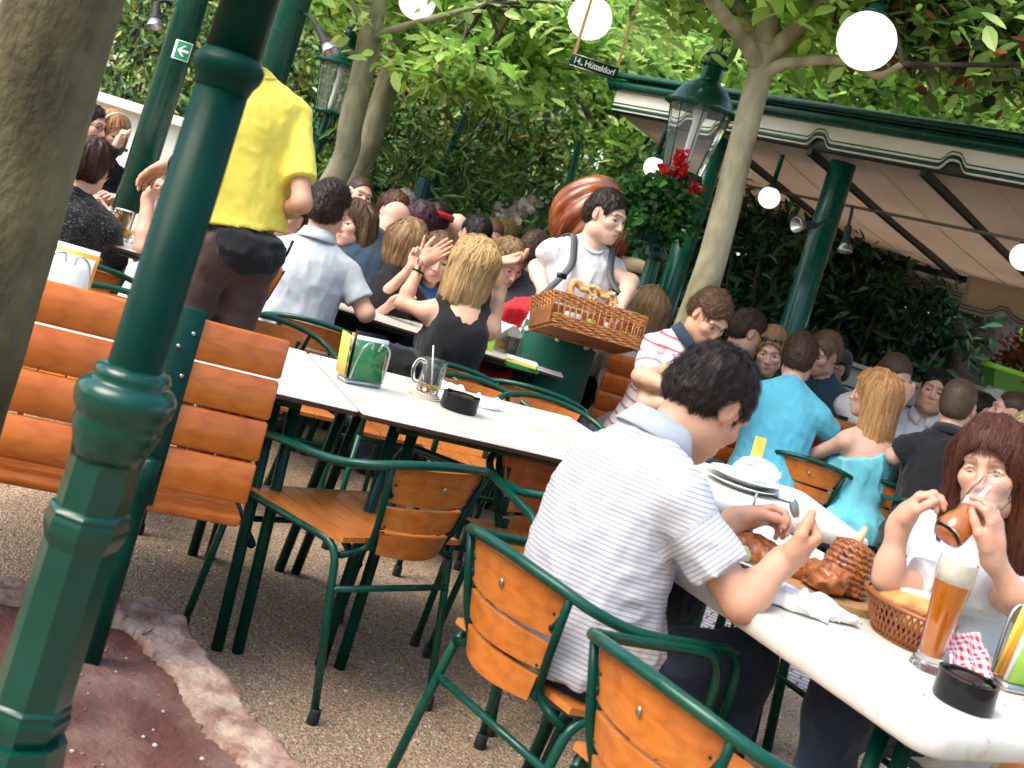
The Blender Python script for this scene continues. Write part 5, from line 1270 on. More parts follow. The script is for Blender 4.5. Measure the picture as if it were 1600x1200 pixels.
# russet leaved branch hanging in at the upper right
b = W(1780, 560, 6.5); b = V(b[0]+.6, b[1], 0)
slim_tree(b, [(1800, 420, 6.5), (1790, 200, 6.5), (1770, 40, 6.4)], [.12, .11, .10, .08], 'tree with russet tinted lobed leaves reaching in at the right', [([(1775, 60, 6.4), (1640, 40, 6.0), (1540, 60, 5.6), (1440, 55, 5.3)], (.03, .008)), ([(1775, 60, 6.4), (1690, 100, 6.0), (1590, 60, 5.7), (1520, 20, 5.5)], (.03, .008))],
          [((1470, 60, 5.4), (.36, .3, .18), 12), ((1590, 50, 5.7), (.55, .4, .26), 22), ((1500, 5, 5.5), (.5, .3, .12), 12)], 37, .105, [(.05, .11, .025), (.09, .17, .03), (.22, .07, .03), (.13, .20, .05)], 'bark_dark', BT, (.34, .26, .16, .24))
# thick dark trunk at the far right
b = W(1510, 570, 9.0); b = V(b[0]-.25, b[1], 0); t = thing('tree', 'thick dark rough trunk behind the man in white', 'tree', b)
trunk_mesh([b, W(1495, 600, 9.0), W(1520, 530, 9.0), W(1550, 440, 9.0), W(1590, 300, 9.0)], [.34, .30, .28, .27, .25], 'trunk', 'bark_dark', t, b, .10, 34, 4)
# ---------------------------------------------------------------- shrubs and hedge plants
SH = 'evergreen shrubs round the garden'
def shrub(px, py, D, rad, label, seed, n=70, per=40, ls=.085, pal=DARKS, wts=None, glossy=True, aspect=.36, spread=.16, dn=.5):
    rng = np.random.default_rng(seed); c = W(px, py, D); base = V(c[0], c[1], 0); t = thing('shrub', label, 'shrub', base, 0, SH)
    C = clusters(c, rad, n, rng, .6); low = clusters(V(c[0], c[1], max(.4, c[2]*.45)), (rad[0], rad[1], max(.4, c[2]*.45)), n//2, rng, .5); C = np.vstack([C, low]); C = C[C[:, 2] > .1]
    s = MB()
    for q in C[::3]: s.tube(smooth_path([base+rng.normal(0, .12, 3)*V(1, 1, 0), (base+q)/2+rng.normal(0, .15, 3), q], 4), np.linspace(.022, .006, 9), 5)
    s.build('stems', MATS['bark_dark'], t, True, base)
    leaves_mesh('foliage', 'leaf_glossy' if glossy else 'leaf', t, [leaf_arrays(sprays(C, per, spread, rng, .8), (0, -.45, .75), ls, rng, pal, wts, aspect, dn, .75, .14, .45)], base)
GRN = DARKS+[(.14, .25, .05), (.30, .30, .07)]
shrub(215, 110, 9.6, (1.0, .7, 1.15), 'dark green hedge shrub behind the arrow sign post', 41, 110, 44, .085, GRN)
shrub(330, 150, 9.9, (.9, .7, 1.2), 'glossy shrub left of the yellow shirt', 42, 90, 44, .085, GRN)
shrub(60, 60, 9.8, (1.2, .7, 1.3), 'hedge shrub hidden mostly by the near tree trunk', 43, 60, 40, .085, GRN)
shrub(450, 190, 10.4, (1.0, .7, 1.3), 'olive tinged shrub behind the far street lamp', 44, 100, 44, .085, GRN+[(.20, .16, .03)])
shrub(600, 230, 10.2, (.9, .7, 1.05), 'shrub with orange and yellow leaves behind the twin trunks', 45, 70, 36, .085, DARKS+MIXED, None)
shrub(700, 240, 10.6, (1.0, .7, 1.0), 'mixed green and yellow shrub by the slanting pole', 46, 46, 34, .08, DARKS[2:3]+MIXED+[(.24, .40, .09), (.5, .45, .12)], None, False)
shrub(785, 270, 10.2, (.8, .6, .95), 'shrub with pale silvery leaves right of the slanting pole', 47, 46, 34, .085, [(.16, .28, .12), (.34, .45, .26), (.10, .20, .06), (.24, .38, .12)])
shrub(850, 310, 10.8, (.9, .6, .8), 'leafy green shrub behind the dark haired diners', 48, 40, 34, .09, GRN+GREENS)
shrub(640, 300, 9.3, (1.0, .5, .55), 'low dark palm-leaved shrub behind the green railing', 49, 46, 36, .15, DARKS+[(.2, .3, .08)], None, True, .16)
shrub(780, 350, 9.4, (.9, .5, .45), 'low dark shrub with spiky leaves behind the crowd', 50, 36, 36, .13, DARKS+[(.2, .3, .08)], None, True, .18)
RH = [(.022, .065, .025), (.035, .10, .04), (.055, .14, .06), (.016, .05, .018)]
shrub(1140, 420, 8.6, (.75, .6, .9), 'rhododendron right behind the pale slim tree', 51, 90, 40, .12, RH, None, True, .30)
shrub(1230, 400, 9.2, (.9, .7, .9), 'rhododendron behind the awning post', 52, 100, 40, .125, RH, None, True, .30)
shrub(1350, 450, 9.0, (.9, .7, .9), 'widest rhododendron under the awning edge', 53, 110, 40, .125, RH, None, True, .30)
shrub(1440, 500, 9.3, (.7, .6, .8), 'rhododendron left of the thick dark trunk', 54, 80, 40, .125, RH, None, True, .30)
shrub(1590, 480, 9.8, (.8, .6, .9), 'bushy shrub right of the thick dark trunk', 55, 80, 40, .10, DARKS+GREENS[:2], None, True, .36)
shrub(1030, 380, 9.6, (.7, .5, .9), 'loose sunlit shrub behind the lamp post', 56, 36, 30, .095, GRN+GREENS, None, False)
# white flowered plant and far hedge
t = W(815, 345, 9.0); o = thing('flowering_plant', 'plant with white and pink blossoms behind the crowd', 'plant', V(t[0], t[1], 0)); rng = np.random.default_rng(4)
MB().tube([V(t[0], t[1], 0), t], .02, 6).build('stem', MATS['bark_dark'], o, True, V(t[0], t[1], 0))
leaves_mesh('leaves', 'leaf', o, [leaf_arrays(sprays(clusters(t, (.25, .2, .3), 20, rng), 22, .08, rng), (0, -.5, .6), .08, rng, DARKS)], V(t[0], t[1], 0))
leaves_mesh('blossoms', 'leaf', o, [leaf_arrays(sprays(clusters(t+V(0, -.15, .02), (.22, .08, .22), 14, rng), 12, .03, rng), (0, -.9, .3), .06, rng, [(.75, .72, .66), (.72, .45, .45)], None, .9)], V(t[0], t[1], 0))
rng = np.random.default_rng(99); n = 26000
P = np.stack([rng.uniform(-11, 14, n), rng.uniform(13.5, 16.5, n), rng.uniform(0, 1, n)**1.1*4.2], 1); P = P[(vnoise(P[:, 0]*.8, P[:, 1]*.8, P[:, 2]*.9) > .47)]
o = leaves_mesh('far_wood', 'leaf', None, [leaf_arrays(P, (0, -.4, .8), .24, rng, YEL+[(.5, .5, .16), (.55, .52, .2)], None, .5, .3, .7)]); tag(o, 'far mass of woodland foliage behind the garden', 'wood', kind='stuff')
# ---------------------------------------------------------------- railing, slanting poles, partitions
def railing():
    a, b_ = W(558, 285, 9.0), W(668, 322, 9.0); b_[2] = a[2]; t = thing('railing', 'dark green railing panel behind the short haired man in white', 'railing', V(a[0], a[1], 0)); O = V(a[0], a[1], 0)
    MB().box((a+b_)/2, (np.linalg.norm(b_-a)/2, .02, .02)).build('top_rail', MATS['green_metal_dark'], t, False, O)
    for q in (a, b_): MB().box(V(q[0], q[1], a[2]/2), (.022, .021, a[2]/2)).build('post', MATS['green_metal_dark'], t, False, O)
    MB().box((a+b_)/2-V(0, 0, a[2]/2+.1), (np.linalg.norm(b_-a)/2-.03, .008, a[2]/2-.15)).build('panel', MATS['mesh_green'], t, False, O)
railing()
q = W(655, 310, 8.6); t = thing('folded_parasol', 'closed dark green parasol beside the railing', 'parasol', V(q[0], q[1], 0))
MB().lathe([(.02, 0), (.02, .6), (.10, .62), (.12, .75), (.09, 1.1), (.05, 1.5), (.02, q[2]+.14)], 9, ).build('canopy', MATS['mesh_green'], t, auto=30); MB().lathe([(.22, 0), (.22, .05), (.03, .07)], 16).build('base', MATS['beam_dark'], t)
for a, b_, lab in (((727, 180, 9.2), (655, 345, 9.0), 'long slanting green pole behind the purple haired guest'), ((905, 222, 8.8), (862, 400, 8.4), 'slanting green pole just left of the ribbed sculpture')):
    A, B = W(*a), W(*b_); f = A-B; foot = B-f*(B[2]/f[2]); t = thing('slanting_pole', lab, 'pole', foot); MB().tube([foot-foot, A-foot], .028, 10).build('tube', MATS['green_metal'], t); MB().lathe([(.10, 0), (.10, .015), (.04, .03)], 12).build('foot_plate', MATS['green_metal_dark'], t)
def drink_board():
    a, b_ = W(200, 232, 8.2), W(318, 262, 8.2); c = (a+b_)/2; L = .72; z0, z1 = c[2]-.30, c[2]+.24; t = thing('drinks_stand', 'white drinks stand behind the arrow sign post', 'drinks stand', V(c[0], c[1], 0)); O = V(c[0], c[1], 0)
    MB().box(V(c[0], c[1]+.02, (z0+z1)/2-.2), (L, .02, (z1-z0)/2+.2), None, .004).build('panel', MATS['board_white'], t, False, O); MB().box(V(c[0], c[1]-.02, z1+.035), (L+.03, .07, .035), None, .008).build('cornice', MATS['board_white'], t, False, O)
    for x in (-L+.02, -.12, .12, L-.02): MB().box(V(c[0]+x, c[1]-.012, (z0+z1)/2), (.014, .010, (z1-z0)/2-.01)).build('batten', MATS['board_white'], t, False, O)
    for x in (-.30, .42):
        MB().box(V(c[0]+x, c[1]-.008, z0+.17), (.13, .006, .15)).build('poster', MATS['sign_white'], t, False, O)
        g = MB()
        for k in (-1, 1): g.lathe([(.026, 0), (.032, .09), (0, .09)], 10, V(c[0]+x+k*.05, c[1]-.02, z0+.06), np.diag((1, .25, 1)))
        g.build('beer_picture', MATS['poster_beer'], t, True, O); MB().box(V(c[0]+x-.02, c[1]-.016, z0+.27), (.05, .002, .011)).build('dark_bar', MATS['beam_dark'], t, False, O)
    MB().box(V(c[0], c[1]+.25, z0/2-.1), (L, .22, max(.1, z0/2-.12))).build('counter', MATS['board_white'], t, False, O)
drink_board()
def partition(a, b_, h, label):
    A, B = W(*a), W(*b_); z = (A[2]+B[2])/2; d = (B-A)*V(1, 1, 0); L = np.linalg.norm(d)/2; ang = math.atan2(d[1], d[0]); c = (A+B)/2; t = thing('board_partition', label, 'partition', V(c[0], c[1], 0), ang)
    for k in range(6): MB().box((0, 0, z-.07-k*.135), (L, .015, .062), None, .004).build('board', MATS['grey_boards'], t, False)
    MB().box((0, 0, z+.012), (L+.02, .07, .014), None, .004).build('ledge', MATS['grey_boards'], t, False)
    for x in (-L+.08, 0, L-.08): MB().box((x, .05, z/2-.01), (.03, .03, z/2-.01)).build('stake', MATS['beam_dark'], t, False)
partition((1290, 545, 7.6), (1500, 640, 7.2), 1, 'grey board partition behind the man in white'); partition((1500, 600, 7.8), (1660, 650, 7.4), 1, 'pale grey partition below the lime planter')
def lime_planter():
    c = W(1628, 612, 7.0); t = thing('flower_box', 'lime green flower box with red plants at the right edge', 'planter', c)
    P = [[(-.32, -.07, -.10), (.32, -.07, -.10)], [(-.36, -.10, .07), (.36, -.10, .07)]]
    mb = MB(); q = [(-.30, -.06, -.11), (.30, -.06, -.11), (.30, .06, -.11), (-.30, .06, -.11), (-.36, -.10, .07), (.36, -.10, .07), (.36, .10, .07), (-.36, .10, .07), (-.34, -.085, .07), (.34, -.085, .07), (.34, .085, .07), (-.34, .085, .07), (-.33, -.08, .03), (.33, -.08, .03), (.33, .08, .03), (-.33, .08, .03)]
    mb.add(q, [(3, 2, 1, 0), (0, 1, 5, 4), (1, 2, 6, 5), (2, 3, 7, 6), (3, 0, 4, 7), (4, 5, 9, 8), (5, 6, 10, 9), (6, 7, 11, 10), (7, 4, 8, 11), (8, 9, 13, 12), (9, 10, 14, 13), (10, 11, 15, 14), (11, 8, 12, 15), (12, 13, 14, 15)]); mb.build('box', MATS['lime_dark'], t, False); MB().box((0, -.098, .062), (.366, .010, .016), None, .004).box((0, .098, .062), (.366, .010, .016), None, .004).box((.362, 0, .062), (.010, .09, .016), None, .004).box((-.362, 0, .062), (.010, .09, .016), None, .004).build('rim', MATS['lime_plastic'], t)
    rng = np.random.default_rng(6); leaves_mesh('foliage', 'leaf', t, [leaf_arrays(sprays(clusters((0, 0, .16), (.34, .1, .12), 26, rng, .2), 26, .04, rng, 1), (0, -.5, .7), .06, rng, [(.35, .05, .02), (.22, .04, .015), (.08, .1, .02)], None, .5)])
    MB().box((0, .02, -.11-(c[2]-.11)/2), (.06, .05, (c[2]-.11)/2), None, .006).build('stand', MATS['grey_boards'], t, False)
lime_planter()
def ribbed_sculpture():
    c = W(925, 350, 6.9); t = thing('ribbed_sculpture', 'giant glossy brown ribbed roast sculpture behind the pretzel seller', 'sculpture', V(c[0], c[1], 0)); O = V(c[0], c[1], 0)
    pole = nrm(V(.62, -.40, .80)); M = frame(pole); n, m = 90, 40; rows = []
    for i in range(m):
        th = .04+(pi*.93-.04)*i/(m-1); row = []
        for j in range(n):
            a = 2*pi*j/n; g = abs(sin(a*6.5+.5*sin(th*2))); k = 1-.17*(1-g)**2.0*sin(th)-.03*sin(a*2+th*3); p = M@V(sin(th)*cos(a)*k, sin(th)*sin(a)*k, cos(th)*(.93)); row.append(c+p*V(.27, .27, .31))
        rows.append(row+[row[0]])
    MB().grid(np.array(rows)).build('ribbed_body', MATS['glaze_brown'], t, True, O); MB().tube(smooth_path([c+V(.12, -.05, -.22), c+V(.30, -.10, -.16), c+V(.42, -.12, -.17)], 6), np.linspace(.05, .035, 13), 12).build('bone', MATS['bone'], t, True, O)
    MB().lathe([(.30, 0), (.30, .06), (.12, .10), (.12, c[2]-.40), (.24, c[2]-.30), (.24, c[2]-.22)], 20, O).build('pedestal', MATS['green_metal_dark'], t, True, O)
ribbed_sculpture()

# unseen leaves added behind the viewer to keep low sky out of reflections
rng = np.random.default_rng(123); n = 5000; a = rng.uniform(R(175), R(365), n); r = rng.uniform(8.5, 12, n)
P = np.stack([np.cos(a)*r, np.sin(a)*r-1.0, rng.random(n)*6.5], 1)
o = leaves_mesh('sky_blocker_hedge', 'leaf', None, [leaf_arrays(P, (0, .4, .8), .55, rng, DARKS+GREENS[:3], None, .5, .3, .7)]); tag(o, 'tall unseen leafy hedge added behind the viewer to block low sky', 'hedge', kind='stuff')
ZT = .72
def gz(px, py, z=ZT): return G(px, py, z)
# ---- tables
F0 = G(455, 622, ZT); F1 = G(868, 716, ZT); e1 = nrm(F1-F0); e2 = V(-e1[1], e1[0], 0); J = G(566, 645, ZT); YAW1 = math.degrees(math.atan2(e1[1], e1[0])); TW = .80
table(J+e1*.503+e2*TW/2, YAW1, 1.0, TW, 'white topped table with mug and black ashtray beside the empty front chair')
table(J-e1*.678+e2*(TW/2+.014), YAW1, 1.35, TW, 'white topped table with menu cards behind the orange bench')
A3, B3 = G(1185, 962, ZT), G(1452, 1142, ZT); l3 = nrm(A3-B3); w3 = V(l3[1], -l3[0], 0); w3 = w3 if w3[0] > 0 else -w3
YAW3 = math.degrees(math.atan2(l3[1], l3[0])); C3 = B3+l3*.60+w3*.37
table(C3, YAW3, 1.22, .74, 'white marbled table where the striped shirt man and the drinking woman eat', 'table_edge_white', .046, .05)
p2 = G(1365, 848, ZT); q2 = G(1188, 797, ZT); l2 = nrm(q2-p2); w2 = V(-l2[1], l2[0], 0); w2 = w2 if w2[1] > 0 else -w2
table(p2+l2*.31+w2*.33-V(0, .01, 0), math.degrees(math.atan2(l2[1], l2[0])), .62, .66, 'white table with crumpled paper between the two eating groups', 'table_edge_white', .042, .05)
c5 = G(862, 594, ZT); table(c5+V(-.58, .64, 0), 3, 1.24, .78, 'white table in front of the pretzel seller with beer mug and cards')
t6 = W(205, 400, 5.15); table(V(t6[0]-.28, 5.52, 0), 10, 1.25, .8, 'white table with beer mugs beyond the black jumper')
c7 = W(1400, 640, 6.5); table(V(c7[0], c7[1]+.05, 0), -6, 1.9, .78, 'white table among the guests in turquoise'); c8 = W(700, 420, 6.9); table(V(c8[0], c8[1]-.3, 0), 8, 2.6, .8, 'long white table among the crowd by the shrubs')
# ---- chairs
CHAIR0 = make_chair()
chair((-.285, 3.16), 137, 'empty green chair standing in front of the table, nearest the bench')
chair((.30, 3.40), 112, 'green chair next to the empty front chair, half hidden behind the striped shirt')
chair((.31, 2.53), 40, 'green chair the man in the grey striped polo shirt sits on')
chair((.575, 2.06), 38, 'empty green chair nearest to the viewer, cut off by the lower picture edge')
def backchair(px, py, zmid, yaw, label):
    b = G(px, py, zmid); f = dirv(yaw); chair(b+f*.26, yaw, label)
for px, py, yaw, lab in ((422, 497, -66, 'green chair facing us directly behind the orange bench end'), (632, 556, -64, 'green chair facing us behind the menu holder'), (738, 592, -66, 'green chair facing us behind the black ashtray'), (852, 623, -68, 'green chair facing us at the far corner of the mug table')):
    backchair(px, py, .68, yaw, lab)
for px, py, yaw, lab in ((500, 496, 98, 'green chair under the man in the grey polo shirt'), (706, 562, 102, 'green chair under the blonde woman in the black top'), (842, 600, 94, 'green chair with its back to us before the pretzel seller'), (130, 400, 106, 'green chair under the person in the black jumper'), (190, 446, -70, 'green chair with white cloth on its seat behind the bench')):
    backchair(px, py, .70, yaw, lab)
for px, py, yaw, lab in ((1272, 712, 80, 'green chair under the man in the turquoise T-shirt'), (1385, 746, 78, 'green chair under the long haired woman in turquoise'), (1490, 790, 85, 'green chair under the man in the black polo shirt')):
    backchair(px, py, .70, yaw, lab)
chair(C3-l3*.10+w3*.62, YAW3+90 if dirv(YAW3+90)@w3 < 0 else YAW3-90, 'green chair under the drinking woman')
chair(C3+l3*.46+w3*.66, YAW3+90 if dirv(YAW3+90)@w3 < 0 else YAW3-90, 'empty green chair behind the pork knuckle')
k = C3+l3*.92-w3*.10; chair(k, YAW3+180, 'empty green chair behind the forearm of the striped shirt man')
# ---- benches
bt = W(470, 551, 2.72); yb = 22; bd = V(cos(R(yb)), sin(R(yb)), 0); L = 1.75; bc = V(bt[0], bt[1], 0)-bd*L/2+V(-sin(R(yb)), cos(R(yb)), 0)*.085
bench(bc, yb, L, 'orange varnished slatted bench at the left with a green back strap', (L/2-.245, -L/2+.33), 'orange slatted benches')
bt2 = W(962, 552, 5.9); bench(V(bt2[0]+.70, bt2[1]+.12, 0), 190, 1.5, 'orange slatted bench behind the man in the red striped polo shirt', (.55, -.55), 'orange slatted benches')
# ---- on the front table
p = gz(560, 600); menu_holder(p, YAW1+20, 'menu holder with green and orange cards on the table behind the bench', ('card_green', 'paper', 'black_plastic', 'paper', 'card_orange'), ('card_mix', 'paper_yellow'), .95)
p = gz(655, 618)
for k in range(3):
    o = MB().lathe([(.05, 0), (.05, .0045), (0, .0045)], 20).build('coaster', MATS['coaster'], None, auto=30); o.location = (p[0]-.012*k*.5+.02, p[1]+.004*k, ZT+.0005+.0048*k); tag(o, ('bottom beer mat of the stack under the mug', 'middle beer mat of the stack under the mug', 'top beer mat directly under the mug')[k], 'beer mat', 'beer mats')
mug(V(p[0]+.02, p[1]+.012, ZT+.0155), 'almost empty glass mug with a white stirrer in it', .10, .108, .038, 160, True)
crumple(gz(702, 610), .045, 'white crumpled napkin between mug and ashtray', seed=3); crumple(gz(752, 634), .055, 'flat crumpled napkin behind the ashtray', seed=5, h=.35)
p = gz(715, 641); ashtray(V(p[0], p[1], ZT+.001), 'black ashtray on the table with the glass mug', .060, .050)
p = gz(92, 476); menu_holder(V(p[0], p[1], ZT), YAW1-10, 'white and orange drinks card standing behind the bench by the trunk', ('paper', 'card_orange', 'paper'), sc=1.05)
crumple(V(*(G(190, 478, .47)[:2]), .462), .16, 'white crumpled cloth lying on the chair seat behind the bench', 'cloth', 9, 'napkin', .4)
# ---- on the marbled table
p = gz(1447, 1045)
def weizen(p, label):
    t = thing('wheat_beer_glass', label, 'beer glass', p); pr = [(.034, 0), (.037, .004), (.034, .014), (.026, .024), (.0255, .05), (.028, .09), (.034, .15), (.0385, .195), (.0375, .225)]
    MB().lathe(pr+[(.0355, .225), (.0365, .195), (.032, .15), (.026, .09), (.0235, .05), (.022, .028), (0, .026)], 28).build('glass', MATS['glass'], t, auto=60)
    MB().lathe([(0, .0268), (.0215, .0285), (.0232, .05), (.0257, .09), (.0317, .15), (.0345, .178), (0, .178)], 28).build('beer', MATS['beer_amber'], t, auto=50)
    MB().lathe([(0, .1785), (.0347, .1785), (.0360, .195), (.0352, .222), (.030, .231), (.015, .234), (0, .233)], 28).build('foam', MATS['foam'], t); return t
weizen(V(p[0], p[1], ZT+.001), 'tall full wheat beer glass with white foam on the marbled table')
p = gz(1502, 1100); ashtray(V(p[0], p[1], ZT+.001), 'large black ashtray at the front of the marbled table', .056, .052)
p = gz(1592, 1085); menu_holder(V(p[0]+.03, p[1]+.03, ZT), YAW3+78, 'menu holder with lime edged card cut off by the right picture edge', ('card_green', 'paper_yellow', 'card_orange', 'paper', 'paper', 'card_lime'), sc=1.15)
def bread_basket():
    p = gz(1405, 1000); p = V(p[0], p[1], ZT+.001); t = thing('bread_basket', 'brown woven bread basket with bread and checked napkin', 'basket', p, R(YAW3-8)); n = 44; rows = []
    def rim(a, k, z): return (cos(a)*.115*k, sin(a)*.075*k, z)
    MB().grid(np.array([[rim(2*pi*j/n, k, z) for j in range(n+1)] for k, z in ((.62, 0), (.66, .004))]), .003).build('base', MATS['basket_plastic'], t)
    MB().prism([rim(2*pi*j/24, .64, 0)[:2] for j in range(24)], .001, .004).build('bottom', MATS['basket_plastic'], t, False)
    m = MB()
    for j in range(n):
        for sg in (-1, 1): m.tube([rim(2*pi*(j+sg*q*2.2)/n, .66+.36*q, .004+.074*q) for q in np.linspace(0, 1, 6)], .0032, 5, flat=.5)
    m.build('woven_side', MATS['basket_plastic'], t); MB().tube([rim(2*pi*j/n, 1.02, .078) for j in range(n)], .0052, 8, True).build('rim', MATS['basket_plastic'], t)
    return p
bp = bread_basket()
def loaf(p, L, r, yaw, label, tilt=0.):
    P = [ell(V(0, 0, 0), (L, r, r*.75), None, .02), wrinkle(.004, np.eye(3), (16, 40, 40), 3)]; v, q = nets(sdf_grid(P, .005)); o = rawmesh('bread', v, q, MATS['bread'], None); o.location = tuple(p); o.rotation_euler = (0, R(tilt), R(yaw)); return tag(o, label, 'bread', 'pieces of bread')
loaf(bp+V(-.01, .02, .075), .095, .030, YAW3+4, 'long bread stick lying on top of the woven basket', 8); loaf(bp+V(.02, -.01, .05), .075, .030, YAW3-14, 'darker bread roll lower in the woven basket', -4)
crumple(bp+V(.03, .05, .06), .045, 'white paper napkin tucked behind the bread', seed=12, h=.9)
def check_napkin():
    n = 30; c00, c10, c01, c11 = W(1474, 984, 2.36), W(1530, 992, 2.34), gz(1478, 1060, ZT+.006), gz(1556, 1072, ZT+.006); P = []; cu, cv = [], []
    for i in range(n):
        for j in range(n):
            u, v = i/(n-1), j/(n-1); q = (c00*(1-u)+c10*u)*(1-v)+(c01*(1-u)+c11*u)*v
            q = q+V(0, -.012, .006)*sin(u*15+v*2)*(.3+v*.7)+V(0, -.03, 0)*sin(v*pi)*.5+V(0, 0, .004*sin(u*9+v*14)); q[2] = max(q[2], ZT+.002); P.append(q); cu.append(u*.125); cv.append(v*.125)
    I = np.arange(n*n).reshape(n, n); f = np.stack([I[:-1, :-1], I[1:, :-1], I[1:, 1:], I[:-1, 1:]], 2).reshape(-1, 4); o0 = V(c01[0], c01[1], ZT)
    o = rawmesh('checked_napkin', np.array(P), f, MATS['red_check'], None, True, floats={'cu': cu, 'cv': cv}, origin=o0); o.location = tuple(o0); m = o.modifiers.new('thickness', 'SOLIDIFY'); m.thickness = .0016; tag(o, 'red and white checked napkin behind the tall wheat beer', 'napkin')
check_napkin()
def knuckle():
    p = gz(1300, 935); b = MB().prism([(cos(a)*.145, sin(a)*.105) for a in np.linspace(0, 2*pi, 33)[:-1]], 0, .016).build('serving_board', MATS['board_wood'], None, auto=40); b.location = (p[0], p[1], ZT+.001); b.rotation_euler = (0, 0, R(YAW3+70)); tag(b, 'oval wooden board under the roast pork knuckle', 'board')
    c = V(p[0]+.012, p[1]+.012, ZT+.018); n, m = 48, 46; rows = []
    for i in range(m):
        q = i/(m-1); z = .118*q; r = .056*(1-.25*q**2)*(1 if q < .93 else (1-q)/.07*.6+.4)*(min(1, .75+q*4)); g = .0065*abs(sin(q*pi*9))**.6
        rows.append([(cos(a)*(r+g*(.7+.3*sin(a*13+i)))*1.05, sin(a)*(r+g*(.7+.3*sin(a*11-i))), z+.003*sin(a*17+i*2)) for a in np.linspace(0, 2*pi, n+1)])
    t = thing('roast_knuckle', 'crisp roast pork knuckle with scored crackling standing on the board', 'roast meat', c, R(40)); Mx = rotm((0, 1, 0), R(10))
    MB().grid(np.array(rows)@Mx.T).build('crackling', MATS['roast'], t); MB().lathe([(.03, .10), (.034, .112), (.02, .122), (0, .124)], 16, M=Mx).build('top', MATS['roast'], t)
    MB().tube([Mx@V(-.005, 0, .11), Mx@V(.012, .004, .158)], [.012, .008], 8).build('bone', MATS['bone'], t)
    P = [ell(V(-.075, -.01, .032), (.04, .045, .034), None, .02), ell(V(-.06, .03, .026), (.035, .03, .026), None, .02), wrinkle(.008, np.eye(3), (40, 40, 40), 2), cutp((0, 0, .001), (0, 0, -1))]; v, q = nets(sdf_grid(P, .005)); rawmesh('carved_meat', v, q, MATS['roast'], t)
knuckle()
p = gz(1172, 880); plate(V(p[0], p[1], ZT+.001), .125, 'white plate of roast and salad before the striped shirt man')
def food(p, label, seed, m='roast', r=.075):
    rng = np.random.default_rng(seed); P = [ell(V(*(rng.normal(0, r*.45, 2)), r*.30), V(r*.5, r*.42, r*.36)*rng.uniform(.7, 1.1), None, .012) for k in range(7)]+[wrinkle(.007, np.eye(3), (45, 45, 45), seed), cutp((0, 0, .001), (0, 0, -1))]
    v, q = nets(sdf_grid(P, .0055)); o = rawmesh('roast_pieces', v, q, MATS[m], None); o.location = tuple(p); tag(o, label, 'food', 'food on the plates')
food(V(p[0]+.01, p[1]+.0, ZT+.012), 'brown roast pieces on the plate of the striped shirt man', 4); food(V(p[0]-.06, p[1]-.03, ZT+.012), 'pale cabbage salad on the plate of the striped shirt man', 7, 'salad', .05)
p = gz(1245, 948); crumple(V(p[0], p[1], ZT+.001), .085, 'long crumpled white napkin beside the knuckle board', seed=21, h=.35); p = gz(1292, 962); crumple(V(p[0], p[1], ZT+.001), .055, 'small folded paper napkin at the front edge of the board', seed=22, h=.35)
p = gz(1240, 918); 
def cutlery(a, b_, label, kind):
    d = nrm(b_-a); t = thing(kind, label, kind, a); MB().tube([V(0, 0, 0), (b_-a)*.55], [.0055, .0045], 8, flat=.6).build('handle', MATS['steel'], t)
    if kind == 'knife': MB().tube(np.array([(b_-a)*q for q in np.linspace(.55, 1, 6)]), [.006, .009, .010, .010, .008, .002], 6, flat=.12, up=d[[1, 2, 0]]).build('blade', MATS['steel'], t)
    else: MB().tube(np.array([(b_-a)*q for q in np.linspace(.55, 1, 8)]), [.004, .004, .010, .018, .021, .020, .014, .003], 8, flat=.25, up=d[[1, 2, 0]]).build('bowl', MATS['steel'], t)
    return t
# ---- table with crumpled paper
p = gz(1168, 765); plate(V(p[0]-.03, p[1], ZT+.001), .12, 'lowest of the stacked plates beside the paper heap', 'stacked plates'); plate(V(p[0]-.02, p[1]+.01, ZT+.022), .12, 'topmost of the stacked plates beside the paper heap', 'stacked plates')
crumple(V(p[0]+.03, p[1]+.08, ZT+.004), .075, 'large crumpled grey white paper wrapper on the middle table', seed=31, h=1.2, m='napkin'); crumple(V(p[0]+.12, p[1]+.02, ZT+.002), .04, 'small napkin right of the stacked plates', seed=33, h=.5)
p = gz(1168, 757); book(V(p[0], p[1]-.0, ZT+.105), .020, .004, .062, 8, 'paper_yellow', 'drinks_card', 'yellow drinks card leaning on the paper heap', 'card', None, -6)
# ---- table before the pretzel seller, and grey polo table
p = gz(775, 547); mug(V(p[0], p[1], ZT+.001), 'glass mug with a little beer before the pretzel seller', .25, .15, .05, -10)
p = gz(797, 571); book(V(p[0]+.05, p[1], ZT+.010), .075, .05, .009, 12, 'card_green', 'booklet', 'green booklet at the bottom of the pile by the beer mug', 'booklet'); book(V(p[0]+.05, p[1]+.005, ZT+.026), .07, .05, .006, -4, 'paper_yellow', 'booklet', 'yellow booklet on the pile by the beer mug', 'booklet'); book(V(p[0]+.045, p[1]+.01, ZT+.038), .072, .048, .005, 6, 'paper', 'booklet', 'white booklet topmost on the pile by the beer mug', 'booklet')
p = gz(763, 553); book(V(p[0]-.04, p[1]+.12, ZT+.10), .05, .004, .10, 20, 'card_lime', 'menu_card', 'white and lime menu card standing behind the blonde woman', 'card', None, -8)
for k, (px, py, m, lab) in enumerate(((600, 487, 'pottery', 'shallow dish by the grey polo shirt'), (668, 500, 'paper_yellow', 'yellow edged plate left of the blonde woman'))):
    p = gz(px, py); plate(V(p[0], p[1]+.18, ZT+.001), .10, lab, 'plates on the tables', m)
p = gz(648, 500); menu_holder(V(p[0], p[1]+.22, ZT), 15, 'menu holder between grey polo shirt and blonde woman', ('card_mix', 'card_green', 'card_mix', 'paper_yellow'), sc=.95)
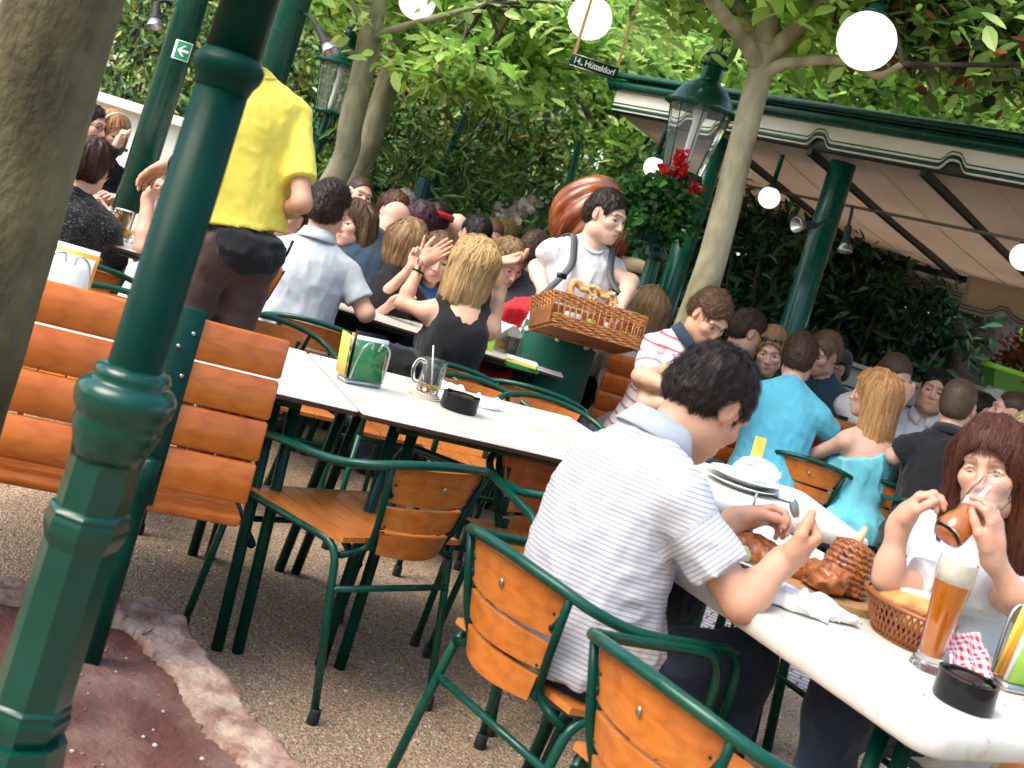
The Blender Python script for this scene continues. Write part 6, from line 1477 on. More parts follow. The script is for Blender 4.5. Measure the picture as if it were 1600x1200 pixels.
p = gz(632, 498); mug(V(p[0]-.04, p[1]+.22, ZT+.001), 'empty glass mug beside the grey polo shirt', .0, .14, .045, 120)
p = gz(792, 490); food(V(p[0], p[1]+.55, ZT+.01), 'portion of yellow chips on a paper tray beyond the blonde woman', 9, 'chips', .10); plate(V(p[0], p[1]+.55, ZT+.001), .13, 'white paper tray under the yellow chips')
# ---- left table mugs
for px, py, f, lab in ((190, 338, .85, 'full beer mug beside the arrow sign post'), (196, 352, .3, 'half empty beer mug next to the black jumper'), (178, 345, .0, 'empty glass mug right of the dark haired head'), (272, 352, .8, 'full beer mug behind the foreground green post'), (262, 372, .5, 'beer mug just left of the foreground post')):
    p = W(px, py+8, 5.45); mug(V(p[0], 5.45, ZT+.001), lab, f, .14, .045, px)
# ---- bags and hanging things
def pouch():
    c = W(421, 440, 4.72); t = thing('orange_pouch', 'small orange and black pouch hanging beside the brown trousers', 'bag', c); M = frame((.25, 0, 1))
    MB().box((0, 0, 0), (.042, .03, .075), M, .02).build('case', MATS['orange_vinyl'], t); MB().box(M@V(0, -.0305, 0), (.006, .003, .07), M, .001).build('zip', MATS['black_plastic'], t); MB().tube([M@V(0, 0, .075), M@V(.01, 0, .14), M@V(.03, .01, .19)], .006, 6).build('loop', MATS['black_plastic'], t)
pouch()
def backpack():
    c = W(622, 530, 4.85); c = V(c[0], c[1], 0.); z = .56; t = thing('backpack', 'black backpack between the grey polo shirt and the blonde woman', 'bag', V(c[0], c[1], .40)); P = [rbox(V(0, 0, .17), (.13, .085, .17), None, .06, .02), rbox(V(0, -.08, .12), (.10, .04, .10), None, .03, .02), wrinkle(.014, np.eye(3), (14, 14, 14), 3)]
    v, q = nets(sdf_grid(P, .011)); rawmesh('sack', v, q, MATS['black_cloth'], t)
    for g in (-1, 1): MB().tube(smooth_path([(g*.06, .06, .30), (g*.07, .10, .33), (g*.08, .13, .28), (g*.08, .10, .06)], 5), .012, 6, flat=.4).build('strap', MATS['charcoal_cloth'], t)
    MB().box((0, .02, -.015), (.15, .10, .013), None, .004).build('base_board', MATS['black_cloth'], t)
    return t
bk = backpack(); bk.location = (bk.location[0], bk.location[1], .36)
def stroller():
    c = W(800, 540, 6.0); c = V(c[0]+.02, c[1]-.05, 0); t = thing('pushchair', 'red pushchair with a white cloth left of the pretzel seller', 'pushchair', c, R(-20))
    P = [ell(V(0, 0, .55), (.21, .26, .26), None, .05), ell(V(0, .10, .80), (.20, .22, .20), None, .06), rbox(V(0, -.28, .36), (.17, .12, .06), None, .03, .05), ell(V(0, -.20, .80), (.15, .22, .20), None, .03, 's'), wrinkle(.02, np.eye(3), (9, 9, 9), 2)]
    v, q = nets(sdf_grid(P, .014)); rawmesh('seat_shell', v, q, MATS['red_cloth'], t)
    f = MB()
    for g in (-1, 1): f.tube([(g*.21, .42, 1.0), (g*.20, .05, .45), (g*.19, -.35, .12)], .012, 8); f.tube([(g*.20, .05, .5), (g*.21, .30, .12)], .012, 8)
    f.tube([(-.21, .42, 1.0), (.21, .42, 1.0)], .014, 8); f.build('frame', MATS['steel'], t)
    for g in (-1, 1):
        for y in (-.35, .30):
            w = MB().lathe([(.105, -.018), (.12, -.012), (.122, 0), (.12, .012), (.105, .018)], 20, (g*.22, y, .122), frame((1, 0, 0)), False).build('wheel', MATS['rubber'], t); s = MB()
            for k in range(6): s.tube([(g*.22, y, .122), (g*.22, y+.105*cos(k*pi/3), .122+.105*sin(k*pi/3))], .004, 5)
            s.build('spokes', MATS['steel'], w)
    n = 20; P2 = [[(-.22+.44*i/n*.9, -.12+.20*j/n+.03*sin(i*.7), .86+.03*sin(i*.9+j*.6)-.34*max(0, (j/n-.35))**1.3-.25*max(0, i/n-.6)) for j in range(n)] for i in range(n)]
    o = MB().grid(np.array(P2), .004).build('white_cloth', MATS['white_cloth'], None); o.location = (c[0]+.02, c[1]-.16, -.02); tag(o, 'white cloth draped over the red pushchair', 'cloth')
stroller()

def crumbs():
    rng = np.random.default_rng(17); b = MB()
    for k in range(150):
        u = rng.uniform(-.5, .5); v = rng.uniform(-.30, .30); p = C3+l3*u+w3*v; r = rng.uniform(.0012, .0034); b.cc = rng.choice(np.array([(.55, .33, .13), (.42, .22, .08), (.66, .5, .3)])); b.ball((p[0], p[1], ZT+r*.5), (r, r*.8, r*.6), 6, 4)
    o = b.build('bread_crumbs', MATS['pebble'], None, usecol=True); tag(o, 'bread crumbs scattered over the marbled table', 'crumbs', kind='stuff')
crumbs()
BR, DK, MB_, BL, SB, GR = (.07, .038, .02), (.022, .013, .010), (.10, .055, .028), (.42, .28, .12), (.24, .14, .065), (.22, .20, .19)
PALE, TAN, PINK, SUN = (.72, .48, .37), (.62, .37, .25), (.69, .41, .30), (.60, .33, .215)
mk = (0, 0, -1)
# 1 man in the striped polo shirt, eating
M1 = person('man in a grey striped white polo shirt bent over his plate', W(1106, 628, 2.60), look=34, pitch=-34, body=30, lean=30, res=.010, fres=.0036, skin=SUN, hair=('short', DK), hn=11000, hw=.0013, top=('polo', 'stripe_polo'), legs='jeans', hips=V(.305, 2.49, .49), belly=1.1, eyes=True, lid=.7, wr=.008, wrsc=(9, 9, 4), knee=(V(.56, 2.96, .53), V(.69, 2.60, .535)), kneedir=20,
    arms=(dict(e=W(1085, 880, 2.74), w=W(1150, 812, 2.76), hand='hold', d=V(.75, .05, .35), n=V(.1, -.55, -.6), x=V(0, -.2, 1), th=.8), dict(e=W(1158, 942, 2.33), w=W(1222, 878, 2.42), hand='fist', d=V(.55, .10, .62), n=V(-.55, .30, .45), x=V(-.5, .2, .8), th=.8)))
a = W(1228, 862, 2.33); cutlery(W(1252, 846, 2.465), W(1238, 778, 2.48), 'table knife held upright in the fist of the striped shirt man', 'knife'); cutlery(W(1183, 770, 2.74), W(1160, 845, 2.76), 'spoon held by the striped shirt man in his left hand', 'spoon')
# 2 woman drinking
M2 = person('woman with reddish brown hair drinking from a beer glass', W(1553, 738, 2.66), s=.92, look=232, pitch=-4, roll=12, body=222, lean=6, side=-6, fem=True, res=.010, fres=.0023, skin=(.60, .34, .24), hair=('bob', (.060, .017, .009)), hL=.20, hcol2=(.15, .048, .02), hn=11000, hw=.0013, fringe=130, top=('half', 'white_cloth'), brow=.8, legs='jeans', lid=.92, wr=.008, bust=1.1, knee=(V(.93, 2.66, .545), V(.86, 2.42, .545)), kneedir=205,
    arms=(dict(e=W(1385, 905, 2.50), w=W(1406, 818, 2.50), hand='pinch', d=V(.30, -.10, .95), n=V(.85, -.45, .1), x=V(.2, -.9, .2), th=.7), dict(e=W(1598, 955, 2.42), w=W(1550, 868, 2.40), hand='cup', d=V(-.22, -.05, .97), n=V(-.72, .68, -.05), x=V(-.4, -.3, .6), th=.8)))
def drinking_glass():
    a, b_ = W(1478, 838, 2.40), W(1556, 766, 2.47); M = frame(b_-a); L = np.linalg.norm(b_-a); t = thing('held_beer_glass', 'small beer glass with some beer held at the mouth of the drinking woman', 'beer glass', a)
    MB().lathe([(.024, 0), (.032, .004), (.0355, .018), (.033, .042), (.029, .062), (.031, .085), (.036, .115), (.037, L), (.0355, L), (.0345, .115), (.0295, .086), (.0275, .062), (.0315, .042), (.034, .018), (.03, .008), (.0, .007)], 24, M=M).build('glass', MATS['glass'], t, auto=60); MB().lathe([(0, .0075), (.0295, .0085), (.0335, .018), (.031, .042), (.027, .062), (.0285, .080), (0, .080)], 24, M=M).build('beer', MATS['beer_amber'], t); MB().lathe([(.0288, .0805), (.0295, .088), (.0325, .104), (.02, .110), (0, .109)], 24, M=M).build('foam', MATS['foam'], t)
drinking_glass()
c = M2['Nk']; MB().tube([c+V(0, 0, .0)+M2['CM']@V(cos(a)*.072, sin(a)*.074+.02, -.035*max(0, sin(a))) for a in np.linspace(0, 2*pi, 30)[:-1]], .0016, 5, True).build('necklace', MATS['gold'] if 'gold' in MATS else mat('gold', (.8, .5, .12), rough=.25, metal=1), M2['root'], True, M2['base'])
# 3 pretzel seller
PW = W(946, 338, 5.75); PS = 1.04
M3 = person('young man in a white T-shirt and green apron carrying a wicker tray', PW, look=-38, pitch=-8, body=-72, lean=1, s=PS, pose='stand', res=.012, fres=.0032, skin=PALE, hair=('short', (.028, .018, .013)), hn=2500, hw=.0025, top=('tee', 'white_cloth'), legs='apron_green', group='waiting staff', wr=.008, hem=.05,
    arms=(dict(e=W(838, 418, 5.77), w=W(850, 458, 5.55), hand='hold', d=V(.12, -.25, -.9), n=V(.9, .1, 0), x=V(0, -1, 0)), dict(e=W(986, 440, 5.8), w=W(965, 488, 5.56), hand='hold', d=V(.10, -.5, -.55), n=V(-.9, .1, 0), x=V(0, -1, 0))))
def apron():
    P = []; b = M3['base']; z1 = M3['Hp'][2]+.10
    for i in range(15):
        a = -1.45+2.9*i/14; P.append([b+rotm((0, 0, 1), R(-72-90))@V(sin(a)*r*1.02, cos(a)*r*.86+.01*sin(a*9)*q, 0)+V(0, 0, z1*(1-q)+.22*q) for q, r in ((0, .200), (.25, .198), (.5, .198), (.75, .20), (1, .203))])
    MB().grid(np.array(P), .004).build('apron', MATS['apron_green'], M3['root'], True, b)
apron()
def tray():
    c = W(917, 504, 5.50); f = dirv(-68); x = nrm(V(-f[1], f[0], 0)); x = x if x[0] > 0 else -x; zt = nrm(V(0, 0, 1)-f*.30); y = nrm(np.cross(zt, x)); M = np.stack([x, y, zt], 1); w, dp, h = .247, .126, .077
    t = thing('wicker_tray', 'wicker vendor tray with pretzels hung from grey shoulder straps', 'tray', c); g = lambda a, b_, z: M@V(a, b_, z)
    fr = MB(); n = 0
    for z, k in ((h, 1.02), (h*.84, 1.01), (h*.68, 1.0), (h*.5, .995), (-h*.35, .97), (-h*.55, .965), (-h*.75, .96), (-h, .955)):
        for dz in (0, .008):
            P = []
            for i in range(88):
                q = i/88*4; s_ = int(q); r = (q-s_)*2-1; e = [(r, -1), (1, r), (-r, 1), (-1, -r)][s_]; o = .004*sin(i*pi/2+(pi if dz else 0)+n); P.append(g(e[0]*w*k+(o if s_ in (1, 3) else 0), e[1]*dp*k+(o if s_ in (0, 2) else 0), z-dz))
            fr.tube(P, .0043, 5, True); n += 1
    fr.build('weave', MATS['wicker'], t); st = MB()
    for a in np.linspace(-1, 1, 17):
        for b_ in (-1, 1): st.tube([g(a*w*1.02, b_*dp*1.02, h), g(a*w*.955, b_*dp*.955, -h)], .0042, 5)
    for a in np.linspace(-1, 1, 9):
        for b_ in (-1, 1): st.tube([g(b_*w*1.02, a*dp*1.02, h), g(b_*w*.955, a*dp*.955, -h)], .0042, 5)
    st.build('stakes', MATS['wicker'], t); MB().box(g(0, 0, -h), (w*.95, dp*.95, .005), M).build('base', MATS['wicker_dark'], t, False)
    MB().box(g(-w*.985, 0, 0), (.003, dp*.96, h*.95), M).build('end_panel', MATS['wicker_dark'], t, False); MB().box(g(.0, dp*.97, 0), (w*.95, .003, h*.95), M).build('rear_panel', MATS['wicker_dark'], t, False)
    for k, (a, s_) in enumerate(((-.5, 1), (-.37, 1.0), (-.05, .8), (.12, .7), (.28, .75))):
        MB().box(g(a*w, -dp*.55, -h*.35), (.026*s_, .014, .036*s_), M, .003).build('goods', MATS[('paper', 'paper', 'card_lime', 'red_cloth', 'paper')[k]], t)
    for e0, e1_, sh in ((g(-w, 0, h), None, -1), (g(w, 0, h), None, 1)):
        top = M3['Nk']+M3['CM']@V(-sh*.105 if False else sh*-.105, .02, .052)
        top = M3['Nk']+x*sh*.11+V(0, 0, .045); ch = top+nrm(f)*.125-V(0, 0, .14); s = MB(); path = smooth_path([top-f*.08-V(0, 0, .02), top, top+f*.055-V(0, 0, .012), ch, (ch*.45+(c+e0)*.55)+f*.012, c+e0], 6)-c; wv = x*.019
        s.grid(np.stack([path-wv, path+wv]), .003); s.build('shoulder_strap', MATS['strap_grey'], t); MB().box(ch*.6+(c+e0)*.4-c+f*.012, (.024, .008, .012), M).build('buckle', MATS['black_plastic'], t)
    for a, b_ in ((-.22, .3), (.17, .12)):
        q = c+g(a*w*1.3, -b_*dp, h*1.05); t2 = thing('pretzel', 'large salted pretzel roll standing left in the wicker tray' if a < 0 else 'large salted pretzel roll standing right in the wicker tray', 'pretzel', q, 0, 'pretzels in the wicker tray'); r = .066; P = smooth_path([V(-.3, -.9, 0)*r, V(.95, -.1, 0)*r, V(.7, .85, 0)*r, V(0, .45, .1)*r, V(-.7, .85, 0)*r, V(-.95, -.1, 0)*r, V(.3, -.9, .25)*r, V(.45, .2, .3)*r, V(-.4, .35, .3)*r], 8)
        Mq = frame(f*.95+V(0, 0, .40)); MB().tube(P@Mq.T+V(0, 0, .03), np.interp(np.linspace(0, 1, len(P)), [0, .2, .5, .8, 1], [.010, .014, .019, .014, .010]), 10).build('dough', MATS['bread'], t2); rg = np.random.default_rng(3); sl = MB()
        for k in range(30): pp = P[rg.integers(0, len(P))]@Mq.T+V(0, 0, .03)+nrm(rg.normal(0, 1, 3)+f*1.5+V(0, 0, .8))*.017; sl.box(pp, (.0035, .003, .003), frame(rg.normal(0, 1, 3)))
        sl.build('salt', MATS['paper'], t2, False)
tray()
# 4 yellow shirt
M4 = person('standing person in a yellow T-shirt, head hidden by the green post', W(371, 80, 4.4), look=125, pitch=-18, roll=-8, body=122, hips=W(366, 392, 4.42), nk=W(400, 138, 4.42), lean=5, side=-4, s=.98, pose='stand', res=.012, fres=.008, skin=(.50, .28, .19), hair=('short', BR), top=('loose', 'yellow_cloth'), legs='brown_trousers', group='waiting staff', wr=.0055, wrsc=(8, 8, 3), belly=1.08, hem=.10,
    arms=(dict(e=W(322, 262, 4.25), w=W(268, 256, 4.3), hand='relax', d=V(-.6, .1, -.55), n=V(-.5, 0, -.8), x=V(0, -1, 0)), dict(e=W(472, 318, 4.35), w=W(408, 345, 4.72), hand='relax')))
A4 = M4['A'][0]; ww = A4['w']-nrm(A4['w']-A4['e'])*.02; MB().lathe([(.032, -.012), (.036, -.010), (.036, .010), (.032, .012)], 18, ww, frame(A4['w']-A4['e'])).build('wristwatch', MATS['black_plastic'], M4['root'], True, M4['base'])
def hipbag():
    b = M4['Hp']; f = dirv(126); Mx = np.stack([nrm(np.cross(f, V(0, 0, 1))), f, V(0, 0, 1)], 1); P = [ell(b+V(0, 0, .02)-f*.12+Mx[:, 0]*.02, (.135, .062, .085), Mx, .03), ell(b+V(0, 0, .06), (.178, .142, .04), Mx, .04), wrinkle(.012, np.eye(3), (16, 16, 16), 4)]; v, q = nets(sdf_grid(P, .011)); rawmesh('hip_bag', v, q, MATS['black_cloth'], M4['root'], True, origin=M4['base'])
hipbag()
# the guests
def g(label, px, py, D, look, **k):
    k.setdefault('res', .015); k.setdefault('fres', .0065 if D < 5.6 else .0075); k.setdefault('hn', 1400 if D < 5.6 else 700); k.setdefault('hw', .0035 if D < 5.6 else .005); k.setdefault('shoes', D < 7)
    return person(label, W(px, py, D), look=look, **k)
P5 = g('person with glasses leaning on a raised forearm behind the foreground post', 276, 302, 5.5, 205, pitch=-10, skin=PINK, hair=('short', GR), top=('tee', 'white_cloth'), body=215, arms=(dict(e=W(222, 388, 5.2), w=W(232, 308, 5.25), hand='fist', d=V(.3, 0, .9), n=V(.8, 0, -.2)), None))
P6 = g('person in a black knitted jumper with dark brown hair seen from behind', 140, 262, 5.2, 88, pitch=-6, body=104, lean=16, skin=PINK, hair=('pony', (.055, .026, .017)), hL=.0, hn=3500, hw=.0026, fres=.005, res=.012, top=('long', 'black_knit'))
P7 = g('dark haired guest with black glasses half hidden by the big trunk', 138, 196, 6.7, -12, skin=PINK, hair=('short', DK), top=('tee', 'black_cloth'))
P8 = g('light haired woman with a white headband and black jacket', 171, 208, 6.8, -32, pitch=-8, fem=True, skin=PALE, hair=('bob', (.36, .19, .08)), hL=.08, top=('long', 'black_cloth'), body=-60, arms=(None, dict(w=W(184, 226, 6.66), hand='fist', d=V(.1, -.1, 1), hint=V(.3, -.4, -1))), fres=.006, hn=1500)
P9 = g('man in a heather grey polo shirt seen from behind', 514, 326, 5.35, 82, body=100, lean=7, s=1.05, skin=PINK, hair=('short', (.03, .017, .012)), top=('polo', 'heather_grey'), res=.012, fres=.005, hn=3200, hw=.0028, wr=.004, belly=1.15, arms=(dict(w=W(455, 440, 5.7), hint=V(-.8, -.3, -1)), dict(e=W(572, 490, 5.3), w=W(560, 470, 5.65), hand='relax')))
P10 = g('brown haired woman with a fringe looking past the grey polo shirt', 551, 352, 6.0, -116, pitch=-4, fem=True, roll=10, skin=PINK, hair=('bob', MB_), hL=.10, top=('tee', 'charcoal_cloth'), fres=.0055, hn=1800, fringe=60)
P11 = g('guest in a pale shirt behind the elbow of the yellow shirt', 450, 342, 6.0, -110, skin=PINK, hair=('short', BR), top=('tee', 'white_cloth'), lean=14)
P12 = g('short haired man in white resting his chin on his hand', 560, 306, 7.5, -56, skin=PALE, hair=('buzz', BR), top=('tee', 'white_cloth'), fres=.006, arms=(dict(w=W(554, 330, 7.35), hand='fist', d=V(.1, -.1, 1), hint=V(-.4, -.3, -1)), None), roll=-6)
P13 = g('brown haired woman in cream looking down at the table', 613, 332, 7.2, -52, pitch=-24, fem=True, skin=PALE, hair=('pony', (.085, .035, .02)), hL=.1, top=('long', 'cream_cloth'), fres=.006, lid=.85)
P13b = g('grey haired guest mostly hidden behind the woman in cream', 629, 326, 7.7, -60, skin=PALE, hair=('short', GR), top=('tee', 'sage_cloth'))
P14 = g('guest in a navy blue jacket bent forward with the back to us', 612, 352, 6.3, 70, pitch=-50, body=75, lean=38, skin=PINK, hair=None, top=('long', 'navy_cloth'), s=1.05)
P15 = g('guest with dark purple hair seen from behind', 653, 348, 7.0, 115, fem=True, skin=PALE, hair=('bob', (.055, .018, .03)), hL=.08, top=('tee', 'black_cloth'))
P16 = g('dark haired guest wearing a red bandana', 682, 348, 7.2, 85, skin=PINK, hair=('short', DK), top=('tee', 'cream_cloth'))
P17 = g('bald guest seen from behind', 710, 364, 7.4, 95, skin=PALE, hair=None, top=('tee', 'charcoal_cloth'))
P18 = g('black haired man in white seen from behind', 741, 368, 7.0, 128, skin=PINK, hair=('short', (.014, .010, .009)), top=('tee', 'white_cloth'), hn=1200)
P19 = g('smiling man with thinning hair looking down', 766, 370, 7.9, -62, pitch=-20, skin=PINK, hair=('buzz', (.16, .08, .045)), top=('tee', 'navy_cloth'), fres=.006, mouth=.4)
P20 = g('guest with curly blond hair behind the smiling man', 785, 372, 8.4, 60, skin=PINK, hair=('crop', (.38, .24, .10)), top=('tee', 'dark_navy'))
P21 = g('guest with wavy light brown hair and dark top', 638, 382, 6.0, 75, fem=True, skin=PINK, hair=('bob', SB), hL=.09, hcol2=(.34, .22, .11), top=('tee', 'black_cloth'), hn=1500)
P22 = g('guest in a bright blue top making a V sign with one hand', 682, 404, 6.0, -75, pitch=-12, fem=True, skin=PINK, hair=('bob', MB_), hL=.14, top=('tee', 'blue_cloth'), fres=.0055, hn=1800, body=-90, arms=(dict(e=W(592, 470, 5.85), w=W(646, 414, 5.8), hand='vee', d=V(.06, 0, 1), n=V(.1, -1, 0), x=V(1, 0, 0)), None))
P23 = g('blonde woman in a black sleeveless top throwing up both hands', 735, 414, 5.25, 142, body=108, fem=True, lean=4, skin=(.60, .35, .24), hair=('bob', (.46, .29, .11)), hL=.155, hcol2=(.62, .47, .25), top=('tank', 'black_cloth'), res=.012, fres=.005, hn=3200, hw=.003, wr=.008,
    arms=(dict(e=W(628, 474, 5.2), w=W(662, 408, 5.25), hand='flat', d=V(.55, .05, .62), n=V(.1, -.95, .3), x=V(-.5, 0, .8), th=.1), dict(e=W(780, 458, 5.4), w=W(782, 410, 5.4), hand='relax', d=V(.78, -.1, .35), n=V(-.2, -.3, 1), x=V(-.6, 0, .8), th=.2)))
P24 = g('woman in black with sunglasses pushed up in her hair, looking down', 793, 410, 6.4, -48, pitch=-30, fem=True, roll=10, skin=PALE, hair=('pony', SB), hL=.05, top=('tee', 'black_cloth'), fres=.0055, lid=.9)
P25 = g('man in a charcoal shirt with short brown hair seen from behind', 835, 396, 6.6, 62, skin=PINK, hair=('short', BR), top=('long', 'charcoal_cloth'), lean=16, hn=1000)
P26 = g('guest in a black and white striped top behind the pretzel seller', 905, 405, 7.0, -60, skin=PINK, hair=('short', BR), top=('long', 'bw_stripe'), lean=10, side=8)
P27 = g('woman with long light brown hair in a checked shirt behind the lamp post', 1010, 486, 6.1, 100, fem=True, skin=PINK, hair=('long', SB), hL=.26, hcol2=(.36, .24, .12), top=('tee', 'check_shirt'), hn=1500)
P28 = g('man in a red and white striped polo shirt looking down', 1107, 494, 5.5, -52, pitch=-36, body=-62, lean=10, s=1.04, skin=TAN, hair=('short', (.085, .045, .022)), top=('polo', 'red_stripe_polo'), res=.012, fres=.005, hn=2500, hw=.003, lid=.85, belly=1.15, arms=(dict(e=W(1000, 588, 5.35), w=W(1062, 612, 5.22), hand='relax', d=V(.9, -.1, -.1)), None))
P29 = g('dark haired man in a dark navy shirt in profile', 1168, 520, 6.4, 8, pitch=-14, body=20, skin=PINK, hair=('short', (.06, .032, .018)), top=('tee', 'dark_navy'), fres=.0058, stub=.3)
P30 = g('fair haired woman with sunglasses on top of her head, looking down', 1204, 548, 6.4, -102, pitch=-20, body=-100, fem=True, skin=PALE, hair=('pony', (.34, .19, .08)), hL=.20, hcol2=(.45, .28, .12), top=('tee', 'charcoal_cloth'), fres=.005, hn=2000, hw=.003, lid=.7, roll=6)
P31 = g('man in a turquoise T-shirt seen from behind', 1249, 560, 5.95, 70, pitch=-8, body=82, lean=12, s=1.02, skin=PINK, hair=('short', (.065, .036, .02)), top=('tee', 'turquoise'), res=.012, fres=.005, hn=2500, hw=.003, wr=.006, wrsc=(9, 9, 3), arms=(dict(e=W(1181, 690, 5.9), w=W(1172, 700, 6.2), hand='relax'), dict(e=W(1308, 690, 5.9), w=W(1330, 700, 6.2), hand='relax')))
P32 = g('young man with light brown hair leaning in beside the turquoise T-shirt', 1287, 552, 6.6, -140, pitch=-24, roll=-8, skin=PINK, hair=('short', (.22, .13, .065)), top=('tee', 'navy_cloth'), fres=.0055, hn=1600)
P33 = g('guest in a grey cap and glasses behind the young man', 1301, 576, 7.0, -150, skin=TAN, hair=('buzz', BR), top=('tee', 'charcoal_cloth'), fres=.006, stub=.5)
P34 = g('woman with very long strawberry blond hair in a turquoise top', 1366, 618, 5.8, 158, pitch=-8, body=110, fem=True, lean=6, skin=(.66, .40, .30), hair=('long', (.46, .22, .075)), hL=.43, hcol2=(.62, .42, .20), top=('off', 'turquoise_knit'), res=.012, fres=.005, hn=3600, hw=.003, wr=.010)
P35 = g('man resting his face on his hand behind the long haired woman', 1396, 588, 6.4, -62, pitch=-22, skin=PINK, hair=('buzz', (.09, .055, .035)), top=('tee', 'white_cloth'), fres=.0055, lean=12, arms=(None, dict(w=W(1408, 626, 6.12), hand='fist', d=V(0, .1, 1), n=V(0, 1, 0), hint=V(.2, -.2, -1))))
P36 = g('black haired man in a white polo shirt talking', 1458, 612, 6.5, -108, body=-112, skin=TAN, hair=('short', (.012, .009, .008)), top=('polo', 'white_cloth'), fres=.005, hn=1800, hw=.003, mouth=.25, roll=-4)
P37 = g('man in a black polo shirt with thinning brown hair, back to us', 1496, 634, 5.65, 58, body=88, lean=14, s=1.04, skin=PINK, hair=('buzz', (.085, .052, .035)), top=('polo', 'black_cloth'), res=.012, fres=.005, hn=3000, hw=.0028, wr=.008, belly=1.15, arms=(dict(e=W(1398, 712, 5.6), w=W(1402, 722, 5.9), hand='relax'), None))
P38 = g('silver haired guest beyond the black polo shirt', 1549, 636, 7.0, 80, skin=PINK, hair=('short', (.55, .54, .52)), top=('tee', 'sage_cloth'))
P39 = g('short haired man in a white shirt facing left at the right edge', 1580, 648, 6.1, 168, skin=PINK, hair=('buzz', (.06, .035, .022)), top=('polo', 'white_cloth'), fres=.0055, hn=1600)
P40 = g('guest with dark hair peeping out behind the black polo shirt', 1532, 650, 6.6, -70, fem=True, skin=TAN, hair=('short', DK), top=('tee', 'cream_cloth'))
P41 = g('sandy haired guest at the right picture edge', 1606, 684, 5.6, 100, fem=True, skin=PINK, hair=('bob', (.40, .30, .16)), hL=.1, top=('tee', 'cream_cloth'))
# worn things
def specs(P, m='black_plastic', up=0.0, fwd=0.0, tint=True, name='glasses'):
    H, M, s = P['Hd'], P['HM'], P['s']; q = lambda r, f, u: H+M@(V(r, f+fwd, u+up)*s); b = MB()
    for g_ in (-1, 1):
        b.tube([q(g_*.033+cos(a)*.022, .102, .004+sin(a)*.016) for a in np.linspace(0, 2*pi, 15)[:-1]], .0022*s, 5, True); b.tube([q(g_*.055, .100, .008), q(g_*.080, .055, .010), q(g_*.082, .0, .008)], .0022*s, 5)
    b.tube([q(-.011, .105, .007), q(.011, .105, .007)], .002*s, 5); o = b.build(name, MATS[m], P['root'], True, P['base'])
    if tint:
        for g_ in (-1, 1): MB().lathe([(.020*s, 0), (.019*s, .002), (0, .004*s)], 14, q(g_*.033, .101, .004), M@np.array([[1, 0, 0], [0, 0, 1], [0, 1, 0]]).T).build('lens', MATS['shades'], o, True, P['base'])
    return o
specs(P7, tint=False); specs(P5, 'steel', tint=False); specs(P33, tint=False); specs(P30, up=.085, fwd=-.022, name='sunglasses'); specs(P24, up=.085, fwd=-.025, name='sunglasses')
def band(P, m, r0, z, name, h=.012, f0=0.0):
    H, M, s = P['Hd'], P['HM'], P['s']; b = MB(); b.grid(np.array([[H+M@(V(cos(a)*(.077+r0), sin(a)*(.098+r0)-.012, z+k+f0*sin(a))*s) for a in np.linspace(0, 2*pi, 33)] for k in (-h, 0, h)]), .004); b.build(name, MATS[m], P['root'], True, P['base'])
band(P16, 'red_cloth', .022, .05, 'bandana', .018, -.01)
H, M, s = P8['Hd'], P8['HM'], P8['s']; MB().tube([H+M@V(cos(a)*.104, .035, sin(a)*.100+.035) for a in np.linspace(0, pi, 20)], .006, 6).build('headband', MATS['white_cloth'], P8['root'], True, P8['base'])
H, M, s = P33['Hd'], P33['HM'], P33['s']; MB().lathe([(.098, .055), (.098, .075), (.085, .115), (.05, .138), (0, .142)], 20, H+M@V(0, -.01, 0), M).build('cap', MATS['charcoal_cloth'], P33['root'], True, P33['base']); MB().grid(np.array([[H+M@V(x*.075, .075+.065*q*(1-x*x*.5), .062-.012*q) for x in np.linspace(-1, 1, 9)] for q in (0, .5, 1)]), .004).build('cap_peak', MATS['charcoal_cloth'], P33['root'], True, P33['base'])
a = P23['A'][0]; w = a['w']-nrm(a['w']-a['e'])*.055; MB().lathe([(.029, -.004), (.031, 0), (.029, .004)], 16, w, frame(a['w']-a['e'])).build('bracelet', MATS['black_plastic'], P23['root'], True, P23['base'])
a = P23['A'][1]; c = W(797, 384, 4.9); b = MB()
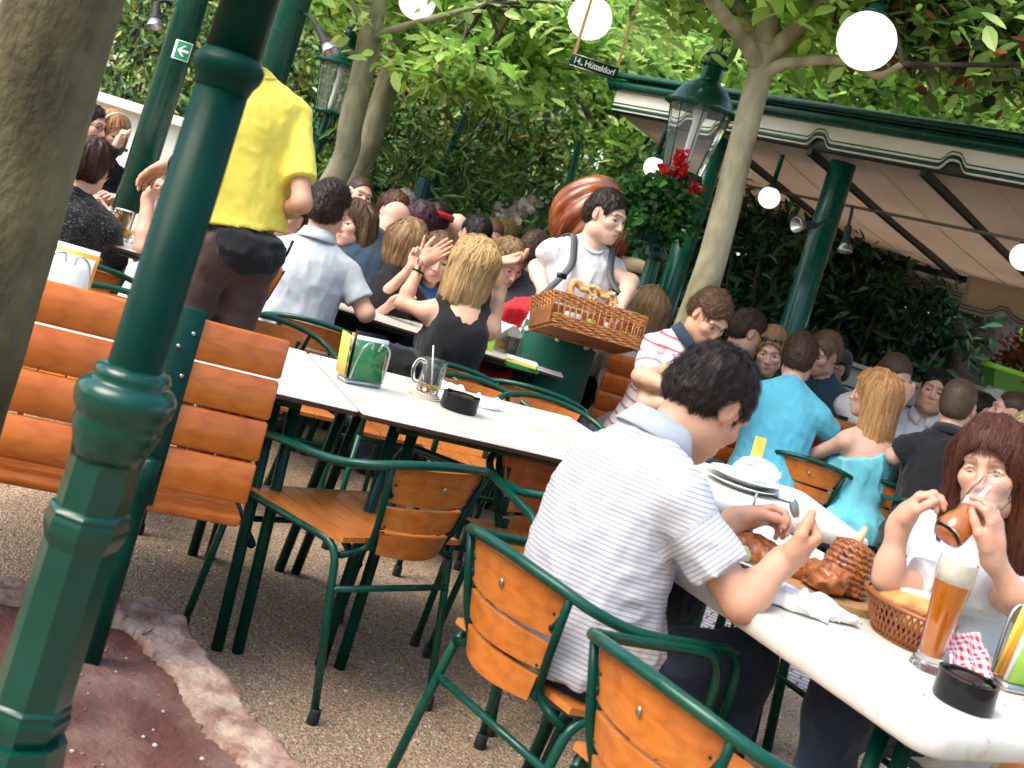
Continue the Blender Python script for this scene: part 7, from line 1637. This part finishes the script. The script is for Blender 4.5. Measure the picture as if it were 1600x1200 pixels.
# ---------------------------------------------------------------- camera, light, sky
cam = bpy.data.cameras.new('Camera'); co = bpy.data.objects.new('Camera', cam); link(co); SC.camera = co
cam.sensor_width = 36; cam.lens = 36*FPX/1600; cam.clip_end = 400; cam.clip_start = .05
cr_ = HR*cos(ROLL)+UPV*sin(ROLL); cu_ = -HR*sin(ROLL)+UPV*cos(ROLL)
from mathutils import Matrix
Mc = Matrix(((cr_[0], cu_[0], -FW[0], CAM[0]), (cr_[1], cu_[1], -FW[1], CAM[1]), (cr_[2], cu_[2], -FW[2], CAM[2]), (0, 0, 0, 1)))
co.matrix_world = Mc
cam.shift_x = -VH*sin(ROLL)/1600; cam.shift_y = -VH*cos(ROLL)/1600
cam.dof.use_dof = True; cam.dof.focus_distance = 3.9; cam.dof.aperture_fstop = 5.6
SUN_EL, SUN_AZ = 54, 212    # azimuth measured in the ground plane from +x towards +y
w = bpy.data.worlds.new('World'); SC.world = w; w.use_nodes = True; nt = w.node_tree
sky = nt.nodes.new('ShaderNodeTexSky'); sky.sky_type = 'NISHITA'; sky.sun_disc = False; sky.sun_elevation = R(SUN_EL); sky.sun_rotation = R(90-SUN_AZ); sky.air_density = 1.0; sky.dust_density = 3.0; sky.ozone_density = 1.0
nt.links.new(sky.outputs[0], nt.nodes['Background'].inputs[0]); nt.nodes['Background'].inputs[1].default_value = .15
sl = bpy.data.lights.new('Sun', 'SUN'); sl.energy = 1.2; sl.angle = R(42); sl.color = (1, .93, .80); so = bpy.data.objects.new('Sun', sl); link(so)
from mathutils import Vector
so.rotation_euler = Vector((cos(R(SUN_AZ))*cos(R(SUN_EL)), sin(R(SUN_AZ))*cos(R(SUN_EL)), sin(R(SUN_EL)))).to_track_quat('Z', 'Y').to_euler()
SC.view_settings.view_transform = 'Standard'; SC.view_settings.look = 'None'; SC.view_settings.exposure = 1.76; SC.view_settings.gamma = 1
SC.cycles.use_denoising = True; SC.cycles.max_bounces = 12; SC.cycles.transmission_bounces = 12; SC.cycles.transparent_max_bounces = 8; SC.cycles.sample_clamp_indirect = 6
